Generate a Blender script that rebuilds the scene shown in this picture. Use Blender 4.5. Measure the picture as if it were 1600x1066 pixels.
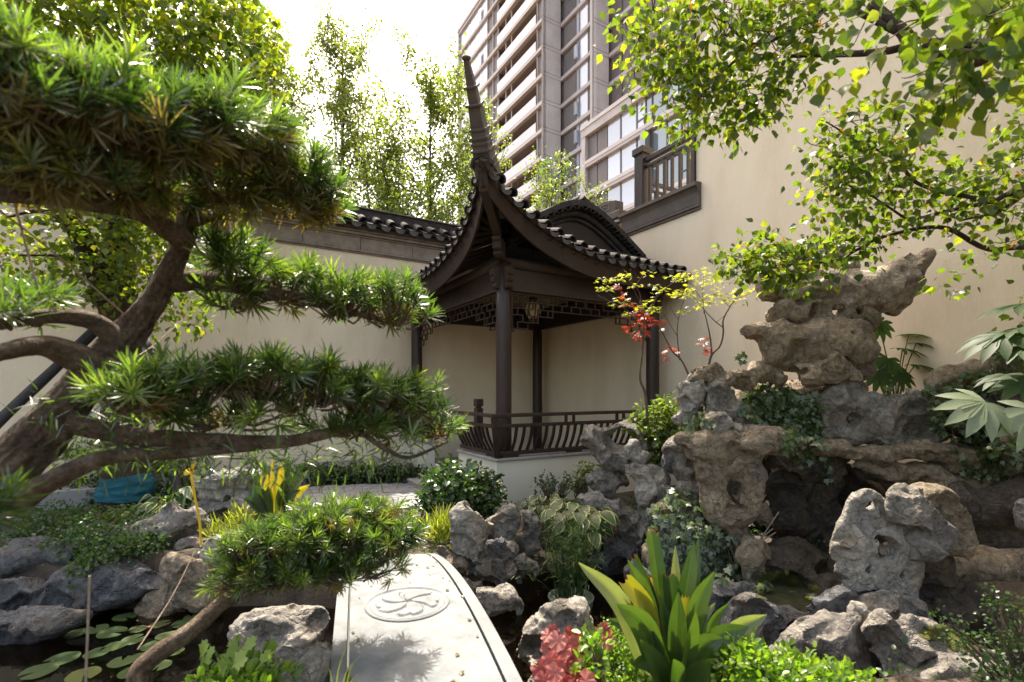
import bpy, math, random
import numpy as np
from mathutils import Vector, Matrix
from mathutils.bvhtree import BVHTree

for o in list(bpy.data.objects):
    bpy.data.objects.remove(o)
random.seed(7)
RNG = np.random.default_rng(11)
SC = bpy.context.scene
COL = SC.collection

# ------------------------------------------------------------------ camera, sky, sun, exposure
FPX, HX, HY, CZ = 763.0, 800.0, 610.0, 1.5          # focal length in pixels of the 1600 px photo, horizon row, eye height
cam_data = bpy.data.cameras.new('camera')
cam = bpy.data.objects.new('camera', cam_data)
COL.objects.link(cam)
cam.location = (0, 0, CZ)
cam.rotation_euler = (math.radians(90), 0, 0)
cam_data.sensor_width = 36.0
cam_data.lens = FPX / 1600 * 36.0
cam_data.shift_y = (HY - 533) / 1600
cam_data.clip_start = 0.02
cam_data.clip_end = 3000
cam_data.dof.use_dof = True
cam_data.dof.focus_distance = 6.0
cam_data.dof.aperture_fstop = 2.4
SC.camera = cam

SUN_EL, SUN_AZ = math.radians(63), math.radians(-18)
world = bpy.data.worlds.new('World')
SC.world = world
world.use_nodes = True
wn = world.node_tree
wn.nodes.clear()
sky = wn.nodes.new('ShaderNodeTexSky')
sky.sky_type = 'NISHITA'
sky.sun_disc = False
sky.sun_elevation = SUN_EL
sky.sun_rotation = SUN_AZ
sky.air_density = 1.0
sky.dust_density = 5.0
sky.ozone_density = 0.8
bg = wn.nodes.new('ShaderNodeBackground')
bg.inputs['Strength'].default_value = 0.15
wo = wn.nodes.new('ShaderNodeOutputWorld')
warm = wn.nodes.new('ShaderNodeMix')               # the photograph's warm white balance
warm.data_type = 'RGBA'; warm.blend_type = 'MULTIPLY'
warm.inputs['Factor'].default_value = 1.0
warm.inputs['B'].default_value = (1.0, 0.89, 0.74, 1)
wn.links.new(sky.outputs[0], warm.inputs['A'])
wn.links.new(warm.outputs['Result'], bg.inputs[0])
wn.links.new(bg.outputs[0], wo.inputs[0])

sun_data = bpy.data.lights.new('sun', 'SUN')
sun_data.energy = 2.6
sun_data.angle = math.radians(0.5)
sun_data.color = (1.0, 0.93, 0.82)
sun = bpy.data.objects.new('sun', sun_data)
COL.objects.link(sun)
sdir = Vector((math.sin(SUN_AZ) * math.cos(SUN_EL), math.cos(SUN_AZ) * math.cos(SUN_EL), math.sin(SUN_EL)))
sun.rotation_euler = sdir.to_track_quat('Z', 'Y').to_euler()

SC.view_settings.view_transform = 'Standard'
SC.view_settings.look = 'None'
SC.view_settings.exposure = 2.22
SC.view_settings.gamma = 1.0
SC.view_settings.use_curve_mapping = False
SC.render.engine = 'CYCLES'
SC.cycles.use_denoising = True
SC.cycles.max_bounces = 10
SC.cycles.diffuse_bounces = 5
SC.cycles.transparent_max_bounces = 12
SC.cycles.caustics_reflective = False
SC.cycles.caustics_refractive = False


# ------------------------------------------------------------------ object helpers
def P(px, py, Y):
    """Point of the place that the photo shows at (px, py), Y metres in front of the camera."""
    return np.array([(px - HX) / FPX * Y, Y, CZ + (HY - py) / FPX * Y])


BASE = {}


def tag(o, label=None, cat=None, group=None, kind=None):
    if label: o['label'] = label
    if cat: o['category'] = cat
    if group: o['group'] = group
    if kind: o['kind'] = kind
    return o


def thing(name, label, cat, loc=(0, 0, 0), group=None):
    o = bpy.data.objects.new(name, None)
    o.empty_display_size = 0.1
    COL.objects.link(o)
    o.location = [float(c) for c in loc]
    BASE[o.name] = np.array(loc, float)
    return tag(o, label, cat, group)


def make_mesh(name, verts, faces, mats, smooth=False, rnd=None, mi=None):
    me = bpy.data.meshes.new(name)
    verts = np.ascontiguousarray(verts, dtype=np.float32).reshape(-1, 3)
    if isinstance(faces, np.ndarray):
        n, k = faces.shape
        me.vertices.add(len(verts))
        me.vertices.foreach_set('co', verts.ravel())
        me.loops.add(n * k)
        me.loops.foreach_set('vertex_index', np.ascontiguousarray(faces, dtype=np.int32).ravel())
        me.polygons.add(n)
        me.polygons.foreach_set('loop_start', np.arange(0, n * k, k, dtype=np.int32))
    else:
        me.from_pydata([tuple(map(float, v)) for v in verts], [], [tuple(int(i) for i in f) for f in faces])
    for m in (mats if isinstance(mats, (list, tuple)) else [mats]):
        me.materials.append(m)
    if mi is not None:
        me.polygons.foreach_set('material_index', np.asarray(mi, dtype=np.int32))
    if rnd is not None:
        a = me.attributes.new('rnd', 'FLOAT', 'POINT')
        a.data.foreach_set('value', np.asarray(rnd, dtype=np.float32))
    if smooth:
        me.polygons.foreach_set('use_smooth', np.ones(len(me.polygons), dtype=bool))
    me.update(calc_edges=True)
    return me


def link(name, me, parent=None, base=None):
    o = bpy.data.objects.new(name, me)
    COL.objects.link(o)
    if parent is not None:
        o.parent = parent
        BASE[o.name] = BASE[parent.name]
    else:
        BASE[o.name] = np.zeros(3) if base is None else np.array(base, float)
        o.location = [float(c) for c in BASE[o.name]]
    return o


def add(name, verts, faces, mats, parent=None, base=None, smooth=False, rnd=None, mi=None, label=None, kind=None):
    """One mesh object from points given in world coordinates."""
    b = BASE[parent.name] if parent is not None else (np.zeros(3) if base is None else np.array(base, float))
    me = make_mesh(name, np.asarray(verts, float).reshape(-1, 3) - b, faces, mats, smooth, rnd, mi)
    return tag(link(name, me, parent, base), label=label, kind=kind)


def place(name, me, parent, pos, rot=None, scale=(1, 1, 1)):
    """A piece that shares mesh data, at world position pos with 3x3 rotation rot."""
    o = link(name, me, parent)
    M = Matrix.Identity(4)
    if rot is not None:
        for r in range(3):
            for c in range(3):
                M[r][c] = float(rot[r][c])
    S = Matrix.Diagonal((*[float(s) for s in (scale if hasattr(scale, '__len__') else (scale,) * 3)], 1))
    b = BASE[parent.name] if parent is not None else np.zeros(3)
    o.matrix_local = Matrix.Translation([float(c) for c in (np.asarray(pos) - b)]) @ M @ S
    return o


class MB:
    def __init__(s):
        s.v, s.f = [], []

    def raw(s, verts, faces):
        n = len(s.v)
        s.v += [tuple(map(float, x)) for x in verts]
        s.f += [tuple(int(i) + n for i in f) for f in faces]
        return s

    def box(s, c, a, b, d):
        """Box about centre c with half-axis vectors a, b, d."""
        c, a, b, d = (np.array(x, float) for x in (c, a, b, d))
        vs = [c + i * a + j * b + k * d for k in (-1, 1) for j in (-1, 1) for i in (-1, 1)]
        fs = [(0, 2, 3, 1), (4, 5, 7, 6), (0, 1, 5, 4), (2, 6, 7, 3), (0, 4, 6, 2), (1, 3, 7, 5)]
        if np.dot(np.cross(a, b), d) < 0: fs = [f[::-1] for f in fs]
        return s.raw(vs, fs)

    def beam(s, a, b, w, h, up=(0, 0, 1)):
        a, b = np.array(a, float), np.array(b, float)
        t = b - a; L = np.linalg.norm(t); t /= L
        side = np.cross(t, up); side /= np.linalg.norm(side)
        u2 = np.cross(side, t)
        return s.box((a + b) / 2, t * L / 2, side * w / 2, u2 * h / 2)

    def prism(s, poly, ext):
        poly = [np.array(p, float) for p in poly]
        n = len(poly)
        vs = poly + [p + np.array(ext, float) for p in poly]
        fs = [tuple(range(n))[::-1], tuple(range(n, 2 * n))]
        fs += [(i, (i + 1) % n, n + (i + 1) % n, n + i) for i in range(n)]
        return s.raw(vs, fs)

    def tube(s, pts, rad, n=8, cap=True, wob=0.0):
        pts = [np.array(p, float) for p in pts]
        if not hasattr(rad, '__len__'): rad = [rad] * len(pts)
        up = None
        rings = []
        for i, p in enumerate(pts):
            t = pts[min(i + 1, len(pts) - 1)] - pts[max(i - 1, 0)]
            t = t / (np.linalg.norm(t) + 1e-12)
            if up is None:
                up = np.array([0, 0, 1.0]) if abs(t[2]) < .9 else np.array([1.0, 0, 0])
            x = np.cross(up, t); x /= np.linalg.norm(x) + 1e-12
            y = np.cross(t, x); up = y
            rr = [rad[i] * (1 + wob * (random.random() - .5)) for _ in range(n)]
            rings.append([p + rr[k] * (math.cos(2 * math.pi * k / n) * x + math.sin(2 * math.pi * k / n) * y) for k in range(n)])
        vs = [v for r in rings for v in r]
        fs = [(i * n + k, i * n + (k + 1) % n, (i + 1) * n + (k + 1) % n, (i + 1) * n + k)
              for i in range(len(pts) - 1) for k in range(n)]
        if cap:
            fs += [tuple(range(n))[::-1], tuple(range((len(pts) - 1) * n, len(pts) * n))]
        return s.raw(vs, fs)

    def lathe(s, c, prof, n=16, ax=(0, 0, 1)):
        """Revolve (radius, height) pairs about the axis ax through c."""
        c, ax = np.array(c, float), np.array(ax, float)
        ax = ax / np.linalg.norm(ax)
        x = np.cross(ax, (0, 1, 0) if abs(ax[1]) < .9 else (1, 0, 0)); x /= np.linalg.norm(x)
        y = np.cross(ax, x)
        vs = [c + ax * h + r * (math.cos(2 * math.pi * k / n) * x + math.sin(2 * math.pi * k / n) * y) for r, h in prof for k in range(n)]
        m = len(prof)
        fs = [(i * n + k, i * n + (k + 1) % n, (i + 1) * n + (k + 1) % n, (i + 1) * n + k) for i in range(m - 1) for k in range(n)]
        fs += [tuple(range(n))[::-1], tuple(range((m - 1) * n, m * n))]
        return s.raw(vs, fs)

    def build(s, name, mat, parent=None, base=None, smooth=False, label=None, kind=None, bevel=0):
        o = add(name, s.v, s.f, mat, parent, base, smooth, label=label, kind=kind)
        if bevel:
            m = o.modifiers.new('bevel', 'BEVEL'); m.width = bevel; m.segments = 2; m.limit_method = 'ANGLE'
        return o

    def mesh(s, name, mat, smooth=False):
        return make_mesh(name, s.v, s.f, mat, smooth)


def unit_box(mat, name='piece'):
    return MB().box((0, 0, 0), (.5, 0, 0), (0, .5, 0), (0, 0, .5)).mesh(name, mat)


def spline(pts, n):
    """Smooth curve through points (Catmull-Rom), n samples."""
    pts = np.array(pts, float)
    if len(pts) == 2:
        t = np.linspace(0, 1, n)[:, None]
        return pts[0] * (1 - t) + pts[1] * t
    q = np.vstack([2 * pts[0] - pts[1], pts, 2 * pts[-1] - pts[-2]])
    out = []
    for u in np.linspace(0, len(pts) - 1 - 1e-9, n):
        i = int(u); t = u - i
        a, b, c, d = q[i], q[i + 1], q[i + 2], q[i + 3]
        out.append(.5 * (2 * b + (c - a) * t + (2 * a - 5 * b + 4 * c - d) * t * t + (3 * b - a - 3 * c + d) * t ** 3))
    return np.array(out)


# ------------------------------------------------------------------ materials
def new_mat(name):
    m = bpy.data.materials.new(name)
    m.use_nodes = True
    nt = m.node_tree
    nt.nodes.clear()
    out = nt.nodes.new('ShaderNodeOutputMaterial')
    return m, nt, out


def N(nt, kind, **kw):
    n = nt.nodes.new(kind)
    for k, v in kw.items():
        if k in n.inputs: n.inputs[k].default_value = v
        else: setattr(n, k, v)
    return n


def ramp(nt, fac, stops):
    r = nt.nodes.new('ShaderNodeValToRGB')
    e = r.color_ramp.elements
    while len(e) < len(stops): e.new(0.5)
    for el, (p, c) in zip(e, stops):
        el.position = p; el.color = (*c, 1)
    nt.links.new(fac, r.inputs[0])
    return r.outputs[0]


def solid(name, stops, scale=4, rough=0.7, bump=0.2, bscale=40, detail=6, spec=0.4, stretch=None, metal=0, dist=0.02, coord='Object', rvar=0.15):
    """A surface whose colour wanders between the stops, with fine relief."""
    m, nt, out = new_mat(name)
    tc = N(nt, 'ShaderNodeTexCoord')
    mp = N(nt, 'ShaderNodeMapping')
    if stretch: mp.inputs['Scale'].default_value = stretch
    nt.links.new(tc.outputs[coord], mp.inputs[0])
    n1 = N(nt, 'ShaderNodeTexNoise', Scale=scale, Detail=detail, Roughness=0.62)
    nt.links.new(mp.outputs[0], n1.inputs['Vector'])
    n2 = N(nt, 'ShaderNodeTexNoise', Scale=bscale, Detail=5, Roughness=0.65)
    nt.links.new(mp.outputs[0], n2.inputs['Vector'])
    mixf = N(nt, 'ShaderNodeMath', operation='MULTIPLY_ADD')
    nt.links.new(n2.outputs[0], mixf.inputs[0]); mixf.inputs[1].default_value = 0.35
    nt.links.new(n1.outputs[0], mixf.inputs[2])
    sb = N(nt, 'ShaderNodeMath', operation='SUBTRACT'); nt.links.new(mixf.outputs[0], sb.inputs[0]); sb.inputs[1].default_value = 0.175
    if len(stops) == 1: stops = [stops[0], tuple(c * 1.15 for c in stops[0])]
    k = len(stops)
    col = ramp(nt, sb.outputs[0], [(0.3 + 0.4 * i / (k - 1), c) for i, c in enumerate(stops)])
    bs = N(nt, 'ShaderNodeBsdfPrincipled', Roughness=rough, Metallic=metal)
    bs.inputs['Specular IOR Level'].default_value = spec
    nt.links.new(col, bs.inputs['Base Color'])
    rr = N(nt, 'ShaderNodeMapRange'); nt.links.new(n2.outputs[0], rr.inputs[0])
    rr.inputs['From Min'].default_value = .3; rr.inputs['From Max'].default_value = .7
    rr.inputs['To Min'].default_value = max(0.03, rough - rvar); rr.inputs['To Max'].default_value = min(1, rough + rvar)
    nt.links.new(rr.outputs[0], bs.inputs['Roughness'])
    if bump:
        b = N(nt, 'ShaderNodeBump', Strength=bump, Distance=dist)
        nt.links.new(n2.outputs[0], b.inputs['Height'])
        nt.links.new(b.outputs[0], bs.inputs['Normal'])
    nt.links.new(bs.outputs[0], out.inputs[0])
    return m


def leaf_mat(name, stops, trans=0.42, tint=(1.25, 1.3, 0.45), rough=0.38, spec=0.45, vein=0):
    """Leaf: colour picked per leaf, light passes through it."""
    m, nt, out = new_mat(name)
    at = N(nt, 'ShaderNodeAttribute', attribute_name='rnd')
    oi = N(nt, 'ShaderNodeObjectInfo')
    ad = N(nt, 'ShaderNodeMath', operation='ADD')
    nt.links.new(at.outputs['Fac'], ad.inputs[0]); nt.links.new(oi.outputs['Random'], ad.inputs[1])
    fr = N(nt, 'ShaderNodeMath', operation='FRACT'); nt.links.new(ad.outputs[0], fr.inputs[0])
    k = len(stops)
    col = ramp(nt, fr.outputs[0], [(i / (k - 1) if k > 1 else 0, c) for i, c in enumerate(stops)])
    tc = N(nt, 'ShaderNodeTexCoord')
    nz = N(nt, 'ShaderNodeTexNoise', Scale=30 if not vein else vein, Detail=3)
    nt.links.new(tc.outputs['Object'], nz.inputs['Vector'])
    mr = N(nt, 'ShaderNodeMapRange'); nt.links.new(nz.outputs[0], mr.inputs[0])
    mr.inputs['To Min'].default_value = .7; mr.inputs['To Max'].default_value = 1.3
    mx = N(nt, 'ShaderNodeMix', data_type='RGBA', blend_type='MULTIPLY'); mx.inputs['Factor'].default_value = 1
    nt.links.new(col, mx.inputs['A']); nt.links.new(mr.outputs[0], mx.inputs['B'])
    bs = N(nt, 'ShaderNodeBsdfPrincipled', Roughness=rough)
    bs.inputs['Specular IOR Level'].default_value = spec
    nt.links.new(mx.outputs['Result'], bs.inputs['Base Color'])
    tm = N(nt, 'ShaderNodeMix', data_type='RGBA', blend_type='MULTIPLY'); tm.inputs['Factor'].default_value = 1
    nt.links.new(mx.outputs['Result'], tm.inputs['A']); tm.inputs['B'].default_value = (*[t * 2.2 for t in tint], 1)
    tr = N(nt, 'ShaderNodeBsdfTranslucent'); nt.links.new(tm.outputs['Result'], tr.inputs[0])
    ms = N(nt, 'ShaderNodeMixShader'); ms.inputs[0].default_value = trans
    nt.links.new(bs.outputs[0], ms.inputs[1]); nt.links.new(tr.outputs[0], ms.inputs[2])
    nt.links.new(ms.outputs[0], out.inputs[0])
    return m


def rock_mat(name, stops, stain, sc=1.0):
    """Weathered limestone: broad tone patches, stains with edges of their own, cracks and grain."""
    m, nt, out = new_mat(name)
    tc = N(nt, 'ShaderNodeTexCoord')
    oi = N(nt, 'ShaderNodeObjectInfo')
    ofs = N(nt, 'ShaderNodeVectorMath', operation='SCALE'); ofs.inputs[0].default_value = (13, 7, 5)
    nt.links.new(oi.outputs['Random'], ofs.inputs['Scale'])
    va = N(nt, 'ShaderNodeVectorMath', operation='ADD')
    nt.links.new(tc.outputs['Object'], va.inputs[0]); nt.links.new(ofs.outputs[0], va.inputs[1])
    n1 = N(nt, 'ShaderNodeTexNoise', Scale=4.5 * sc, Detail=9, Roughness=0.68, Distortion=.6)
    n2 = N(nt, 'ShaderNodeTexNoise', Scale=26 * sc, Detail=8, Roughness=0.7)
    n3 = N(nt, 'ShaderNodeTexNoise', Scale=2.6 * sc, Detail=7, Roughness=0.6)
    vo = N(nt, 'ShaderNodeTexVoronoi', Scale=6 * sc, feature='DISTANCE_TO_EDGE')
    vd = N(nt, 'ShaderNodeTexNoise', Scale=7 * sc, Detail=4)
    vm = N(nt, 'ShaderNodeMix', data_type='VECTOR'); vm.inputs['Factor'].default_value = .25
    nt.links.new(va.outputs[0], vm.inputs['A']); nt.links.new(vd.outputs['Color'], vm.inputs['B'])
    for n in (n1, n2, n3, vd): nt.links.new(va.outputs[0], n.inputs['Vector'])
    nt.links.new(vm.outputs['Result'], vo.inputs['Vector'])
    k = len(stops)
    col = ramp(nt, n1.outputs[0], [(.3 + .42 * i / (k - 1), c) for i, c in enumerate(stops)])
    sf = N(nt, 'ShaderNodeMapRange'); nt.links.new(n3.outputs[0], sf.inputs[0])
    sf.inputs['From Min'].default_value = .52; sf.inputs['From Max'].default_value = .64; sf.inputs['To Max'].default_value = .75
    mx = N(nt, 'ShaderNodeMix', data_type='RGBA')
    nt.links.new(sf.outputs[0], mx.inputs['Factor']); nt.links.new(col, mx.inputs['A']); mx.inputs['B'].default_value = (*stain, 1)
    sp = N(nt, 'ShaderNodeMapRange'); nt.links.new(n2.outputs[0], sp.inputs[0])
    sp.inputs['From Min'].default_value = .32; sp.inputs['From Max'].default_value = .7
    sp.inputs['To Min'].default_value = .5; sp.inputs['To Max'].default_value = 1.45
    m2 = N(nt, 'ShaderNodeMix', data_type='RGBA', blend_type='MULTIPLY'); m2.inputs['Factor'].default_value = 1
    nt.links.new(mx.outputs['Result'], m2.inputs['A']); nt.links.new(sp.outputs[0], m2.inputs['B'])
    bs = N(nt, 'ShaderNodeBsdfPrincipled', Roughness=.82)
    bs.inputs['Specular IOR Level'].default_value = .3
    nt.links.new(m2.outputs['Result'], bs.inputs['Base Color'])
    cr = N(nt, 'ShaderNodeMapRange'); nt.links.new(vo.outputs['Distance'], cr.inputs[0])
    cr.inputs['From Max'].default_value = .035
    hs = N(nt, 'ShaderNodeMath', operation='MULTIPLY_ADD'); nt.links.new(n2.outputs[0], hs.inputs[0]); hs.inputs[1].default_value = .8
    nt.links.new(n1.outputs[0], hs.inputs[2])
    h2 = N(nt, 'ShaderNodeMath', operation='MULTIPLY_ADD'); nt.links.new(cr.outputs[0], h2.inputs[0]); h2.inputs[1].default_value = .30
    nt.links.new(hs.outputs[0], h2.inputs[2])
    b = N(nt, 'ShaderNodeBump', Strength=1.0, Distance=.04)
    nt.links.new(h2.outputs[0], b.inputs['Height']); nt.links.new(b.outputs[0], bs.inputs['Normal'])
    nt.links.new(bs.outputs[0], out.inputs[0])
    return m


M = {}
M['plaster'] = solid('cream_plaster', [(.68, .57, .415), (.76, .645, .48), (.80, .69, .525)], 1.7, .85, .3, 45, spec=.2, dist=.008, stretch=(1, 1, .3))
M['base_plaster'] = solid('pale_plaster', [(.60, .56, .46), (.66, .62, .52)], 2, .85, .12, 60, spec=.2, dist=.004)
M['wood'] = solid('dark_lacquered_wood', [(.024, .0135, .0105), (.036, .021, .016)], 3, .45, .15, 30, stretch=(1, 1, .25), dist=.003)
M['wood2'] = solid('dark_brown_board', [(.034, .0215, .0145), (.05, .033, .023)], 3, .7, .3, 25, dist=.004, spec=.2, stretch=(1, 1, .5))
M['railwood'] = solid('brown_painted_rail', [(.020, .0125, .010), (.03, .019, .015)], 3, .5, .1, 25, dist=.003)
M['tile'] = solid('grey_black_roof_tile', [(.022, .02, .019), (.045, .04, .038), (.065, .06, .055)], 8, .8, .35, 50, dist=.006, spec=.12)
M['tile_end'] = solid('weathered_tile_end', [(.035, .032, .03), (.085, .078, .07)], 18, .8, .5, 60, dist=.006, spec=.12)
M['cornice'] = solid('grey_brown_cornice_stone', [(.17, .135, .105), (.25, .205, .165), (.31, .26, .21)], 5, .8, .3, 60, dist=.006)
M['cornice_dark'] = solid('dark_cornice_stone', [(.085, .07, .058), (.13, .108, .09)], 5, .75, .3, 60, dist=.006)
M['granite'] = solid('pale_granite', [(.105, .115, .118), (.155, .166, .17), (.205, .216, .22)], 9, .8, .5, 130, dist=.004)
M['granite_edge'] = solid('grey_granite_edge', [(.115, .125, .128), (.18, .19, .193)], 9, .8, .5, 130, dist=.004)
M['dark_stone'] = solid('dark_joint_stone', [(.08, .08, .075), (.12, .12, .11)], 6, .9, .2, 60)
M['coping'] = solid('grey_coping_stone', [(.22, .21, .20), (.30, .285, .27)], 6, .7, .2, 60, dist=.004)
M['paver'] = solid('grey_paving_brick', [(.15, .15, .155), (.22, .22, .225), (.28, .275, .27)], 5, .8, .3, 50, dist=.005)
M['soil'] = solid('damp_garden_soil', [(.035, .026, .018), (.07, .052, .036), (.10, .075, .05)], 6, .95, .8, 40, dist=.03)
M['mossy'] = solid('moss', [(.03, .035, .008), (.085, .09, .012), (.15, .15, .02)], 14, .95, 1.0, 120, dist=.02)
M['dark_moss'] = solid('dark_moss', [(.014, .016, .006), (.03, .034, .010), (.05, .055, .014)], 14, .95, 1.0, 120, dist=.02)
M['pebble'] = solid('pond_pebble', [(.10, .065, .04), (.2, .14, .09), (.3, .24, .18)], 9, .6, .3, 40, coord='Generated')
M['bark'] = rock_mat('furrowed_brown_bark', [(.055, .036, .022), (.14, .098, .063), (.23, .175, .12), (.34, .275, .205)], (.13, .085, .05), 2.6)
M['bark_dark'] = solid('dark_bark', [(.03, .02, .014), (.075, .05, .036)], 6, .9, 1.0, 26, stretch=(1, 1, .3), dist=.03)
M['twig'] = solid('thin_twig', [(.06, .04, .026), (.12, .085, .055)], 8, .9, .3, 40)
M['greenstem'] = solid('green_stem', [(.05, .07, .02), (.09, .11, .03)], 8, .6, .1, 40)
M['pole'] = solid('black_brown_pole', [(.012, .010, .011), (.026, .022, .022)], 5, .6, .6, 30, dist=.02)
M['teal'] = solid('teal_wrap_cloth', [(.004, .06, .085), (.01, .11, .14)], 7, .75, .6, 25, stretch=(.4, .4, 3), dist=.02)
M['rope'] = solid('rope', [(.22, .17, .125), (.32, .26, .2)], 30, .9, .3, 80)
M['yellow'] = solid('yellow_ribbon', [(.65, .42, .02), (.8, .55, .04)], 20, .5, .1, 60)
M['paper'] = solid('lantern_paper', [(.66, .56, .34), (.78, .68, .44)], 8, .7, .1, 30)
M['pot'] = solid('grey_green_pot', [(.10, .14, .10), (.15, .19, .14)], 6, .5, .1, 30)
M['twr_stone'] = solid('pinkish_granite_cladding', [(.50, .44, .41), (.57, .505, .475), (.63, .565, .535)], .6, .7, .15, 3)
M['twr_band'] = solid('pale_stone_band', [(.66, .585, .545), (.72, .64, .60)], .6, .7, .1, 3)
M['twr_dark'] = solid('bronze_louvre_panel', [(.16, .13, .118), (.20, .165, .15)], 1, .5, .1, 6)
M['twr_slab'] = solid('balcony_soffit', [(.34, .285, .255), (.40, .335, .30)], 1, .7, .1, 6)
M['balcony'] = solid('frosted_balcony_glass', [(.78, .74, .72), (.84, .80, .78)], .4, .25, .02, 4)


def glass_mat(name, col, rough=.06, vary=.25):
    m, nt, out = new_mat(name)
    oi = N(nt, 'ShaderNodeObjectInfo')
    c = ramp(nt, oi.outputs['Random'], [(0, tuple(x * (1 - vary) for x in col)), (1, tuple(min(1, x * (1 + vary)) for x in col))])
    bs = N(nt, 'ShaderNodeBsdfPrincipled', Roughness=rough)
    bs.inputs['Specular IOR Level'].default_value = 1.0
    bs.inputs['IOR'].default_value = 1.9
    nt.links.new(c, bs.inputs['Base Color'])
    nt.links.new(bs.outputs[0], out.inputs[0])
    return m


M['glass_pale'] = glass_mat('sky_reflection_glass', (.50, .51, .55))  # pale tone puts the sky's reflection into the glass colour
M['glass_dark'] = glass_mat('dark_window_glass', (.15, .135, .13))
M['glass_green'] = glass_mat('greenish_window_glass', (.15, .185, .175), vary=.5)
ROCKS = {
    'grey': rock_mat('grey_limestone', [(.085, .078, .069), (.165, .15, .13), (.245, .223, .192), (.33, .30, .26)], (.19, .15, .105)),
    'blue': rock_mat('blue_grey_limestone', [(.055, .056, .058), (.105, .105, .108), (.17, .168, .168)], (.13, .11, .085)),
    'tan': rock_mat('tan_limestone', [(.13, .10, .066), (.24, .19, .13), (.35, .285, .205)], (.15, .125, .10)),
    'pale': rock_mat('pale_limestone', [(.16, .147, .127), (.285, .262, .225), (.39, .36, .31)], (.25, .195, .13)),
    'warm': rock_mat('sunlit_limestone', [(.19, .15, .105), (.33, .27, .20), (.46, .39, .30)], (.24, .18, .12)),  # lighter stone for the capstone, strong sunlight put into its colour
    'dark': rock_mat('shaded_limestone', [(.035, .029, .023), (.07, .058, .046), (.12, .10, .078)], (.11, .08, .045)),  # darker stone for grotto and recesses, their shade put into the colour
}
L = {}
L['tallow'] = leaf_mat('tallow_leaf', [(.034, .058, .014), (.052, .084, .017), (.08, .115, .02), (.13, .145, .026)], .52, (1.25, 1.3, .32), .42, .4)
L['tallow_far'] = leaf_mat('left_tallow_leaf', [(.045, .075, .014), (.07, .105, .016), (.105, .135, .02), (.16, .16, .025)], .5, (1.25, 1.3, .35))  # leaf of the left-bank tallow, slightly lighter than the right one
L['poplar'] = leaf_mat('ginkgo_leaf', [(.07, .09, .026), (.10, .125, .034), (.135, .155, .042)], .48, (1.2, 1.3, .4))
L['podo'] = leaf_mat('podocarpus_needle', [(.026, .050, .017), (.042, .074, .022), (.068, .108, .030), (.125, .17, .05)], .40, (1.2, 1.35, .35), .27, .9)
L['podo_new'] = leaf_mat('fresh_podocarpus_needle', [(.10, .17, .02), (.16, .23, .025), (.28, .30, .02)], .45, (1.2, 1.3, .3), .4)
L['podo_dry'] = leaf_mat('backlit_dry_needle', [(.095, .088, .03), (.13, .112, .042), (.16, .13, .062), (.09, .10, .03), (.08, .10, .03)], .48, (1.25, 1.1, .45), .3, .8)  # dry needles, with gold light from behind put into the colour
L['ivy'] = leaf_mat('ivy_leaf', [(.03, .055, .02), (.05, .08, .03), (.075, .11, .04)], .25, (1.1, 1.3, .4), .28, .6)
L['ivy_pale'] = leaf_mat('sunlit_ivy_leaf', [(.06, .085, .045), (.10, .13, .075), (.16, .19, .12)], .25, (1.1, 1.3, .5), .32, .55)  # paler copy of the ivy leaf, sunlight put into its colour
L['shrub'] = leaf_mat('glossy_shrub_leaf', [(.022, .045, .015), (.035, .065, .02), (.055, .09, .03)], .25, (1.1, 1.35, .4), .25, .65)
L['box'] = leaf_mat('boxwood_leaf', [(.06, .12, .018), (.11, .18, .022), (.18, .25, .03)], .42, (1.15, 1.3, .35), .35, .5)
L['nandina'] = leaf_mat('nandina_leaf', [(.05, .085, .02), (.085, .125, .03), (.14, .15, .04)], .4, (1.2, 1.3, .4))
L['hedge'] = leaf_mat('hedge_leaf', [(.018, .034, .010), (.03, .05, .014), (.045, .07, .018)], .25, (1.1, 1.3, .4))
L['cover'] = leaf_mat('ground_cover_leaf', [(.022, .048, .016), (.038, .07, .022), (.06, .10, .03)], .35, (1.1, 1.35, .4))
L['asp'] = leaf_mat('aspidistra_leaf', [(.020, .042, .013), (.031, .058, .016), (.048, .082, .021)], .30, (1.25, 1.35, .3), .32, .5, 12)
L['asp_yellow'] = leaf_mat('yellowing_aspidistra_leaf', [(.13, .15, .02), (.20, .19, .022), (.27, .22, .025)], .35, (1.2, 1.1, .3), .35, .4, 10)
L['asp_pale'] = leaf_mat('dull_pale_aspidistra_leaf', [(.10, .12, .05), (.14, .16, .07)], .3, (1.1, 1.2, .5), .3, .5, 12)
L['dry_tip'] = leaf_mat('dry_brown_leaf_tip', [(.16, .06, .025), (.24, .09, .03)], .3, (1, .8, .5), .6, .2)
L['hosta'] = leaf_mat('hosta_leaf', [(.03, .06, .02), (.05, .085, .03)], .3, (1.1, 1.3, .4), .4, .4)
L['hosta_rim'] = leaf_mat('hosta_cream_rim', [(.32, .33, .14), (.42, .42, .2)], .35, (1.1, 1.1, .6), .45, .3)
L['heu'] = leaf_mat('coral_heuchera_leaf', [(.20, .045, .042), (.30, .09, .078), (.38, .165, .14)], .3, (1.2, .7, .6), .5, .35, 25)
L['maple_red'] = leaf_mat('red_maple_leaf', [(.19, .03, .02), (.27, .06, .025), (.17, .02, .025)], .35, (1.4, .6, .3))
L['maple'] = leaf_mat('yellow_green_maple_leaf', [(.15, .19, .03), (.21, .235, .04), (.27, .24, .04)], .45, (1.2, 1.2, .3))
L['fatsia'] = leaf_mat('fatsia_leaf', [(.028, .052, .017), (.042, .07, .024)], .35, (1.1, 1.4, .4), .5, .22)
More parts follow.
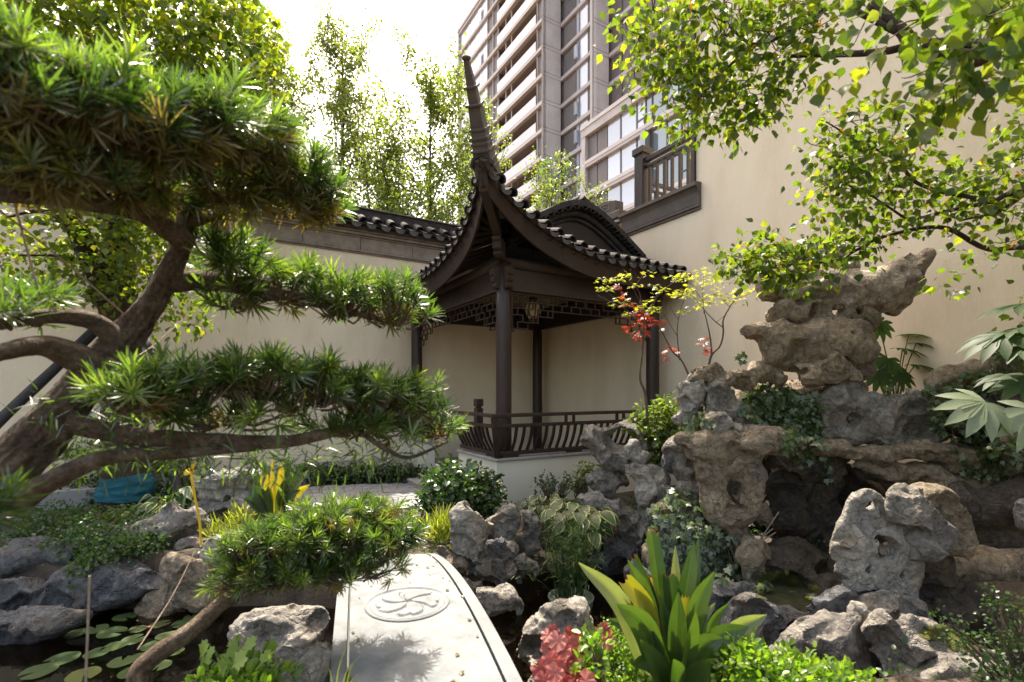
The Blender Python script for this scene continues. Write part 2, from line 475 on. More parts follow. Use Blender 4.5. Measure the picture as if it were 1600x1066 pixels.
L['fatsia_pale'] = leaf_mat('pale_fatsia_leaf', [(.13, .155, .09), (.17, .20, .12)], .25, (1.1, 1.3, .5), .5, .5)  # paler grey-green copy of the fatsia leaf
L['grape'] = leaf_mat('lobed_vine_leaf', [(.10, .18, .03), (.16, .24, .045), (.22, .28, .07)], .42, (1.1, 1.3, .35), .4, .4)
L['reed'] = leaf_mat('reed', [(.03, .065, .02), (.05, .095, .025), (.09, .13, .03)], .3)
L['grass'] = leaf_mat('grass_blade', [(.09, .12, .02), (.16, .19, .03), (.26, .26, .05)], .4)
L['pad'] = leaf_mat('lily_pad', [(.035, .062, .022), (.055, .085, .03), (.09, .10, .03)], .15, (1, 1.2, .5), .35, .5)
L['catkin'] = leaf_mat('yellow_catkin', [(.42, .28, .03), (.5, .36, .04)], .35, (1.2, 1, .3), .6, .2)


# ------------------------------------------------------------------ leaves
def strip_leaf(st, fold=.25, curl=0.0, twist=0.0):
    """Leaf from (y, half width) stations: midrib and two wings. Length 1 along +y."""
    v, f = [], []
    for y, w in st:
        z = -curl * y * y
        a = twist * y
        for x, zz in ((-w, fold * w), (0, 0), (w, fold * w)):
            v.append((x * math.cos(a), y, z + zz + x * math.sin(a)))
    for i in range(len(st) - 1):
        b = i * 3
        f += [(b, b + 1, b + 4, b + 3), (b + 1, b + 2, b + 5, b + 4)]
    return np.array(v), np.array(f)


def fan_leaf(outline, c=(0, .4), fold=.2, curl=.1):
    v = [(c[0], c[1], -curl * c[1] ** 2)] + [(x, y, fold * abs(x) - curl * y * y) for x, y in outline]
    n = len(outline)
    f = [(0, 1 + i, 1 + (i + 1) % n) for i in range(n)]
    return np.array(v), np.array(f)


def merge(parts):
    vs, fs, n = [], [], 0
    for v, f in parts:
        vs.append(v); fs.append(f + n); n += len(v)
    return np.vstack(vs), np.vstack(fs)


def palmate(angles, lens, w, fold=.2, curl=.2, n=5):
    ps = []
    for a, l in zip(angles, lens):
        st = [(0, .05 * w), (.25, .55 * w), (.55, w), (.8, .65 * w), (1, .02 * w)][:n]
        v, f = strip_leaf(st, fold, curl)
        v = v * l
        c, s = math.cos(a), math.sin(a)
        v = np.stack([v[:, 0] * c + v[:, 1] * s, -v[:, 0] * s + v[:, 1] * c, v[:, 2]], 1)
        ps.append((v, f))
    return merge(ps)


T = {}
T['tallow'] = fan_leaf([(0, 0), (.2, .08), (.42, .3), (.40, .48), (.2, .72), (.06, .86), (0, 1.08), (-.06, .86), (-.2, .72), (-.40, .48), (-.42, .3), (-.2, .08)], (0, .4), .18, .12)
T['simple'] = fan_leaf([(0, 0), (.36, .35), (.3, .65), (0, 1), (-.3, .65), (-.36, .35)], (0, .45), .22, .15)
T['dia'] = (np.array([(0, 0, 0), (.42, .5, .1), (0, 1, -.05), (-.42, .5, .1)]), np.array([(0, 1, 2, 3)]))
T['needle'] = strip_leaf([(0, .02), (.3, .046), (.7, .042), (1, .004)], .3, .14)
T['oval'] = fan_leaf([(0, 0), (.22, .2), (.30, .5), (.2, .8), (0, .98), (-.2, .8), (-.30, .5), (-.22, .2)], (0, .5), .3, .15)
T['ivy'] = fan_leaf([(0, .0), (.2, -.08), (.42, .02), (.26, .22), (.56, .42), (.24, .52), (0, 1.0), (-.24, .52), (-.56, .42), (-.26, .22), (-.42, .02), (-.2, -.08)], (0, .25), .15, .2)
T['grape'] = fan_leaf([(0, .06), (.12, -.06), (.32, -.02), (.36, .12), (.55, .2), (.42, .34), (.62, .52), (.36, .56), (.22, .68), (.12, .66), (0, 1.0), (-.12, .66), (-.22, .68), (-.36, .56), (-.62, .52), (-.42, .34), (-.55, .2), (-.36, .12), (-.32, -.02), (-.12, -.06)], (0, .25), .16, .3)
T['maple'] = palmate([-1.9, -1.05, -.45, 0, .45, 1.05, 1.9], [.55, .8, .95, 1, .95, .8, .55], .11, .2, .2)
T['fatsia'] = palmate([-1.95, -1.3, -.75, -.3, .12, .55, 1.05, 1.7], [.62, .85, .98, 1.05, 1.05, .98, .85, .62], .155, .18, .28)
_o = []
for _i in range(28):
    _a = 2 * math.pi * _i / 28
    _r = .46 * (1 + .10 * math.cos(7 * _a)) * (1 - .55 * math.exp(-((_a - 1.5 * math.pi) / .28) ** 2))
    _o.append((_r * math.cos(_a), .45 + _r * math.sin(_a)))
T['heu'] = fan_leaf(_o, (0, .38), .1, .1)
T['heu'][0][1:, 2] += .06 * np.sin(np.arange(28) * math.pi / 2)
T['heu'][0][0, 2] -= .04


def norm(a):
    return a / (np.linalg.norm(a, axis=-1, keepdims=True) + 1e-12)


def frames(d, nrm):
    y = norm(d)
    x = norm(np.cross(y, nrm))
    z = np.cross(x, y)
    return np.stack([x, y, z], -1)


def rand_dirs(n, up=0.0, sd=1.0):
    d = RNG.normal(size=(n, 3)) * sd
    d[:, 2] += up
    return norm(d)


def inst(tm, pos, rot, sc):
    v, f = tm
    n = len(pos)
    V = np.einsum('nij,vj->nvi', rot, v) * np.asarray(sc).reshape(-1, 1, 1) + pos[:, None, :]
    Fc = f[None] + (np.arange(n) * len(v))[:, None, None]
    r = np.repeat(RNG.random(n), len(v))
    return V.reshape(-1, 3), Fc.reshape(-1, f.shape[1]), r


def leaves(name, tm, pos, rot, sc, mat, parent=None, base=None, kind='stuff', label=None, smooth=False):
    V, Fc, r = inst(tm, pos, rot, sc)
    return add(name, V, Fc, mat, parent, base, smooth, r, label=label, kind=kind)


def leaves_split(root, tm, pos, rot, sc, mat, n=300, piece='leaf', rest='foliage'):
    """The n leaves that show largest as parts of their own, the rest as one mass."""
    sc = np.broadcast_to(np.asarray(sc, float), (len(pos),))
    px = HX + FPX * pos[:, 0] / np.maximum(pos[:, 1], .05); py = HY - FPX * (pos[:, 2] - CZ) / np.maximum(pos[:, 1], .05)
    infr = (px > 0) & (px < 1600) & (py > 0) & (py < 1066) & (pos[:, 1] > .1)
    key = np.where(infr, sc / np.maximum(pos[:, 1], .1), 0)
    order = np.argsort(-key)
    first = [i for i in order[:n]]
    me = make_mesh(piece, tm[0], tm[1], mat)
    for i in first:
        place(piece, me, root, pos[i], rot[i], sc[i])
    ot = order[n:]
    if len(ot): leaves(rest, tm, pos[ot], rot[ot], sc[ot], mat, root)


def in_ball(n, shell=.5):
    d = rand_dirs(n)
    r = RNG.random(n) ** (1 / 3)
    r = r * (1 - shell) + shell * (.8 + .2 * RNG.random(n))
    return d * r[:, None]


def blob_points(blobs, n_per):
    """Points in blobs given as (px, py, Y, rx, ry, depth radius m)."""
    out = []
    for b in blobs:
        px, py, Y, rx, ry, rd = b[:6]
        n = int(n_per * (b[6] if len(b) > 6 else 1))
        q = in_ball(n, .35)
        c = P(px, py, Y)
        out.append(c + q * np.array([rx / FPX * Y, rd, ry / FPX * Y]))
    return np.vstack(out)


# ------------------------------------------------------------------ rocks: distance fields turned into meshes
def vnoise(p, seed=0):
    i = np.floor(p).astype(np.int64)
    f = p - i
    u = f * f * (3 - 2 * f)
    def h(a, b, c):
        n = (a * 374761393 + b * 668265263 + c * 2147483647 + seed * 974711) & 0xFFFFFFFF
        n = ((n ^ (n >> 13)) * 1274126177) & 0xFFFFFFFF
        return ((n ^ (n >> 16)) & 0xFFFF) / 32767.5 - 1
    x, y, z = i[..., 0], i[..., 1], i[..., 2]
    r = 0
    for a in (0, 1):
        for b in (0, 1):
            for c in (0, 1):
                w = (u[..., 0] if a else 1 - u[..., 0]) * (u[..., 1] if b else 1 - u[..., 1]) * (u[..., 2] if c else 1 - u[..., 2])
                r = r + w * h(x + a, y + b, z + c)
    return r


def surface_nets(d, org, h):
    d = d.copy()
    for ax in range(3):
        sl = [slice(None)] * 3
        for e in (0, -1):
            sl[ax] = e; d[tuple(sl)] = np.maximum(d[tuple(sl)], h * .5)
    ins = d < 0
    nx, ny, nz = (s - 1 for s in d.shape)
    cnt = np.zeros((nx, ny, nz)); acc = np.zeros((nx, ny, nz, 3))
    cor = [(a, b, c) for a in (0, 1) for b in (0, 1) for c in (0, 1)]
    def sub(arr, o): return arr[o[0]:o[0] + nx, o[1]:o[1] + ny, o[2]:o[2] + nz]
    for o in cor:
        for ax in range(3):
            if o[ax]: continue
            o2 = list(o); o2[ax] = 1
            d0, d1 = sub(d, o), sub(d, o2)
            m = sub(ins, o) != sub(ins, o2)
            t = np.where(m, d0 / np.where(m, d0 - d1, 1), 0)
            for k in range(3):
                acc[..., k] += np.where(m, o[k] + (t if k == ax else 0), 0)
            cnt += m
    act = cnt > 0
    idx = -np.ones(act.shape, np.int64)
    idx[act] = np.arange(act.sum())
    cell = np.argwhere(act)
    verts = (cell + acc[act] / cnt[act][:, None]) * h + org
    quads = []
    for ax in range(3):
        b, c = [(1, 2), (2, 0), (0, 1)][ax]
        sl0 = [slice(1, -1)] * 3; sl1 = [slice(1, -1)] * 3
        sl0[ax] = slice(0, -1); sl1[ax] = slice(1, None)
        s0, s1 = ins[tuple(sl0)], ins[tuple(sl1)]
        e = np.argwhere(s0 != s1)
        if not len(e): continue
        sgn = s0[tuple(e.T)]
        e = e.copy(); e[:, b] += 1; e[:, c] += 1
        def at(db, dc):
            g = e.copy(); g[:, b] += db; g[:, c] += dc
            return idx[tuple(g.T)]
        q = np.stack([at(-1, -1), at(0, -1), at(0, 0), at(-1, 0)], 1)
        q[~sgn] = q[~sgn][:, ::-1]
        quads.append(q)
    return verts, np.vstack(quads)


ROCK_V, ROCK_F = [], []
ROCK_N = [0]


def rock(label, Y, prims, mat='grey', deep=.8, holes=(), pits=14, pit=(.25, .6), res=46, amp=.16, name='scholar_rock', seed=None, cat='rock', group=None, sharp=.004, strata=0, facets=7):
    """A garden stone: blended lobes (px, py, r[, px2, py2, r2][, dy]), scooped by pits, pierced by holes (px, py, r)."""
    sd = seed if seed is not None else int(abs(hash((round(prims[0][0]), round(prims[0][1]), len(prims))))) % 9973
    rg = np.random.default_rng(sd)
    k = Y / FPX
    caps = []
    for p in prims:
        if len(p) == 3: p = (p[0], p[1], p[2], p[0] + 1, p[1], p[2])
        dy = p[6] if len(p) > 6 else rg.uniform(-.1, .1) * p[2] * k
        a, b = P(p[0], p[1], Y), P(p[3], p[4], Y)
        a[1] += dy; b[1] += dy + rg.uniform(-.25, .25) * p[5] * k
        caps.append((a, b, p[2] * k * 1.1, p[5] * k * 1.1))
    lo = np.min([np.minimum(a - r1 * 1.35, b - r2 * 1.35) for a, b, r1, r2 in caps], 0)
    hi = np.max([np.maximum(a + r1 * 1.35, b + r2 * 1.35) for a, b, r1, r2 in caps], 0)
    cy = np.mean([(a[1] + b[1]) / 2 for a, b, *_ in caps])
    lo[1] = cy + (lo[1] - cy) * deep; hi[1] = cy + (hi[1] - cy) * deep
    ext = hi - lo
    h = max(ext) / (res * 1.3)
    n = np.ceil(ext / h).astype(int) + 3
    g = np.stack(np.meshgrid(*[lo[i] - h + np.arange(n[i]) * h for i in range(3)], indexing='ij'), -1)
    rm = np.mean([min(c[2], c[3]) for c in caps])
    fq = .55 / rm
    wv = np.stack([vnoise(g * fq + 17.1 * j, sd + j) for j in range(3)], -1) * .30 * rm
    wv += np.stack([vnoise(g * fq * 2.7 + 9.1 * j, sd + 5 + j) for j in range(3)], -1) * .09 * rm
    q = g + wv
    d = None
    for a, b, r1, r2 in caps:
        s = np.array([1, 1 / deep, 1])
        A, B = a * s, b * s
        ab = B - A
        pq = q * s
        t = np.clip(((pq - A) @ ab) / (ab @ ab + 1e-9), 0, 1)
        dd = np.linalg.norm(pq - (A + t[..., None] * ab), axis=-1) - (r1 + (r2 - r1) * t)
        if d is None: d = dd
        else:
            kk = .35 * min(r1, r2)
            hh = np.clip(.5 + .5 * (d - dd) / kk, 0, 1)
            d = d * (1 - hh) + dd * hh - kk * hh * (1 - hh)
    d = d - .10 * rm
    nz = vnoise(g * fq * 2.2, sd + 9) * .5 + (1 - 2 * np.abs(vnoise(q * fq * 3.4, sd + 11))) * .30 + vnoise(g * fq * 8, sd + 12) * .10
    d = d + nz * amp * rm
    if strata:
        zz = g[..., 2] + wv[..., 2] * .6
        d = d + .16 * rm * np.abs(np.sin(zz / (strata * rm) * math.pi)) ** .35 - .10 * rm
    near = np.argwhere(np.abs(d) < h * .8)

    def carve(ds, box, kk):
        nonlocal d
        dd = d[box]
        hh = np.clip(.5 - .5 * (dd - ds) / kk, 0, 1)
        d[box] = dd * (1 - hh) + ds * hh + kk * hh * (1 - hh)

    def box_of(c, r):
        lo_i = np.maximum(((c - r - (lo - h)) / h).astype(int) - 1, 0)
        hi_i = np.maximum(((c + r - (lo - h)) / h).astype(int) + 2, lo_i + 1)
        return tuple(slice(int(a), int(b)) for a, b in zip(lo_i, hi_i))

    if len(near):
        st = 1.5
        gr = np.stack(np.gradient(d, h), -1)
        for _ in range(facets):              # broken faces: slices taken off the swells
            c = near[rg.integers(len(near))]
            gn = gr[tuple(c)] + rg.normal(size=3) * .25; gn = gn / (np.linalg.norm(gn) + 1e-9)
            R_ = rm * rg.uniform(.9, 1.6)
            bx_ = box_of(g[tuple(c)], R_ * 1.2)
            rel = q[bx_] - q[tuple(c)]
            ds = rel @ gn + rm * rg.uniform(.04, .14)
            ds = np.minimum(ds, ds * 0 + 1e9) - np.maximum(0, np.linalg.norm(rel, axis=-1) - R_) * 1.2
            carve(ds, bx_, .006)
        for k_ in range(int(pits * 2.4)):
            c = near[rg.integers(len(near))]
            big = k_ < pits * 1.3
            pr = rm * (rg.uniform(.45, 1.1) if big else rg.uniform(pit[0] * .8, pit[1] * .8))
            gn = gr[tuple(c)]; gn = gn / (np.linalg.norm(gn) + 1e-9)
            cc = q[tuple(c)] + gn * pr * (rg.uniform(.68, .86) if big else rg.uniform(.35, .75))
            sx = np.array([rg.uniform(.55, 1.1), rg.uniform(.55, 1.1), rg.uniform(.55, 1.1)])
            bx_ = box_of(g[tuple(c)] + gn * pr * .5, pr * 2.4)
            carve(-(np.linalg.norm((q[bx_] - cc) * sx, axis=-1) - pr), bx_, sharp)
    for hx, hy, hr in holes:
        c = P(hx, hy, Y); rr = hr * k
        tilt = np.array([rg.uniform(-.35, .2), 1, rg.uniform(-.3, .3)]); tilt /= np.linalg.norm(tilt)
        rel = g + wv * .6 - c
        al = rel @ tilt
        ds = -(np.linalg.norm(rel - al[..., None] * tilt, axis=-1) - rr)
        hh = np.clip(.5 - .5 * (d - ds) / .02, 0, 1)
        d = d * (1 - hh) + ds * hh + .02 * hh * (1 - hh)
    d = d + (np.abs(vnoise(q * fq * 6.5, sd + 21)) * -.07 + vnoise(q * fq * 14, sd + 22) * .035) * rm
    v, f = surface_nets(d, lo - h, h)
    base = np.array([v[:, 0].mean(), v[:, 1].mean(), v[:, 2].min()])
    o = add(name, v, f, ROCKS[mat], None, base, True)
    o.data.set_sharp_from_angle(angle=math.radians(24))
    tag(o, label, cat, group)
    ROCK_V.append(v); ROCK_F.append(f + ROCK_N[0]); ROCK_N[0] += len(v)
    return o


# ------------------------------------------------------------------ the setting: ground, pond, path
POND = np.array([(-7.5, 2.3), (-3.0, 2.3), (-1.5, 1.9), (-.55, 1.75), (.05, 2.0), (.3, 2.45), (1.1, 2.6), (2.4, 2.55), (3.3, 2.8), (3.7, 3.6), (3.2, 4.3), (2.4, 4.5), (1.9, 4.8), (1.45, 5.2), (.6, 5.35), (-.3, 5.1), (-.75, 4.35), (-1.25, 4.35), (-2.0, 4.5), (-3.0, 4.45), (-4.6, 4.35), (-7.5, 4.2)])


def poly_sd(pts, poly):
    d = np.full(len(pts), 1e9); inside = np.zeros(len(pts), bool)
    for i in range(len(poly)):
        a, b = poly[i], poly[(i + 1) % len(poly)]
        ab = b - a; t = np.clip(((pts - a) @ ab) / (ab @ ab), 0, 1)
        d = np.minimum(d, np.linalg.norm(pts - (a + t[:, None] * ab), axis=1))
        c = ((a[1] > pts[:, 1]) != (b[1] > pts[:, 1]))
        with np.errstate(divide='ignore', invalid='ignore'):
            xc = (b[0] - a[0]) * (pts[:, 1] - a[1]) / (b[1] - a[1] + 1e-15) + a[0]
        inside ^= c & (pts[:, 0] < xc)
    return np.where(inside, -d, d)


def ground_z(x, y):
    p = np.stack([np.ravel(x), np.ravel(y)], 1).astype(float)
    sd = poly_sd(p, POND)
    t = np.clip((.06 - sd) / .26, 0, 1); t = t * t * (3 - 2 * t)
    near = (np.abs(p[:, 0]) < 9) & (p[:, 1] > -3) & (p[:, 1] < 12)
    bump = np.where(near, vnoise(np.stack([p[:, 0] * 1.7, p[:, 1] * 1.7, p[:, 0] * 0], 1), 3) * .05 + vnoise(np.stack([p[:, 0] * 6, p[:, 1] * 6, p[:, 0] * 0], 1), 4) * .018, 0)
    flat = np.clip((6.3 - p[:, 1]) / .4, 0, 1)
    return (-.95 * t + bump * flat - .02).reshape(np.shape(x))


xs = np.concatenate([[-600, -200, -60, -25, -13], np.arange(-9, 7.01, .1), [11, 25, 60, 200, 600]])
ys = np.concatenate([[-600, -150, -40, -10], np.arange(-3, 9.01, .1), [10, 12, 16, 24, 40, 80, 200, 600]])
gx, gy = np.meshgrid(xs, ys, indexing='ij')
gz = ground_z(gx, gy)
nx, ny = gx.shape
ii = np.arange((nx - 1) * ny).reshape(nx - 1, ny)[:, :-1].ravel()
gf = np.stack([ii, ii + ny, ii + ny + 1, ii + 1], 1)
tag(add('ground', np.stack([gx, gy, gz], -1).reshape(-1, 3), gf, M['soil'], smooth=True), kind='structure')

# pond water: clear to the bed near the eye, mirror-like at a slant
wm, nt, out = new_mat('pond_water')
fr = N(nt, 'ShaderNodeFresnel', IOR=1.33)
tp = N(nt, 'ShaderNodeBsdfTransparent'); tp.inputs[0].default_value = (.50, .47, .36, 1)
gl = N(nt, 'ShaderNodeBsdfGlossy', Roughness=.03); gl.inputs[0].default_value = (.95, .95, .95, 1)
tc = N(nt, 'ShaderNodeTexCoord'); nz = N(nt, 'ShaderNodeTexNoise', Scale=7, Detail=2)
nt.links.new(tc.outputs['Object'], nz.inputs['Vector'])
bp = N(nt, 'ShaderNodeBump', Strength=.06, Distance=.02); nt.links.new(nz.outputs[0], bp.inputs['Height'])
nt.links.new(bp.outputs[0], gl.inputs['Normal']); nt.links.new(bp.outputs[0], fr.inputs['Normal'])
mx = N(nt, 'ShaderNodeMixShader')
nt.links.new(fr.outputs[0], mx.inputs[0]); nt.links.new(tp.outputs[0], mx.inputs[1]); nt.links.new(gl.outputs[0], mx.inputs[2])
nt.links.new(mx.outputs[0], out.inputs[0])
WZ = -.45
pw = [(x, y, WZ) for x, y in POND]
tag(add('pond_water', pw, [tuple(range(len(pw)))], wm), kind='structure')
# pebbles on the bed
mb = MB()
for _ in range(900):
    x, y = RNG.uniform(-.6, 1.6), RNG.uniform(2.6, 5.2)
    if RNG.random() < .35: x = RNG.uniform(-5, -1)
    z = float(ground_z(np.array(x), np.array(y)))
    if z > -.55: continue
    r = RNG.uniform(.02, .05)
    o = np.array([x, y, z + r * .3])
    prof = [(r * .55, -r * .5), (r, 0), (r * .6, r * .45), (r * .1, r * .55)]
    mb.lathe(o, prof, 6, ax=(RNG.normal() * .2, RNG.normal() * .2, 1))
mb.build('pebbles', M['pebble'], smooth=True, kind='stuff')

# paving by the pavilion: bricks laid on a bed
path_root = None
pbed = MB().prism([(-4.2, 6.2, -.09), (-.95, 6.0, -.09), (-.75, 6.75, -.09), (-1.55, 8.1, -.09), (-4.3, 7.2, -.09)], (0, 0, .085)).build('path', M['dark_stone'], kind='structure')
brick = MB().box((0, 0, 0), (.145, 0, 0), (0, .058, 0), (0, 0, .02)); bme = brick.mesh('paving_brick', M['paver'])
U = np.array([.859, .512, 0]); V = np.array([-.512, .859, 0]); Z = np.array([0, 0, 1.0])
ppoly = np.array([(-4.1, 6.25), (-1.0, 6.08), (-.82, 6.72), (-1.57, 8.0), (-4.2, 7.15)])
cnt = 0
for i in range(-14, 16):
    for j in range(-14, 22):
        c = np.array([-2.2, 7.0, 0]) + U * (i * .30 + (j % 2) * .15) + V * (j * .126)
        if poly_sd(c[None, :2], ppoly)[0] < -.05 and cnt < 300:
            cnt += 1
            a = math.atan2(U[1], U[0]) + random.uniform(-.01, .01)
            place('paving_brick', bme, pbed, c + Z * (.012 + random.uniform(-.003, .003)), Matrix.Rotation(a, 3, 'Z'))
# low grey plinth step along the far wall
F0 = np.array([-.11, 6.5, 0])
WQ, WP = 3.66, 3.14                       # planes of the two garden walls in pavilion coordinates


def PQ(p, q, z=0.0):
    return F0 + U * p + V * q + Z * z


st = MB()
for k in range(8):
    p0 = -7.2 + k * .86
    st.box(PQ(p0 + .43, WQ - .50, .09), U * .427, V * .48, Z * .12)
tag(st.build('kerb_step', M['coping'], bevel=.008), kind='structure')

# ------------------------------------------------------------------ left garden wall
lw = thing('garden_wall', 'cream plastered garden wall with tiled coping, behind pine and pavilion', 'wall', PQ(-1, WQ, 0))
MB().box(PQ(-3.0, WQ + .15, 2.0), U * 7.0, V * .15, Z * 2.06).build('plaster_face', M['plaster'], lw)
PE0, PE1 = -10.0, 3.9
mb = MB()
for z0, z1, o in ((4.05, 4.075, .03), (4.078, 4.115, .05)): mb.box(PQ((PE0 + PE1) / 2, WQ + .1 - o / 2, (z0 + z1) / 2), U * (PE1 - PE0) / 2, V * (.1 + o / 2), Z * (z1 - z0) / 2)
mb.build('lower_moulding', M['cornice'], lw, bevel=.008)
for k in range(14):
    p0 = PE0 + k * 1.0
    MB().box(PQ(p0 + .5, WQ + .1 - .02, 4.23), U * .496, V * .12, Z * .112).build('cornice_stone', M['cornice'], lw, bevel=.004)
mb = MB()
for z0, z1, o in ((4.345, 4.375, .06), (4.378, 4.43, .10), (4.433, 4.455, .13)): mb.box(PQ((PE0 + PE1) / 2, WQ + .1 - o / 2, (z0 + z1) / 2), U * (PE1 - PE0) / 2, V * (.1 + o / 2), Z * (z1 - z0) / 2)
mb.build('upper_moulding', M['cornice'], lw, bevel=.008)
MB().box(PQ((PE0 + PE1) / 2, WQ + .05, 4.53), U * (PE1 - PE0) / 2, V * .15, Z * .075).build('eave_board', M['cornice_dark'], lw)
MB().prism([PQ(PE0, WQ - .22, 4.58), PQ(PE0, WQ + .15, 4.76), PQ(PE0, WQ + .52, 4.58), PQ(PE0, WQ + .52, 4.55), PQ(PE0, WQ - .22, 4.55)], U * (PE1 - PE0)).build('coping_bed', M['tile'], lw)


def arc_tile(r, L, thick=.018, n=7):
    """Half-round cover tile along +y, opening downward."""
    mb = MB()
    vs, fs = [], []
    for y in (0, L):
        for k in range(n + 1):
            a = math.pi * k / n
            for rr in (r, r - thick):
                vs.append((-rr * math.cos(a), y, rr * math.sin(a)))
    m = 2 * (n + 1)
    for k in range(n):
        o0, i0, o1, i1 = 2 * k, 2 * k + 1, 2 * k + 2, 2 * k + 3
        fs += [(o0, o1, o1 + m, o0 + m), (i0, i0 + m, i1 + m, i1), (o0, i0, i1, o1), (o0 + m, o1 + m, i1 + m, i0 + m)]
    fs += [(0, m, m + 1, 1), (2 * n, 2 * n + 1, m + 2 * n + 1, m + 2 * n)]
    return mb.raw(vs, fs)


def drip_tile(w, hgt, L=.12, thick=.014, sag=.03):
    """Hanging tongue with a rounded foot, and the tray tile behind it. Tongue faces -y."""
    mb = MB()
    n = 10
    top = [(-w / 2 + w * k / n, 0, -sag * math.sin(math.pi * k / n)) for k in range(n + 1)]
    bot = [(-w / 2 * math.cos(math.pi * k / n) * .98, -.02 - .012 * math.sin(math.pi * k / n), -.012 - hgt * math.sin(math.pi * k / n) ** .75) for k in range(n + 1)]
    vs = top + bot + [(x, y + thick, z) for x, y, z in top + bot]
    m = n + 1
    fs = []
    for k in range(n):
        fs += [(k, k + m, k + m + 1, k + 1), (2 * m + k, 2 * m + k + 1, 3 * m + k + 1, 3 * m + k), (k + m, 3 * m + k, 3 * m + k + 1, k + m + 1), (k, k + 1, 2 * m + k + 1, 2 * m + k)]
    mb.raw(vs, fs)
    tv = [(x, y, z) for y in (0.0, L) for (x, _, z) in top] + [(x, y, z - thick) for y in (0.0, L) for (x, _, z) in top]
    fs = []
    for k in range(n):
        fs += [(k, k + 1, m + k + 1, m + k), (2 * m + k, 3 * m + k, 3 * m + k + 1, 2 * m + k + 1), (k, 2 * m + k, 2 * m + k + 1, k + 1)]
    return mb.raw(tv, fs)


wall_tile = arc_tile(.085, .34).mesh('cover_tile', M['tile'])
wall_drip = drip_tile(.19, .105).mesh('drip_tile', M['tile_end'])
RW = np.stack([U, V, Z], 1)
sl = math.atan2(.18, .37)
RWs = RW @ np.array(Matrix.Rotation(sl, 3, 'X'))
k = 0
p = PE0 + .1
while p < 1.6:
    place('cover_tile', wall_tile, lw, PQ(p, WQ - .26, 4.585), RWs)
    place('drip_tile', wall_drip, lw, PQ(p + .135, WQ - .25, 4.575), RW)
    p += .27
mb = MB()
mb.box(PQ((PE0 + PE1) / 2, WQ + .15, 4.83), U * (PE1 - PE0) / 2, V * .09, Z * .09)
mb.build('ridge', M['cornice_dark'], lw, bevel=.01)
mb = MB()
pp = PE0
rt = MB().box((0, 0, 0), (.016, 0, 0), (0, .094, 0), (0, 0, .085)).mesh('ridge_tile', M['tile'])
mb = MB()
while pp < 2.2:
    mb.box(PQ(pp, WQ + .15, 4.835), U * .017, V * .095, Z * .082); pp += .038
mb.build('ridge_tiles', M['tile'], lw, kind='stuff')
MB().box(PQ((PE0 + PE1) / 2, WQ + .15, 4.935), U * (PE1 - PE0) / 2, V * .13, Z * .014).build('ridge_cap', M['cornice_dark'], lw, bevel=.006)

# ------------------------------------------------------------------ right building wall and its terrace
rw = thing('building_wall', 'tall cream plastered building wall behind the rockery', 'wall', PQ(WP, -2, 0))
MB().prism([PQ(WP, -12.5, -.1), PQ(WP, 3.747, -.1), PQ(WP, 3.747, 4.297), PQ(WP, -.55, 4.297), PQ(WP, -.55, 9.1), PQ(WP, -12.5, 9.1)], U * .3).build('plaster_face', M['plaster'], rw)
MB().box(PQ(WP + 1.7, -6.6, 4.4), U * 1.39, V * 5.8, Z * 4.6).build('building_mass', M['plaster'], rw)
MB().box(PQ(WP - .02, -.53, 6.9), U * .03, V * .035, Z * 2.2).build('corner_trim', M['railwood'], rw)
mb = MB()
prof = [(0, 4.30), (.03, 4.30), (.03, 4.335), (.055, 4.345), (.055, 4.38), (.06, 4.39), (.065, 4.56), (.085, 4.60), (.11, 4.63), (.15, 4.645), (.15, 4.70), (.0, 4.72), (-.3, 4.72), (-.3, 4.30)]
QA, QB = -.66, 1.02
mb.prism([PQ(WP - o, QA, z) for o, z in prof], V * (QB - QA))
mb.build('parapet_moulding', M['cornice_dark'], rw)
# small corbel at the moulding's far end and the stone strip below it
mb = MB()
mb.box(PQ(WP - .02, 1.05, 3.6), U * .05, V * .06, Z * .75)
mb.box(PQ(WP - .05, 1.07, 4.28), U * .09, V * .10, Z * .05)
mb.box(PQ(WP - .07, 1.09, 4.37), U * .12, V * .12, Z * .035)
mb.build('corner_pier', M['cornice'], rw, bevel=.012)
for kk in range(3):
    place('cover_tile', arc_tile(.07, .26).mesh('cover_tile', M['tile']), rw, PQ(WP - .22, 1.12 + kk * .15, 4.52), np.stack([V, U, Z], 1) @ np.array(Matrix.Rotation(.35, 3, 'X')))
# carved fret block on the ridge end
mb = MB()
mb.prism([PQ(WP + .0, 1.25, 4.86), PQ(WP + .0, 2.3, 4.86), PQ(WP + .0, 2.3, 5.12), PQ(WP + .0, 1.55, 5.16), PQ(WP + .0, 1.25, 5.08)], U * .2)
mb.prism([PQ(WP - .05, 1.1, 4.72), PQ(WP - .05, 2.4, 4.72), PQ(WP - .05, 2.4, 4.855), PQ(WP - .05, 1.1, 4.855)], U * .3)
fb = mb.build('fret_block', M['cornice_dark'], rw, bevel=.01)
mb = MB()
def fq(a, b, w=.012):
    mb.beam(PQ(WP - .006, a[0], a[1]), PQ(WP - .006, b[0], b[1]), w, .014, up=U)
for a, b in (((1.42, 4.90), (1.66, 4.90)), ((1.66, 4.90), (1.66, 5.08)), ((1.66, 5.08), (1.42, 5.08)), ((1.42, 5.08), (1.42, 4.95)), ((1.42, 4.95), (1.60, 4.95)), ((1.60, 4.95), (1.60, 5.03)), ((1.60, 5.03), (1.49, 5.03)), ((1.49, 5.03), (1.49, 4.99))): fq(a, b)
mb.build('fret_carving', M['cornice'], fb)

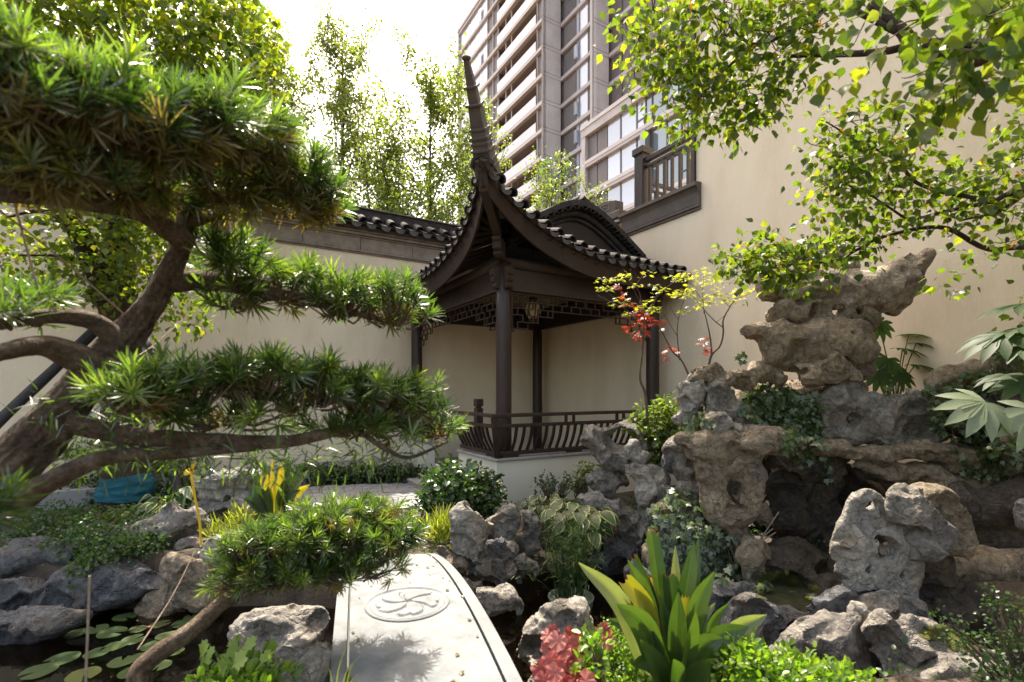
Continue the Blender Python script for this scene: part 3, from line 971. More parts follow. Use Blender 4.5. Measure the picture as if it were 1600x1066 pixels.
tr = thing('terrace_railing', 'brown wooden railing with square capped post on the terrace parapet', 'railing', PQ(WP + .2, .2, 4.72))
MB().box(PQ(WP + .17, .74, 5.22), U * .1, V * .1, Z * .50).box(PQ(WP + .17, .74, 5.80), U * .13, V * .13, Z * .06).box(PQ(WP + .17, .74, 5.73), U * .11, V * .11, Z * .012).build('post', M['railwood'], tr, bevel=.008)
MB().box(PQ(WP + .17, .06, 5.62), U * .045, V * .575, Z * .04).build('top_rail', M['railwood'], tr, bevel=.006)
MB().box(PQ(WP + .17, .06, 5.50), U * .03, V * .575, Z * .022).build('mid_rail', M['railwood'], tr)
MB().box(PQ(WP + .17, .06, 4.80), U * .03, V * .575, Z * .025).build('bottom_rail', M['railwood'], tr)
bal = MB().box((0, 0, 0), U * .022, V * .022, Z * .326).mesh('baluster', M['railwood'])
for k in range(7): place('baluster', bal, tr, PQ(WP + .17, .55 - k * .165, 5.15))
MB().box(PQ(WP + .17, -.49, 5.2), U * .035, V * .03, Z * .45).build('end_post', M['railwood'], tr)
tr2 = thing('terrace_railing', 'farther brown railing seen through the terrace balusters', 'railing', PQ(WP + 2.4, .2, 4.72))
MB().box(PQ(WP + 1.5, .95, 5.42), U * 1.2, V * .03, Z * .03).build('top_rail', M['railwood'], tr2)
MB().box(PQ(WP + 1.5, .95, 5.28), U * 1.2, V * .025, Z * .018).build('mid_rail', M['railwood'], tr2)
MB().box(PQ(WP + 1.5, .95, 4.80), U * 1.2, V * .025, Z * .025).build('bottom_rail', M['railwood'], tr2)
for k in range(13): place('baluster', make_mesh('baluster', *(lambda m: (m.v, m.f))(MB().box((0, 0, 0), U * .018, V * .018, Z * .22)), M['railwood']), tr2, PQ(WP + .35 + k * .19, .95, 5.045))
MB().box(PQ(WP + 1.5, .6, 4.70), U * 1.5, V * 1.1, Z * .02).build('terrace_floor', M['cornice'], rw)

# ------------------------------------------------------------------ pavilion
pv = thing('garden_pavilion', 'dark timber corner pavilion with tiled roof and one soaring upturned corner', 'pavilion', PQ(1.4, 1.7, 0))
A_, B_ = 2.786, 3.36
MB().prism([PQ(-.2, -.2, -.3), PQ(WP, -.2, -.3), PQ(WP, WQ, -.3), PQ(-.2, WQ, -.3)], Z * .42).build('floor', M['coping'], pv)
# columns
cm = MB().lathe((0, 0, 0), [(.102, .12), (.105, 1.0), (.103, 2.4), (.097, 3.20)], 20).mesh('column', M['wood'], True)
drum = MB().lathe((0, 0, 0), [(.15, .12), (.165, .15), (.15, .2), (.12, .22)], 20).mesh('column_base', M['coping'], True)
for (p, q) in ((0, 0), (A_, 0), (0, B_), (A_, B_)):
    c = place('column', cm, pv, PQ(p, q))
    d = link('column_base', drum, c)
# bench base and coping (front right side, short front left return, far left stub)
BO = .235
mb = MB()
mb.prism([PQ(-BO, -BO, -.6), PQ(WP - .003, -BO, -.6), PQ(WP - .003, -BO + .16, -.6), PQ(-BO + .16, -BO + .16, -.6), PQ(-BO + .16, .92, -.6), PQ(-BO, .92, -.6)], Z * 1.19)
mb.box(PQ(-BO + .08, 2.95, 0), U * .08, V * .70, Z * .59)
mb.build('bench_base', M['base_plaster'], pv)
for k in range(4):
    a, b = -BO - .03 + k * .85, -BO - .03 + (k + 1) * .85
    b = min(b, WP - .004)
    MB().box(PQ((a + b) / 2, -BO + .10, .612), U * ((b - a) / 2 - .002), V * .13, Z * .02).build('coping_stone', M['coping'], pv, bevel=.012)
MB().box(PQ(-BO + .10, .38, .613), U * .13, V * .55, Z * .021).build('coping_stone', M['coping'], pv, bevel=.012)
MB().box(PQ(-BO + .10, 2.95, .612), U * .13, V * .72, Z * .02).build('coping_stone', M['coping'], pv, bevel=.012)
MB().box(PQ(1.5, .06, .60), U * 1.55, V * .19, Z * .022).build('bench_seat', M['wood'], pv)
MB().box(PQ(.06, .36, .60), U * .19, V * .5, Z * .021).build('bench_seat', M['wood'], pv)
# entrance steps on the left side
for k in range(2):
    MB().box(PQ(-.42 - .3 * (1 - k), 1.55, -.05 + .08 * k), U * (.30), V * .62, Z * (.06 + .02 * k)).build('step', M['coping'], pv, bevel=.008)
# swan-neck rail
rl = thing('pavilion_railing', 'dark swan-neck railing with curved balusters on the pavilion bench', 'railing', PQ(0, 0, .63))


def lean(t):
    """Outward offset of the railing at height t in 0..1."""
    return .10 * t + .055 * math.sin(math.pi * min(1, t * 1.25)) * (1 if t < .8 else 0)


def curved(o_base, out_dir, w, along, z0, z1, th):
    mb = MB()
    n = 7
    L1, R1 = [], []
    for i in range(n + 1):
        t = i / n
        off = -.015 + .13 * t ** 1.4 + .035 * math.sin(math.pi * t)
        c = o_base + out_dir * off + Z * (z0 + (z1 - z0) * t)
        L1.append(c - out_dir * th / 2); R1.append(c + out_dir * th / 2)
    return mb.prism([*L1, *R1[::-1]] if True else 0, along * w)


def rail_side(s0, s1, along, outd, org):
    """Rails from s0 to s1 along one face; org is the face line's start."""
    for z, off, w, h, nm in ((.685, -.015, .06, .05, 'bottom_rail'), (1.05, .115, .045, .045, 'mid_rail'), (1.185, .145, .06, .045, 'top_rail')):
        e = off if s0 < 0 else 0
        a = org + along * (s0 - e + .002 * (outd @ V < 0)) + outd * off + Z * z
        b = org + along * s1 + outd * off + Z * z
        MB().beam(a, b, w, h).build(nm, M['wood'], rl, bevel=.008)
    bm = curved(np.zeros(3), outd, .03, along, .70, 1.03, .034).mesh('baluster', M['wood'])
    s = s0 + .11
    while s < s1 - .05:
        place('baluster', bm, rl, org + along * (s - .015)); s += .118
    sm = MB().box((0, 0, 0), along * .016, outd * .016, Z * .055).mesh('strut', M['wood'])
    s = s0 + 1.0
    while s < s1 - .1:
        for dd in (0, .13): place('strut', sm, rl, org + along * (s + dd) + outd * .13 + Z * 1.117)
        s += .92
    s = s0 + .2
    while s < s1 - .2:
        MB().box(org + along * s + outd * -.015 + Z * .645, along * .12, outd * .026, Z * .014).build('rail_foot', M['wood'], rl); s += 1.05


rail_side(-.22, WP - .05, U, -V, PQ(0, -BO + .03))
rail_side(-.22, .92, V, -U, PQ(-BO + .03, 0))
dg = -(U + V) / math.sqrt(2)
perp = (U - V) / math.sqrt(2)
mb = MB(); n = 8; L1 = []; R1 = []
for i in range(n + 1):
    t = i / n
    c = PQ(-.215, -.215) + dg * (-.01 + .17 * t ** 1.4 + .03 * math.sin(math.pi * t)) + Z * (.632 + .56 * t)
    L1.append(c - dg * .035); R1.append(c + dg * .035)
mb.prism([p - perp * .035 for p in [*L1, *R1[::-1]]], perp * .07).build('corner_post', M['wood'], rl, bevel=.008)
# newel at the entrance
MB().box(PQ(.12, .98, .68), U * .055, V * .055, Z * .55).box(PQ(.12, .98, 1.245), U * .04, V * .04, Z * .014).box(PQ(.12, .98, 1.315), U * .058, V * .058, Z * .055).build('newel_post', M['wood'], rl, bevel=.01)


# beams, purlins, bracket ends
def beam_set(p0, p1, outd, along, name='lintel'):
    mid = (p0 + p1) / 2; L_ = np.linalg.norm(p1 - p0) / 2
    MB().box(mid + Z * 2.975, along * L_, outd * .04, Z * .15).build('lintel', M['wood'], pv, bevel=.006)
    MB().box(mid + outd * .03 + Z * 2.84, along * (L_ - .1), outd * .03, Z * .012).build('lintel_bead', M['wood'], pv)
    MB().tube([p0 + Z * 3.20 - along * .02, p1 + Z * 3.20 + along * .05], .075, 12).build('purlin', M['wood2'], pv, smooth=True)


beam_set(PQ(0, 0), PQ(A_, 0), -V, U); beam_set(PQ(0, 0), PQ(0, B_), -U, V)
beam_set(PQ(0, B_), PQ(A_, B_), V, U); beam_set(PQ(A_, 0), PQ(A_, B_), U, V)


def bracket(c, along, side, L_=.2):
    """Carved beam end with a wavy snout, pointing along."""
    pr = [(0, 2.84), (.055, 2.84), (.075, 2.87), (.06, 2.905), (.085, 2.93), (.10, 2.965), (.08, 2.995), (.105, 3.02), (.115, 3.06), (.095, 3.09), (.12, 3.12), (0, 3.12)]
    return MB().prism([c + along * (.085 + o * L_ / .2) + Z * z - side * .05 for o, z in pr], side * .1)


for c, al, sd_ in ((PQ(0, 0), -U, V), (PQ(0, 0), -V, U), (PQ(A_, 0), -V, U), (PQ(0, B_), -U, V)):
    bracket(c, al, sd_).build('beam_end', M['wood2'], pv, bevel=.006)
MB().prism([PQ(0, 0) + dg * o + Z * z - perp * .055 for o, z in ((.1, 3.20), (.28, 3.20), (.33, 3.23), (.30, 3.27), (.35, 3.30), (.35, 3.38), (.38, 3.40), (.38, 3.44), (.1, 3.44))], perp * .11).build('hip_beam_head', M['wood2'], pv, bevel=.006)


# eave curve
def flare(p): return .24 * max(0, (.6 - p) / 1.25) ** 2
def rise(p): return .152 * max(0, 1.7 - p) ** 2


def roof_z(p, q, base):
    d = min(p, q)
    return base + .35 * (d + .45) + .10 * max(0, d + .45) ** 2 + rise(max(p, q) if max(p, q) < 1.7 else 1.7)


EZ = 3.33
# underside / deck sheet, front and left skirts and the main slopes
def deck():
    v, f = [], []
    def patch(rows):
        b = len(v); m = len(rows[0])
        for r in rows: v.extend(r)
        for i in range(len(rows) - 1):
            for j in range(m - 1):
                f.append((b + i * m + j, b + (i + 1) * m + j, b + (i + 1) * m + j + 1, b + i * m + j + 1))
    NP = 30
    def front(p, t):
        q0 = -.45 - flare(p); q1 = min(p, .5) if p < .5 else .5
        q = q0 + (q1 - q0) * t
        return p, q
    rows = []
    for i in range(NP + 1):
        p = -.685 + (WP - .004 + .685) * i / NP
        rows.append([PQ(*(pq := front(p, j / 6)), roof_z(max(*pq), min(*pq), EZ)) for j in range(7)])
    patch(rows)
    rows = []
    for i in range(NP + 1):
        q = -.685 + (WQ - .06 + .685) * i / NP
        p0 = -.45 - flare(q); p1 = q if q < .5 else .5
        r = []
        for j in range(7):
            p = p0 + (p1 - p0) * j / 6
            r.append(PQ(p, q, roof_z(max(p, q), min(p, q), EZ)))
        for j in range(1, 6):
            p = p1 + (1.75 - p1) * j / 5 if q > .5 else p1 + 1e-4 * j
            r.append(PQ(p, q, EZ + .35 * (p + .45) + .10 * (p + .45) ** 2) if q > .5 else PQ(p, q, roof_z(q, p, EZ) if False else roof_z(max(p, q), min(p, q), EZ)))
        patch([r] if False else [r]) if False else rows.append(r)
    patch(rows)
    zt = EZ + .35 * 2.2 + .10 * 2.2 ** 2
    rows = []
    for q in (.5, 1.5, 2.5, WQ - .06):
        rows.append([PQ(1.75 + (WP - .01 - 1.75) * j / 6, q, zt - .56 * (WP - .01 - 1.75) * j / 6) for j in range(7)])
    patch(rows)
    return v, f


dv, df = deck()
o = add('roof_deck', dv, df, M['wood2'], pv)
m = o.modifiers.new('solid', 'SOLIDIFY'); m.thickness = .05; m.offset = -1
# rafters: pale round ends on the underside
raf = 0
for side in (0, 1):
    lim = WP - .1 if side == 0 else WQ - .15
    s = -.35
    while s < lim:
        e = -.42 - flare(s) * .9
        t = .75 if s > .75 else max(.02, s)
        a = PQ(s, e, roof_z(max(s, e), min(s, e), EZ) - .10) if side == 0 else PQ(e, s, roof_z(max(s, e), min(s, e), EZ) - .10)
        s2 = s if s > .4 else .4 + (s - .4) * .25
        b = PQ(s2, t, roof_z(max(s2, t), min(s2, t), EZ) - .10) if side == 0 else PQ(t, s2, roof_z(max(s2, t), min(s2, t), EZ) - .10)
        MB().tube([a, b], .036, 8).build('rafter', M['wood2'], pv, smooth=True)
        s += .2
# eave fascia boards: broad and following the curve
for side in (0, 1):
    lim = WP - .012 if side == 0 else WQ - .1
    rows_o, rows_i = [], []
    for i in range(41):
        s = -.66 + (lim + .66) * i / 40
        e = -.45 - flare(s) + .035
        z1 = roof_z(max(s, e), min(s, e), EZ) - .01
        hb = .30 - .06 * max(0, min(1, (.2 - s) / .8))
        for k, (off, z) in enumerate(((0, z1), (.02, z1 - hb), (.05, z1 - hb), (.035, z1))):
            (rows_o if True else 0).append(PQ(s, e + off, z) if side == 0 else PQ(e + off, s, z))
    f = []
    for i in range(40):
        for k in range(4):
            f.append((i * 4 + k, i * 4 + (k + 1) % 4, i * 4 + 4 + (k + 1) % 4, i * 4 + 4 + k))
    f += [(0, 1, 2, 3), (160, 163, 162, 161)]
    add('eave_fascia', rows_o, f, M['wood2'], pv)
# tiles along the two eaves, and the rows above them
cov = arc_tile(.068, .24, .02, 8).mesh('eave_tile', M['tile'])
drp = drip_tile(.155, .085).mesh('drip_tile', M['tile_end'])
for side in (0, 1):
    lim = WP - .06 if side == 0 else WQ - .2
    along, outw = (U, -V) if side == 0 else (V, -U)
    s = -.60
    while s < lim:
        e = -.45 - flare(s)
        s2 = s + .02
        dz = (roof_z(max(s2, e), min(s2, -.45 - flare(s2)), EZ) - roof_z(max(s, e), min(s, e), EZ)) / .02
        xa = norm(along + Z * dz)
        ya = norm(-outw + Z * .32)
        za = norm(np.cross(xa, ya)) * (1 if side == 0 else -1)
        R_ = np.stack([xa * (1 if side == 0 else -1), ya, za], 1)
        def at(s_, e_, up): return (PQ(s_, e_, 0) if side == 0 else PQ(e_, s_, 0)) + Z * (roof_z(max(s_, e_), min(s_, e_), EZ) + up)
        place('eave_tile', cov, pv, at(s, e - .035, .045), R_)
        Rd = np.stack([xa * (1 if side == 0 else -1), norm(-outw), Z], 1)
        sm_ = s + .098
        place('drip_tile', drp, pv, at(sm_, -.45 - flare(sm_) - .02, .035), Rd)
        # the row climbing the slope
        top = (min(s, .5) if s < .5 else .5) if side == 0 else (s if s < .5 else 1.7)
        if top - e > .3:
            nseg = max(2, int((top - e) / .2)); vv, ff = [], []
            for k in range(nseg):
                for (tt, rr) in ((k / nseg, .070), ((k + .98) / nseg, .060)):
                    ee = e + .15 + (top - e - .15) * tt
                    for a in range(7):
                        an = math.pi * a / 6
                        base = PQ(s, ee) if side == 0 else PQ(ee, s)
                        hz = roof_z(max(s, ee), min(s, ee), EZ) if (side == 0 or ee < .5 or s < .5) else EZ + .35 * (ee + .45) + .10 * (ee + .45) ** 2
                        vv.append(base - along * rr * math.cos(an) * (1 if side == 0 else -1) + Z * (hz + .03 + rr * math.sin(an)))
            for k in range(2 * nseg - 1):
                for a in range(6): ff.append((k * 7 + a, k * 7 + a + 1, k * 7 + 8 + a, k * 7 + 7 + a))
            add('tile_row', vv, ff, M['tile'], pv)
        s += .197
# gable with rounded ridge
def gable_z(p): return 4.62 - .70 * math.sqrt((p - 1.62) ** 2 + .20)
gp = [.35 + (2.95 - .35) * i / 30 for i in range(31)]
MB().prism([PQ(.35, .50, 3.66)] + [PQ(p, .50, gable_z(p) - .04) for p in gp] + [PQ(2.95, .50, 3.66)], V * .05).build('gable_board', M['railwood'], pv)
for o_, r_, dz_ in ((-.05, .05, .0), (-.11, .035, .085), (-.02, .03, -.09), (-.16, .028, .14)):
    MB().tube([PQ(p, .5 + o_, gable_z(p) + dz_ - .02) for p in gp], r_, 8).build('barge_moulding', M['tile'], pv, smooth=True)
gt = arc_tile(.05, .13, .015, 6).mesh('gable_tile', M['tile'])
rows = []
for p in gp: rows += [PQ(p, .30, gable_z(p) + .06), PQ(p, .30, gable_z(p) + .15), PQ(p, WQ - .1, gable_z(p) + .15), PQ(p, WQ - .1, gable_z(p) + .06)]
ff = [(i * 4 + k, i * 4 + (k + 1) % 4, i * 4 + 4 + (k + 1) % 4, i * 4 + 4 + k) for i in range(30) for k in range(4)]
add('main_roof', rows, ff, M['tile'], pv)
for i in range(16):
    p = .45 + i * .155
    sg = math.atan2(gable_z(p + .01) - gable_z(p), .01)
    xa = U * math.cos(sg) + Z * math.sin(sg); za = np.cross(xa, V)
    place('gable_tile', gt, pv, PQ(p, .27, gable_z(p) + .0), np.stack([xa, V, za], 1))
# hip beam under the corner and the soaring horn above it
d2 = 1 / math.sqrt(2)
def DG(d, z): return PQ(-d, -d, z)
MB().prism([DG(.20, 3.44) - perp * .05, DG(.62, 3.80) - perp * .05, DG(.66, 3.98) - perp * .05, DG(.2, 3.62) - perp * .05], perp * .10).build('hip_beam', M['wood2'], pv)
horn = [(.05, 3.88, .20, .26), (.26, 3.93, .22, .28), (.42, 4.00, .24, .30), (.52, 4.09, .235, .29), (.60, 4.20, .21, .26), (.67, 4.32, .18, .22), (.74, 4.45, .155, .18), (.80, 4.565, .13, .15)]
vs, fs = [], []
for i, (d, z, w, l) in enumerate(horn):
    a, b = horn[max(0, i - 1)], horn[min(len(horn) - 1, i + 1)]
    t = norm(DG(b[0], b[1]) - DG(a[0], a[1])); nrm = np.cross(perp, t)
    c = DG(d, z)
    vs += [c - perp * w / 2 - nrm * l / 2, c + perp * w / 2 - nrm * l / 2, c + perp * w / 2 + nrm * l / 2, c - perp * w / 2 + nrm * l / 2]
fs = [(i * 4 + k, i * 4 + (k + 1) % 4, i * 4 + 4 + (k + 1) % 4, i * 4 + 4 + k) for i in range(len(horn) - 1) for k in range(4)] + [(3, 2, 1, 0), (28, 29, 30, 31)]
hr = add('corner_horn', vs, fs, M['cornice_dark'], pv)


def horn_at(d, z, t, w, l, h, name):
    t = norm(t); nrm = np.cross(perp, t)
    return MB().box(DG(d, z), perp * w / 2, nrm * l / 2, t * h / 2).build(name, M['cornice_dark'], hr, bevel=.006)


tdir = DG(.80, 4.565) - DG(.585, 4.16)
for j, (d, z, w, l) in enumerate(((.555, 4.14, .245, .29), (.60, 4.20, .25, .29), (.645, 4.275, .235, .27), (.675, 4.33, .21, .245), (.70, 4.375, .215, .24), (.735, 4.44, .195, .21))):
    horn_at(d, z, tdir, w, l, .03, 'horn_moulding')
t2 = DG(1.02, 4.90) - DG(.80, 4.565)
def taper(a, b, w0, l0, w1, l1, name):
    A, B = DG(*a), DG(*b); t = norm(B - A); nrm = np.cross(perp, t)
    vs = [c + i * perp * w / 2 + j * nrm * l / 2 for c, w, l in ((A, w0, l0), (B, w1, l1)) for i, j in ((-1, -1), (1, -1), (1, 1), (-1, 1))]
    add(name, vs, [(3, 2, 1, 0), (4, 5, 6, 7)] + [(k, (k + 1) % 4, 4 + (k + 1) % 4, 4 + k) for k in range(4)], M['cornice_dark'], hr)
taper((.755, 4.47), (.845, 4.62), .15, .17, .13, .14, 'horn_shaft')
horn_at(.85, 4.627, t2, .18, .18, .026, 'horn_collar')
taper((.853, 4.635), (.925, 4.745), .112, .115, .10, .10, 'horn_shaft')
horn_at(.93, 4.752, t2, .15, .14, .024, 'horn_collar')
taper((.933, 4.757), (1.045, 4.925), .092, .09, .05, .055, 'horn_shaft')
MB().lathe(DG(1.05, 4.93), [(.02, -.02), (.045, .0), (.05, .015), (.042, .026), (.01, .03)], 14, ax=(0, -.3, 1)).build('horn_cap', M['cornice_dark'], hr, smooth=True)
# hip ridge tiles rising from the roof to the horn
MB().tube([DG(-.5, 3.95), DG(-.2, 3.93), DG(.1, 3.94), DG(.35, 3.99), DG(.55, 4.10)], .075, 10).build('hip_ridge', M['tile'], pv, smooth=True)
for j, (d, z) in enumerate(((.70, 4.12), (.58, 4.07))):
    place('corner_tile', arc_tile(.13 - .02 * j, .22, .03, 10).mesh('corner_tile', M['tile']), pv, DG(d, z - .06), np.stack([perp, -dg, Z], 1))

# lattice friezes
latw = M['wood2']
ub = unit_box(latw, 'lattice_bar')


def frieze(org, along, outd, L_, nm):
    fr_ = MB().box(org + along * L_ / 2 + Z * 2.81, along * L_ / 2, outd * .016, Z * .014)
    for s in (0.014, L_ - .014): fr_.box(org + along * s + Z * 2.56, along * .014, outd * .016, Z * .236)
    fo = fr_.build('lattice_frame', latw, pv)
    R_ = np.stack([along, outd, Z], 1)
    th = .015
    def H(x0, x1, y): place('lattice_bar', ub, fo, org + along * (x0 + x1) / 2 + Z * (2.797 - y), R_, (x1 - x0 + th, .02, th))
    def Vb(x, y0, y1): place('lattice_bar', ub, fo, org + along * x + Z * (2.797 - (y0 + y1) / 2), R_, (th, .019, y1 - y0))
    g = .083
    n = int(L_ / 2 / g)
    def depth(i): return 5 if i < 3 else 4 if i < 5 else 3.1 if i < 8 else 2.2 if i < 11 else 2.2
    for mir in (0, 1):
        fx = (lambda x: x) if not mir else (lambda x: L_ - x)
        for i in range(n):
            dpt = depth(i)
            x0, x1 = .028 + i * g, .028 + (i + 1) * g
            for lv in range(1, int(dpt) + 1):
                if lv == int(dpt) or (i + 2 * lv) % 5 != 3:
                    a, b = sorted((fx(x0), fx(x1))); H(a, b, lv * .092)
            for lv in range(int(dpt)):
                if (i + lv) % 2 == 0: Vb(fx(x1), lv * .092, (lv + 1) * .092)
            if int(depth(i + 1)) < int(dpt): Vb(fx(x1), int(depth(i + 1)) * .092, int(dpt) * .092)
    # scroll feet
    for s in (.03, L_ - .03):
        MB().lathe(org + along * s + Z * 2.31 - outd * .012, [(.028, 0), (.028, .024)], 10, ax=tuple(outd)).build('scroll_foot', latw, fo)


frieze(PQ(.105, 0), U, -V, A_ - .21, 'front')
frieze(PQ(0, .105), V, -U, B_ - .21, 'left')

# hanging lantern
ln = thing('hanging_lantern', 'cream paper lantern with dark ribs hanging inside the pavilion', 'lantern', PQ(1.56, 1.66, 3.2))
lc = PQ(1.56, 1.66, 0)
MB().tube([lc + Z * 3.13, lc + Z * 4.1], .008, 6).build('hanger', M['wood'], ln)
MB().lathe(lc, [(.08, 3.11), (.10, 3.125), (.085, 3.14), (.03, 3.16)], 12).build('top_cap', M['wood'], ln)
MB().lathe(lc, [(.03, 2.73), (.085, 2.745), (.095, 2.76), (.075, 2.775)], 12).build('bottom_cap', M['wood'], ln)
prof = [(.075, 2.775), (.125, 2.84), (.148, 2.94), (.125, 3.05), (.08, 3.11)]
MB().lathe(lc, prof, 24).build('paper_shade', M['paper'], ln, smooth=True)
for k in range(8):
    a = 2 * math.pi * k / 8 + .2
    MB().tube([lc + np.array([(r + .004) * math.cos(a), (r + .004) * math.sin(a), z]) for r, z in prof], .011, 5).build('rib', M['wood'], ln)

# ------------------------------------------------------------------ stone slab bridge
br = thing('stone_bridge', 'pale granite slab bridge with carved flower medallion over the pond', 'bridge', (-.55, 2.7, -.4))


def bz(Y): return .30 - .215 * ((Y - 2.6) / 1.6) ** 2
def bx(Y): return -.345 - .32 * (Y - 2.0)
YA, YB = 1.25, 4.35


def bridge_strip(x0, x1, zt, zb, name, mat, n=40, parent=None, jit=0):
    vs = []
    for i in range(n + 1):
        Y = YA + (YB - YA) * i / n
        for x, z in ((x0, zb), (x1, zb), (x1, zt), (x0, zt)): vs.append((bx(Y) + x, Y, bz(Y) + z))
    f = [(i * 4 + k, i * 4 + 4 + k, i * 4 + 4 + (k + 1) % 4, i * 4 + (k + 1) % 4) for i in range(n) for k in range(4)]
    f += [(0, 1, 2, 3), (n * 4 + 3, n * 4 + 2, n * 4 + 1, n * 4)]
    return add(name, vs, f, mat, br)


bridge_strip(-.325, .325, 0, -.10, 'deck_slab', M['granite'])
bridge_strip(.338, .405, .004, -.13, 'edge_stone', M['granite_edge'])
bridge_strip(-.405, -.338, .004, -.13, 'edge_stone', M['granite_edge'])
bridge_strip(-.36, .36, -.105, -.20, 'under_slab', M['dark_stone'])
nr, na, R_ = 64, 300, .235
vs, fs = [], []
mc = np.array([bx(2.76), 2.76])
for i in range(nr + 1):
    r = R_ * i / nr
    for k in range(na):
        a = 2 * math.pi * k / na
        h = 0.0
        # raised rim with a groove inside it
        if r > .222: h = .006 * min(1, (R_ - r) / .004)
        elif r > .209: h = -.006
        # five pinwheel petals
        sw = a + 2.2 * (r / .19) * .35
        ph = (sw * 5 / (2 * math.pi)) % 1 - .5
        w = .40 * (min(1, r / .03)) * (1 - .25 * (r / .19) ** 4)
        rmx = .178 * (1 - .28 * abs(ph * 2) ** 3 - .10 * math.exp(-((ph) / .06) ** 2))
        e = min((w - abs(ph)) * r * 1.25, rmx - r)
        if r < .205:
            if e > .003: h = .008 + .004 * min(1, e / .02)
            elif e > -.006: h = -.007
            else: h = .001
        x, y = mc[0] + r * math.cos(a), mc[1] + r * math.sin(a)
        vs.append((x, y, bz(y) + .004 + h))
for i in range(nr):
    for k in range(na):
        fs.append((i * na + k, (i + 1) * na + k, (i + 1) * na + (k + 1) % na, i * na + (k + 1) % na))
add('medallion', np.array(vs), np.array(fs), M['granite'], br)
for Y0, Y1 in ((YA + .0, YA + .3), (YB - .35, YB)):
    MB().box((bx((Y0 + Y1) / 2), (Y0 + Y1) / 2, -.35), (.36, 0, 0), (0, .14, 0), (0, 0, .40)).build('abutment', M['dark_stone'], br)

# ------------------------------------------------------------------ apartment tower and the lower block
tw = thing('apartment_tower', 'tall granite clad apartment tower with rows of glass balconies', 'building', (3.5, 54.6, 0))
C0 = np.array([3.5, 54.6, 0.0]); FH = 3.1
NF = 18


def TP(s, t, z=0, o=C0): return o + U * s + V * t + Z * z


def tbox(name, s0, s1, t0, t1, z0, z1, mat, parent, o=C0, bevel=0):
    return MB().box(TP((s0 + s1) / 2, (t0 + t1) / 2, (z0 + z1) / 2, o), U * (s1 - s0) / 2, V * (t1 - t0) / 2, Z * (z1 - z0) / 2).build(name, mat, parent)


TOP = 56.1
tbox('core', .35, 20, 10.8, 22.9, 0, TOP - .3, M['twr_dark'], tw)
tbox('core', 1.9, 20, 1.6, 10.8, 0, TOP - .3, M['twr_dark'], tw)
tbox('core', .35, 20, .35, 1.6, 0, TOP - .3, M['twr_dark'], tw)
tbox('core', 2.75, 20, -5.5, .35, 0, TOP - .3, M['twr_dark'], tw)
tbox('core', 4.8, 20, -18, -5.5, 0, TOP - .3, M['twr_dark'], tw)
tbox('corner_pier', .0, 2.4, .0, .34, 0, TOP, M['twr_stone'], tw)
tbox('corner_pier', .0, .34, .0, .35, 0, TOP - .01, M['twr_band'], tw)
tbox('corner_pier', 2.4, 4.43, -5.8, -5.46, 0, TOP, M['twr_stone'], tw)
tbox('corner_pier', 2.4, 2.74, -5.81, -5.2, 0, TOP - .01, M['twr_band'], tw)
tbox('corner_pier', .0, .4, 22.6, 23.0, 0, TOP, M['twr_stone'], tw)
tbox('roof_slab', -.1, 20, -5.9, 23.1, TOP - .3, TOP + .2, M['twr_stone'], tw)
tbox('joint', -.012, 2.41, -.012, .33, 0, .02, M['twr_dark'], tw)
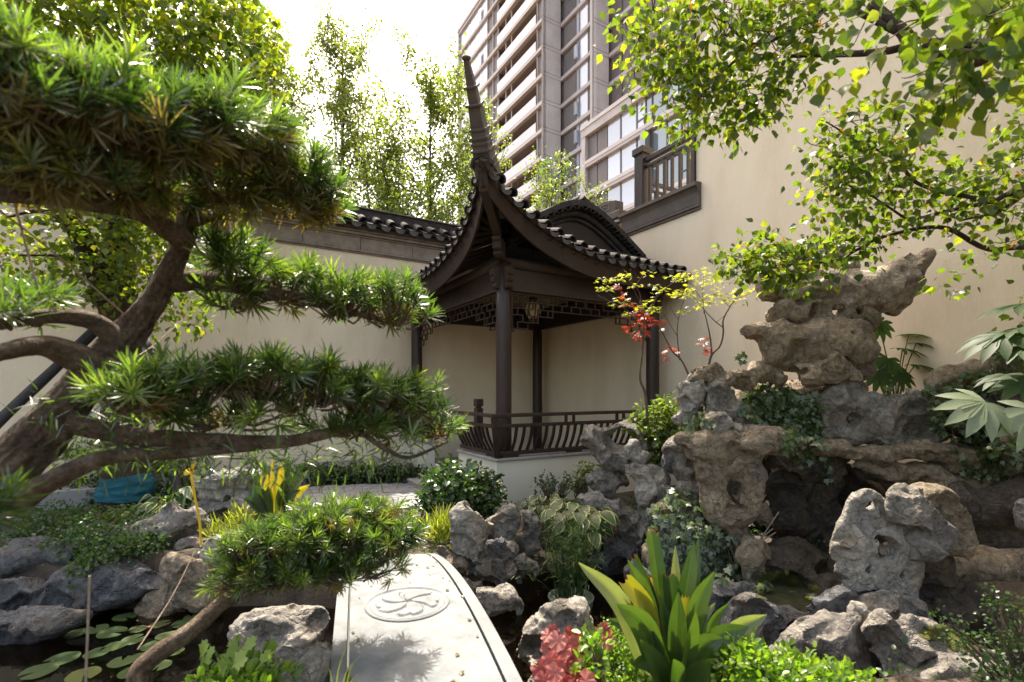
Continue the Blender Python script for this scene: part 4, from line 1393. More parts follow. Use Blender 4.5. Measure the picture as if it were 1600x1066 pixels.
for k in range(3, NF + 1):
    z = k * FH + .1
    for (s0, s1, t0, t1) in ((-.02, .45, .30, 22.7),):
        o_ = tbox('floor_band', s0, s1, t0, t1, z - .52, z - .28, M['twr_band'], tw)
        tbox('floor_band', s0 + .05, s1, t0, t1, z - .27, z - .05, M['twr_stone'], tw)
    tbox('floor_band', 2.38, 2.8, -5.25, -.02, z - .50, z - .08, M['twr_stone'], tw)
    tbox('floor_band', 4.40, 4.8, -17.9, -5.85, z - .50, z - .08, M['twr_stone'], tw)
    for (s0, s1, t0) in ((-.012, 2.40, -.012), (2.39, 4.42, -5.815)):
        tbox('joint', s0, s1, t0, t0 + .05, z - .53, z - .49, M['twr_dark'], tw)
        tbox('joint', s0, s1, t0, t0 + .05, z - .12, z - .08, M['twr_dark'], tw)
    if k == NF: continue
    zb, zt = z - .05, z + FH - .54
    # balcony: floor slab, frosted parapet, dividing posts, back glazing
    tbox('balcony_slab', .44, 1.95, 1.6, 10.76, z - .5, z - .06, M['twr_slab'], tw)
    tbox('balcony_parapet', .05, .10, 1.62, 10.74, z - .06, z + 1.12, M['balcony'], tw)
    for t in (7.6, 9.0): tbox('balcony_post', .35, .47, t - .05, t + .05, zb, zt + .02, M['twr_band'], tw)
    for (t0, t1, g) in ((1.6, 4.6, 'glass_dark'), (4.65, 7.6, 'glass_dark'), (7.65, 10.7, 'glass_dark')):
        tbox('window', 1.86, 1.895, t0, t1, zb, zt, M[g], tw)
    for t in (1.57, 10.78, 12.2, 13.8): tbox('mullion', .2, .36, t - .04, t + .04, zb, zt, M['twr_band'], tw)
    edges = [13.85, 15.3, 16.1, 17.6, 19.0, 20.2, 21.0, 22.6]
    for a, b in zip(edges, edges[1:]):
        tbox('window', .26, .30, a + .04, b - .04, zb, zt, M['glass_pale'], tw)
    tbox('opening_sash', .0, .05, 15.35, 16.05, zb + .2, zb + 1.9, M['glass_pale'], tw) if k % 2 else None
    # notch windows facing the left
    for a, b, g in ((-.2, -2.5, 'glass_dark'), (-2.55, -3.05, 'glass_pale'), (-3.1, -4.5, 'glass_pale'), (-4.55, -5.4, 'twr_dark')):
        tbox('window', 2.66, 2.70, b + .03, a - .03, zb, zt, M[g], tw)
    if k in (9, 12, 10): tbox('opening_sash', 2.3, 2.62, -2.95, -2.55, zb + .6, zb + 2.0, M['glass_pale'], tw)
    for a in (-5.9, -7.6, -9.3, -11, -12.7, -14.4, -16.1):
        tbox('window', 4.70, 4.75, a - 1.6, a - .1, zb, zt, M['twr_dark'], tw)
tbox('roof_aerial', .3, .36, 19, 19.06, TOP, TOP + 1.6, M['twr_dark'], tw)

lb = thing('apartment_block', 'lower granite and glass block in front of the tower, beside the cream wall', 'building', (6.64, 46.5, 0))
G0 = np.array([6.64, 46.5, 0.0]); LT = 26.5
tbox('core', .4, 15, -26, -.3, 0, LT - .5, M['twr_dark'], lb, G0)
tbox('corner_pier', -.05, .6, -.55, .0, 0, LT, M['twr_stone'], lb, G0)
tbox('roof_band', -.08, 15, -26, .02, LT - 1.1, LT - .35, M['twr_stone'], lb, G0)
tbox('roof_band', -.16, 15, -26, .06, LT - .35, LT, M['twr_band'], lb, G0)
for k in range(9):
    z1 = LT - 1.1 - k * 2.95
    z0 = z1 - 2.35
    if z0 < 2: break
    tbox('floor_band', -.06, .5, -26, -.5, z0 - .32, z0, M['twr_band'], lb, G0)
    tbox('floor_band', -.02, .5, -26, -.5, z0 - .60, z0 - .325, M['twr_stone'], lb, G0)
    ed = [-.6, -1.9, -3.3, -5.0, -6.9, -7.9, -8.6, -10.1, -11.5, -12.9, -14.3, -15.7, -17.1, -18.5, -20, -22, -24]
    for i, (a, b) in enumerate(zip(ed, ed[1:])):
        g = 'twr_dark' if i < 2 else 'glass_pale' if i < 5 else 'glass_green'
        tbox('window', .30, .36, b + .05, a - .05, z0, z1, M[g], lb, G0)
        if i > 1: tbox('mullion', .22, .37, b - .045, b + .045, z0, z1, M['twr_dark'], lb, G0)
        if i in (4, 8, 10, 12): tbox('transom', .22, .36, b + .05, a - .05, z0 + .75, z0 + .83, M['twr_dark'], lb, G0)
    if k in (1, 2): 
        tbox('opening_sash', -.45, .2, -8.5, -7.95, z0 + .9, z1 - .1, M['glass_dark'], lb, G0)


# ------------------------------------------------------------------ garden stones, each a thing of its own
GR = 'garden stones of the rockery and pond bank'
R = rock
# the tower of stones by the right wall
R('wide wing-shaped capstone with an upturned tip crowning the rockery tower', 4.9,
  [(1205, 448, 22, 1285, 450, 27), (1285, 450, 28, 1372, 456, 25), (1365, 462, 24, 1410, 436, 24), (1410, 434, 24, 1434, 404, 16), (1192, 454, 8, 1225, 450, 18), (1390, 470, 17, 1414, 462, 10)], 'warm', .75, pits=20, pit=(.25, .5), res=80, amp=.16, group=GR, seed=5)
R('knobbly top stone behind leaves on the capstone', 5.0, [(1255, 402, 14, 1320, 395, 15), (1265, 418, 15, 1325, 416, 16)], 'warm', .8, pits=10, res=44, group=GR)
R('low stone neck with dark holes between capstone and rounded boulder', 4.92, [(1222, 492, 20, 1290, 492, 19), (1290, 492, 19, 1350, 496, 20)], 'tan', .9, holes=[(1256, 494, 11), (1302, 489, 9), (1333, 497, 6)], pits=12, res=56, group=GR)
R('big smooth rounded boulder with a beak on the left, under the stone neck', 4.85,
  [(1182, 525, 15, 1230, 532, 27), (1225, 535, 28, 1325, 538, 35), (1215, 556, 20, 1320, 562, 26), (1335, 560, 20, 1345, 580, 14), (1163, 515, 5, 1186, 521, 12)], 'tan', .9, pits=9, pit=(.2, .45), res=76, amp=.1, group=GR, seed=21)
R('angular brown stone with a small hole below the rounded boulder', 4.7, [(1262, 582, 24, 1300, 574, 24), (1300, 566, 18, 1325, 580, 18)], 'tan', .8, holes=[(1250, 580, 6)], pits=10, res=46, amp=.24, group=GR)
R('short brown prop stone under the beak boulder', 4.8, [(1172, 592, 14, 1184, 578, 12), (1198, 588, 12, 1215, 586, 12)], 'tan', .9, pits=6, res=30, group=GR)
# left stack
R('rough ochre stone on top of the left stack', 4.68, [(1112, 588, 14, 1165, 594, 15), (1090, 586, 12, 1120, 580, 9)], 'tan', .85, pits=10, res=46, amp=.34, group=GR)
R('pale angular stone leaning at the left end of the stack', 4.72, [(1078, 612, 19, 1072, 640, 14), (1092, 596, 14, 1080, 625, 14), (1062, 652, 9)], 'pale', .8, pits=14, res=48, amp=.25, group=GR)
R('grey middle stone of the left stack with a smooth face', 4.66, [(1118, 622, 23, 1135, 650, 25), (1148, 632, 17, 1158, 660, 14)], 'grey', .8, pits=12, res=50, amp=.2, group=GR)
R('small pale pointed stone resting on the overhanging ledge', 4.45, [(1118, 660, 15, 1150, 668, 10), (1125, 652, 8)], 'pale', .8, pits=10, res=40, amp=.24, group=GR)
R('jutting tan ledge stone with a sharp left edge', 4.5,
  [(1066, 686, 10, 1105, 700, 22), (1105, 700, 24, 1180, 695, 26), (1180, 690, 20, 1228, 682, 15), (1130, 718, 20, 1160, 715, 16)], 'tan', .95, pits=18, pit=(.25, .55), res=76, amp=.2, group=GR, seed=31)
R('forked ochre stone pillar with a deep keyhole, under the ledge', 4.5,
  [(1108, 735, 22, 1122, 790, 22), (1174, 738, 18, 1162, 790, 20), (1125, 795, 24, 1155, 800, 20), (1150, 820, 18, 1158, 850, 14), (1140, 728, 16, 1170, 728, 18)], 'tan', .8, holes=[(1142, 762, 12), (1145, 782, 7)], pits=16, pit=(.2, .5), res=80, amp=.14, group=GR, seed=12)
R('small knobbed stone wedged right of the forked pillar', 4.55, [(1186, 795, 12, 1196, 812, 9), (1183, 780, 7)], 'tan', .9, pits=7, res=30, amp=.25, group=GR)
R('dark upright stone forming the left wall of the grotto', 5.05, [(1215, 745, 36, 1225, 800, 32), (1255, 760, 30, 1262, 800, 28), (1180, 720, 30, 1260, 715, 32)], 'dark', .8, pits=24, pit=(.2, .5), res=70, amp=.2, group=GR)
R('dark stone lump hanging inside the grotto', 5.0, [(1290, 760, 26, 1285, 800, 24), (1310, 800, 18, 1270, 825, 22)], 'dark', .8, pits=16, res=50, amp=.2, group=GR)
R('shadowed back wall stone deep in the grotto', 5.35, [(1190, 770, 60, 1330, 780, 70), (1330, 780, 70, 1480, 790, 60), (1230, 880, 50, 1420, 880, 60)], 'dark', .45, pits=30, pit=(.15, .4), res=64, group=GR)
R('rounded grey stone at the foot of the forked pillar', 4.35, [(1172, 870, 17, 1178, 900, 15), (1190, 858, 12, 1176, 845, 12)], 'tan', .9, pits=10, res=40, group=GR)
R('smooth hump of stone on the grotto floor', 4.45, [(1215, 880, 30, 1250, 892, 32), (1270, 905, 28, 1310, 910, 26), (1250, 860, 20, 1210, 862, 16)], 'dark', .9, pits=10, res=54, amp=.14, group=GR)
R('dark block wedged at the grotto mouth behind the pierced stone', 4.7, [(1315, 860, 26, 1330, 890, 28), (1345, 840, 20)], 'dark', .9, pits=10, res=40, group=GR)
# slabs above the grotto
R('broad pitted grey stone topping the grotto right of the ivy', 4.7,
  [(1288, 640, 20, 1325, 622, 24), (1330, 630, 24, 1375, 655, 32), (1380, 650, 22, 1425, 632, 22), (1425, 650, 24, 1455, 672, 20), (1300, 672, 18, 1345, 678, 20), (1380, 684, 18, 1440, 684, 18), (1335, 612, 14), (1410, 622, 12)], 'grey', .75, pits=34, pit=(.18, .5), res=90, amp=.2, group=GR, seed=8)
R('long brown lintel slab spanning the grotto mouth', 4.62, [(1258, 702, 9, 1310, 698, 14), (1310, 704, 8, 1368, 712, 15), (1368, 710, 10, 1438, 700, 14), (1438, 704, 12, 1495, 712, 19), (1478, 722, 16, 1545, 722, 24)], 'tan', 1.6, pits=18, pit=(.3, .7), res=90, amp=.34, strata=1.3, group=GR)
R('sloping brown slab under the lintel', 4.6, [(1345, 726, 7, 1395, 734, 15), (1395, 738, 10, 1450, 742, 18), (1440, 748, 14, 1530, 764, 24), (1500, 742, 18, 1590, 752, 30)], 'tan', 1.3, pits=18, pit=(.3, .7), res=84, amp=.32, strata=1.4, group=GR)
R('long leaning stone arch in the shade behind the twin boulders', 4.7, [(1352, 738, 12, 1400, 748, 16), (1400, 750, 18, 1470, 785, 28), (1470, 785, 28, 1570, 820, 40)], 'dark', 1.0, pits=16, res=74, amp=.16, group=GR)
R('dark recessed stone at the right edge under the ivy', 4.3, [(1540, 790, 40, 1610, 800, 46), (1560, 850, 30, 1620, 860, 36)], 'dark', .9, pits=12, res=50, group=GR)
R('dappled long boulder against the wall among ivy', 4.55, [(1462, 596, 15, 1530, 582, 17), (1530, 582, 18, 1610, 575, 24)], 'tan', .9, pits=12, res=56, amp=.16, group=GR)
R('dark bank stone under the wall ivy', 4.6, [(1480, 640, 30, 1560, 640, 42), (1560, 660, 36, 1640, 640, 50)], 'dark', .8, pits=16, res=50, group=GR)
R('sunlit pinkish boulder at the right edge of the photo', 4.15, [(1588, 690, 26, 1615, 705, 32), (1600, 660, 14, 1620, 668, 20)], 'tan', .8, pits=9, pit=(.25, .5), res=48, amp=.14, group=GR)
R('small pale chipped stone at the far right edge', 3.95, [(1598, 792, 12, 1606, 815, 12)], 'pale', .9, pits=8, res=32, group=GR)
# the pierced stone and the boulders by it
R('pierced pale stone with a round window and a spiny left edge', 3.7,
  [(1355, 800, 28, 1345, 850, 36), (1345, 850, 36, 1352, 905, 34), (1378, 900, 28, 1402, 930, 24), (1388, 820, 26, 1405, 885, 28), (1322, 828, 13), (1315, 868, 9), (1318, 895, 9), (1322, 850, 8), (1403, 930, 20, 1425, 965, 22), (1425, 965, 22, 1452, 995, 18)], 'pale', .5,
  holes=[(1373, 851, 18), (1342, 880, 6), (1398, 897, 6), (1366, 790, 8)], pits=20, pit=(.22, .45), res=100, amp=.10, group=GR, seed=77, sharp=.006)
R('little stone lodged inside the round window of the pierced stone', 3.72, [(1372, 858, 7, 1378, 861, 7)], 'tan', .9, pits=4, res=24, group=GR)
R('round grey boulder beside the pierced stone', 3.6, [(1425, 802, 32, 1442, 835, 36), (1455, 830, 26, 1440, 852, 22), (1408, 790, 16)], 'grey', .85, holes=(), pits=14, pit=(.15, .4), res=62, amp=.1, group=GR, seed=41)
R('smooth brownish boulder behind the round grey boulder', 3.85, [(1440, 788, 24, 1475, 795, 26), (1480, 820, 28, 1490, 850, 24)], 'tan', .85, pits=6, res=52, amp=.1, group=GR)
R('angular grey stone below the pierced stone', 3.5, [(1395, 942, 18, 1425, 962, 20), (1340, 950, 16, 1380, 945, 16)], 'grey', .8, pits=16, res=54, amp=.26, group=GR)
R('long grey stone sloping down to the lower right corner', 3.1,
  [(1385, 985, 26, 1430, 1010, 34), (1430, 1010, 36, 1500, 1040, 38), (1400, 1040, 30, 1440, 1075, 34), (1500, 1040, 36, 1560, 1060, 34)], 'grey', .8, pits=30, pit=(.25, .6), res=84, amp=.2, group=GR, seed=14)
R('flat sunlit tan slab at the right, behind the sloping stone', 4.0, [(1470, 885, 12, 1530, 890, 24), (1530, 890, 26, 1620, 905, 44), (1500, 925, 24, 1600, 950, 40)], 'tan', 1.0, pits=10, pit=(.3, .7), res=70, amp=.14, group=GR, seed=3)
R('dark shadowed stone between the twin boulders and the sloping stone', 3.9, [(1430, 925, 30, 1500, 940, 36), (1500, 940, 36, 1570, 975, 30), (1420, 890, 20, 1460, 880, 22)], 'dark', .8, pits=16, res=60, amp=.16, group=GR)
R('lumpy dark grey stone in front of the moss patch', 3.75, [(1175, 955, 22, 1215, 972, 24), (1240, 965, 18, 1262, 975, 18), (1150, 985, 24, 1190, 1000, 26)], 'blue', .9, pits=18, res=66, amp=.2, group=GR)
R('grey knuckle stone with two hollows left of the pierced stone', 3.6, [(1285, 945, 20, 1305, 965, 20), (1310, 935, 18, 1335, 950, 18)], 'blue', .8, pits=14, pit=(.3, .6), res=50, amp=.16, group=GR)
R('large shaded stone face above the boxwood', 3.35, [(1265, 1000, 38, 1330, 1010, 46), (1330, 1020, 46, 1365, 1060, 44), (1240, 1040, 36, 1300, 1070, 44)], 'grey', .75, pits=18, pit=(.2, .5), res=66, amp=.16, group=GR)
R('slender grey shard between the shaded stone and the sloping stone', 3.3, [(1345, 960, 14, 1365, 1000, 18), (1365, 1000, 18, 1395, 1040, 16)], 'pale', .8, pits=14, res=50, amp=.2, group=GR)
R('low rounded stone rimming the pool beside the big aspidistra', 3.9, [(1120, 928, 18, 1160, 932, 20), (1095, 940, 20)], 'blue', .9, pits=8, res=40, group=GR)
R('sunlit small stone at the edge of the ivy bank', 4.0, [(1138, 918, 12, 1168, 926, 12)], 'grey', .9, pits=6, res=30, group=GR)
# between pavilion and pond
R('hollowed grey stone leaning on the pavilion base', 5.3,
  [(932, 688, 19, 950, 705, 18), (960, 672, 13, 992, 680, 15), (958, 712, 22, 985, 715, 18), (998, 700, 16)], 'grey', .9, holes=(), pits=20, pit=(.25, .6), res=66, amp=.16, group=GR, seed=50)
R('tall pale upright stone with a ridged face right of the pavilion base', 5.1,
  [(1010, 745, 18, 1030, 752, 17), (1012, 765, 20, 1020, 795, 18), (1008, 810, 13, 1002, 840, 11), (992, 740, 14)], 'pale', .8, pits=18, res=64, amp=.18, group=GR, seed=51)
R('small pale cap stone on the hollowed grey stone', 5.15, [(990, 703, 13, 1003, 712, 11)], 'pale', .9, pits=6, res=30, group=GR)
R('smooth grey stone tucked beneath the hollowed stone', 5.35, [(938, 745, 19, 960, 752, 18), (945, 768, 14)], 'grey', .9, pits=8, res=44, group=GR)
R('arched grey stone above the pond right of the hosta', 5.15,
  [(920, 785, 17, 955, 792, 18), (955, 795, 18, 985, 815, 19), (985, 820, 18, 1000, 850, 15), (915, 800, 14, 905, 815, 10)], 'grey', .8, pits=20, pit=(.25, .6), res=66, amp=.18, group=GR)
R('dark streaked stone at the waterline under the arched stone', 5.15, [(950, 858, 20, 955, 885, 20), (985, 865, 18, 995, 890, 18), (930, 875, 14)], 'blue', .8, pits=16, res=54, amp=.18, group=GR)
R('dark grey stone knot right of the tall upright stone', 5.0, [(1048, 722, 14, 1082, 730, 17), (1085, 750, 14, 1068, 745, 12), (1050, 775, 18, 1060, 800, 18)], 'blue', .9, pits=16, res=50, amp=.22, group=GR)
R('bank stone under the sunlit ivy', 4.75, [(1050, 810, 30, 1075, 850, 44), (1075, 850, 46, 1110, 890, 40), (1020, 880, 26, 1060, 915, 30)], 'tan', .8, pits=10, res=50, amp=.14, group=GR)
R('grey stone wedge at the pond edge below the ivy bank', 4.5, [(992, 895, 15, 1012, 905, 13)], 'blue', .9, pits=8, res=32, group=GR)
# the middle group by the bridge
R('tan boulder with a pale flat top standing at the bridge head', 4.65,
  [(728, 806, 20, 745, 830, 19), (720, 822, 15, 722, 850, 15), (740, 850, 20, 745, 880, 22), (757, 820, 12, 757, 838, 9)], 'pale', .85, pits=16, pit=(.3, .7), res=66, amp=.16, group=GR, seed=61)
R('grey boulder leaning to the right beside the pale topped boulder', 4.8, [(800, 803, 16, 783, 832, 20), (770, 828, 16, 790, 845, 14)], 'grey', .85, pits=12, res=52, amp=.14, group=GR)
R('broken blue grey rock jutting over the water', 4.5, [(772, 858, 11, 796, 858, 12), (780, 850, 9)], 'blue', .9, pits=12, res=40, amp=.26, group=GR)
R('hanging scooped stone under the broken rock', 4.6, [(765, 890, 17, 790, 890, 14), (780, 905, 12)], 'grey', .8, pits=10, res=44, group=GR)
R('narrow grey stone standing behind the leaning boulder', 4.95, [(826, 810, 11, 830, 830, 11), (820, 840, 12, 832, 855, 12)], 'grey', .9, pits=10, res=40, amp=.2, group=GR)
R('small arched stone dipping its foot in the pond', 4.75, [(815, 880, 14, 830, 890, 12), (826, 902, 7), (812, 905, 6)], 'grey', .8, pits=10, res=40, holes=[(822, 907, 6)], group=GR)
R('low brown stone along the far pond edge', 4.95, [(850, 870, 12, 875, 880, 14), (840, 885, 9)], 'tan', .9, pits=8, res=36, group=GR)
R('dark stone row behind the reeds at the water', 5.2, [(870, 850, 20, 915, 850, 22), (895, 880, 20, 925, 890, 18)], 'dark', .8, pits=14, res=46, group=GR)
R('smooth notched pale boulder sitting in the water by the bridge', 4.25, [(762, 940, 20, 790, 935, 17), (800, 945, 14), (755, 955, 14)], 'pale', .9, holes=[(783, 966, 7)], pits=7, pit=(.2, .4), res=50, amp=.1, group=GR)
R('dark mossy little stone beside the bridge edge', 4.4, [(728, 915, 13, 745, 922, 12)], 'blue', .9, pits=8, res=32, group=GR)
R('brown stone at the far bridge foot', 4.6, [(690, 872, 15, 715, 880, 14)], 'tan', .9, pits=8, res=32, group=GR)
# foreground
R('large pale weathered boulder behind the red heuchera', 3.0,
  [(868, 962, 22, 895, 965, 24), (850, 990, 28, 890, 1000, 36), (838, 1015, 24, 900, 1030, 36)], 'pale', .85, pits=8, pit=(.3, .6), res=64, amp=.1, group=GR, seed=70)
R('rough whitish stone at the right edge of the bridge front', 2.5, [(828, 1045, 15, 850, 1052, 18), (845, 1075, 20)], 'pale', .9, pits=14, res=44, amp=.26, group=GR)
R('white pointed stone at the bottom left of the bridge', 2.1, [(504, 1012, 11, 488, 1045, 20), (482, 1062, 26, 455, 1090, 32)], 'pale', .8, facets=2, pits=3, res=48, amp=.12, group=GR)
R('broad flat topped tan boulder left of the bridge', 2.9,
  [(390, 985, 24, 440, 975, 24), (440, 975, 24, 488, 972, 18), (400, 1010, 34, 470, 1005, 36), (395, 1040, 30, 460, 1040, 34)], 'pale', .8, pits=10, pit=(.3, .6), res=70, amp=.12, group=GR, seed=71)
# left bank
R('layered whitish block beside the small aspidistra', 5.4, [(322, 752, 16, 350, 748, 17), (350, 748, 18, 392, 752, 17), (330, 770, 14, 390, 770, 15)], 'pale', .9, pits=10, res=60, amp=.18, strata=.9, group=GR)
R('grey layered stone under the whitish block', 5.3, [(318, 800, 15, 360, 802, 15), (360, 800, 15, 400, 798, 14), (330, 822, 11, 375, 826, 11)], 'grey', .9, pits=10, res=54, amp=.16, strata=.9, group=GR)
R('brown grey stone with a horn-like spur on the left bank', 4.85, [(235, 842, 32, 275, 832, 34), (215, 835, 16, 203, 800, 10), (285, 815, 26, 302, 832, 22), (202, 855, 22)], 'grey', .8, holes=[(262, 822, 5)], pits=14, res=64, amp=.16, group=GR, seed=81)
R('pale sunlit stone in front of the grass tuft', 4.4, [(340, 850, 12, 328, 885, 14), (320, 905, 12, 335, 925, 13)], 'pale', .8, pits=12, res=44, amp=.2, group=GR)
R('rough brown stone with a burrow hole above the lily pads', 4.3, [(300, 905, 26, 275, 940, 32), (280, 890, 24, 312, 930, 24), (245, 955, 24)], 'tan', .7, holes=[(297, 952, 9)], pits=8, res=56, amp=.14, group=GR)
R('long blue black slab overhanging the lily pond', 4.35, [(80, 945, 20, 150, 928, 25), (150, 925, 25, 215, 912, 22), (215, 910, 20, 255, 905, 14), (110, 905, 18, 200, 898, 16)], 'blue', 1.1, pits=16, pit=(.3, .6), res=80, amp=.18, group=GR, seed=85)
R('wide pale grey slab at the left edge of the bank', 4.55, [(-20, 878, 28, 60, 872, 26), (60, 872, 24, 115, 868, 15), (20, 895, 22, 85, 893, 18)], 'blue', 1.1, pits=10, res=64, amp=.14, group=GR)
R('bottom slab dipping into the pond at the left edge', 3.85, [(-20, 985, 26, 60, 980, 22), (60, 978, 22, 120, 965, 13)], 'blue', 1.1, pits=10, res=60, amp=.14, group=GR)
R('square dark stone between the two left slabs', 4.25, [(0, 932, 24, 36, 938, 24)], 'blue', 1.0, pits=8, res=40, group=GR)
R('dark recess stone behind the left slabs', 4.75, [(40, 925, 30, 110, 930, 32), (130, 950, 28, 230, 940, 26)], 'dark', .6, pits=8, res=46, group=GR)
for k, (x, y, r, mt, lb_) in enumerate(((218, 872, 9, 'grey', 'fist-sized chipped stone left of the bare soil'), (268, 868, 9, 'pale', 'small pale chip right of the bare soil'), (240, 884, 10, 'blue', 'small blue grey chip on top of the long slab'), (195, 885, 11, 'grey', 'flat grey chip at the left of the broken stones'), (290, 878, 8, 'grey', 'tiny grey chip under the layered stone'))):
    R(lb_, 4.55, [(x - r * .6, y, r * .8, x + r * .6, y + 1, r * .8)], mt, .9, pits=6, res=24, amp=.3, name='broken_stone', group='broken stones on the left bank')

R('shaded core stone supporting the rockery tower behind the ivy', 5.05, [(1180, 640, 34, 1260, 640, 40), (1200, 690, 40, 1290, 690, 40), (1290, 620, 26, 1320, 615, 24)], 'tan', .9, pits=16, res=52, group=GR)
R('dark filler stone under the ledge behind the ivy strands', 4.95, [(1230, 720, 36, 1270, 735, 36)], 'dark', .8, pits=12, res=40, group=GR)
R('bank stone behind the forked pillar', 4.9, [(1110, 770, 40, 1130, 830, 44), (1150, 880, 40, 1200, 920, 36)], 'grey', .7, pits=14, res=46, group=GR)
R('brown bank stone behind the left stack', 4.95, [(1100, 650, 26, 1140, 700, 34), (1060, 700, 20, 1080, 735, 20)], 'grey', .7, pits=12, res=42, group=GR)
R('low dark stone at the back of the grotto pool', 4.2, [(1300, 930, 26, 1400, 950, 34), (1170, 935, 20, 1230, 945, 22)], 'dark', .8, pits=12, res=50, group=GR)

R('grey bank stone between the spurred stone and the long slab', 4.7, [(150, 880, 18, 200, 885, 18), (120, 870, 14, 150, 868, 14)], 'grey', .9, pits=10, res=44, group=GR)
R('stone filling the bank behind the burrow stone', 4.7, [(320, 870, 24, 350, 900, 24), (300, 860, 18, 330, 850, 16)], 'grey', .8, pits=10, res=40, group=GR)
R('low water-edge stone under the small pine pad', 4.6, [(350, 920, 20, 400, 930, 22), (390, 900, 18, 440, 900, 18)], 'grey', .8, pits=10, res=40, group=GR)
R('rough stone spilling into the lower right corner', 2.95, [(1480, 1060, 30, 1560, 1075, 40), (1440, 1080, 30, 1480, 1090, 30)], 'grey', .8, pits=16, res=50, group=GR)
R('shaded stone under the flat tan slab', 3.8, [(1540, 960, 34, 1620, 980, 44), (1490, 960, 24, 1530, 985, 26)], 'dark', .8, pits=14, res=46, group=GR)

BVH = BVHTree.FromPolygons([tuple(map(float, v)) for v in np.vstack(ROCK_V)], [tuple(map(int, f)) for f in np.vstack(ROCK_F)])


def on_rock(px, py, fallback=4.7):
    """First stone surface that the sight line through (px, py) meets."""
    d = Vector(P(px, py, 1) - np.array([0, 0, CZ])).normalized()
    loc, nrm, i, dist = BVH.ray_cast(Vector((0, 0, CZ)), d)
    if loc is None:
        return P(px, py, fallback), -np.array(d)
    return np.array(loc), np.array(nrm)


# ------------------------------------------------------------------ trees
def branch(mb, pts, r0, r1, n=8, wob=.12, samples=None, power=1.0, rough=.0):
    q = spline(pts, samples or max(6, len(pts) * 5))
    m = len(q)
    rad = [r0 + (r1 - r0) * (i / (m - 1)) ** power for i in range(m)]
    n0 = len(mb.v)
    mb.tube(q, rad, n, True, 0 if rough else wob)
    if rough:                              # furrowed bark: ridges run with the limb, knots swell it
        a = np.array(mb.v[n0:n0 + m * n]).reshape(m, n, 3)
        th = np.arange(n) * 2 * math.pi / n
        sl_ = np.concatenate([[0], np.cumsum(np.linalg.norm(np.diff(q, axis=0), axis=1))])
        sd = int(r0 * 9973) + m
        g = np.stack([np.cos(th)[None] * 2.2 + 0 * sl_[:, None], np.sin(th)[None] * 2.2 + 0 * sl_[:, None], sl_[:, None] * 9 + 0 * th[None]], -1)
        g2 = g * np.array([3.2, 3.2, 1.6])
        k = 1 + rough * (1 - 2 * np.abs(vnoise(g2, sd + 1))) * .5 + rough * vnoise(g * np.array([.6, .6, .8]), sd) * 1.0 + rough * .35 * vnoise(g2 * 2.5, sd + 2)
        a = q[:, None] + (a - q[:, None]) * k[..., None]
        mb.v[n0:n0 + m * n] = [tuple(x) for x in a.reshape(-1, 3)]
    return q


def twig_leaves(tips, per, spread, droop, size, szvar=.35):
    """Leaf positions and frames round twig points: hanging, turned every way."""
    pos, dr, nm = [], [], []
    for t in tips:
        k = per
        o = RNG.normal(size=(k, 3)) * spread
        pos.append(t + o)
        d = norm(o + RNG.normal(size=(k, 3)) * spread * .8 + np.array([0, 0, -droop * spread]))
        dr.append(d)
        nm.append(norm(RNG.normal(size=(k, 3)) * .7 + np.array([0, -.2, 1.0])))
    pos, dr, nm = np.vstack(pos), np.vstack(dr), np.vstack(nm)
    return pos, frames(dr, nm), size * (1 + szvar * (RNG.random(len(pos)) - .5) * 2)


def upright_tree(name, label, base, H, W, nleaf, seed, lean=(0, 0), first=.12, group='young ginkgo trees behind the garden wall', mat='poplar', leaf=.076, open_=1.0):
    """Slender young tree: straight leader, steep side limbs carrying short leafy spurs."""
    rg = np.random.default_rng(seed)
    t = thing(name, label, 'tree', base, group)
    base = np.array(base, float)
    mb = MB()
    lead = spline([base, base + np.array([lean[0] * .3, lean[1] * .3, H * .5]), base + np.array([lean[0], lean[1], H])], 12)
    mb.tube(lead, [H * .011 * (1 - i / 11.5) + .006 for i in range(12)], 7)
    mb.build('trunk', M['bark_dark'], t, smooth=True)
    mb = MB(); spots = []
    nb = int(H * 4.4)
    for i in range(nb):
        f = first + (1 - first) * (i / nb) ** .95
        a = rg.uniform(0, 2 * math.pi)
        L_ = W * .72 * (1.12 - f) ** .8 * rg.uniform(.5, 1.25) + .2
        p0 = base + np.array([lean[0] * f, lean[1] * f, H * f])
        out = np.array([math.cos(a), math.sin(a), 0])
        p1 = p0 + out * L_ * .55 + Z * L_ * .5
        p2 = p0 + out * L_ * .85 + Z * L_ * 1.35
        q = spline([p0, p1, p2], 6)
        mb.tube(q, [.022 * (1 - .8 * k / 5) * (L_ / W + .5) for k in range(6)], 4, False)
        for k in range(int(5 + L_ * 9)):
            u = rg.uniform(.12, 1.02)
            j = min(4.999, u * 5); c = q[int(j)] * (1 - j % 1) + q[int(j) + 1] * (j % 1)
            spots.append(c + rg.normal(size=3) * .12 * min(1, L_))
    for k in range(int(H * 4)):
        f = rg.uniform(.55, 1.02); spots.append(base + np.array([lean[0] * f, lean[1] * f, H * f]) + rg.normal(size=3) * .05)
    mb.build('limbs', M['bark_dark'], t)
    spots = np.array(spots)
    per = max(5, int(nleaf * 3.6) // len(spots))
    pos, rot, sc = twig_leaves(spots, per, .085 * open_, .3, leaf)
    leaves('crown', T['simple'] if False else T['dia'], pos, rot, sc, L[mat], t)
    return t


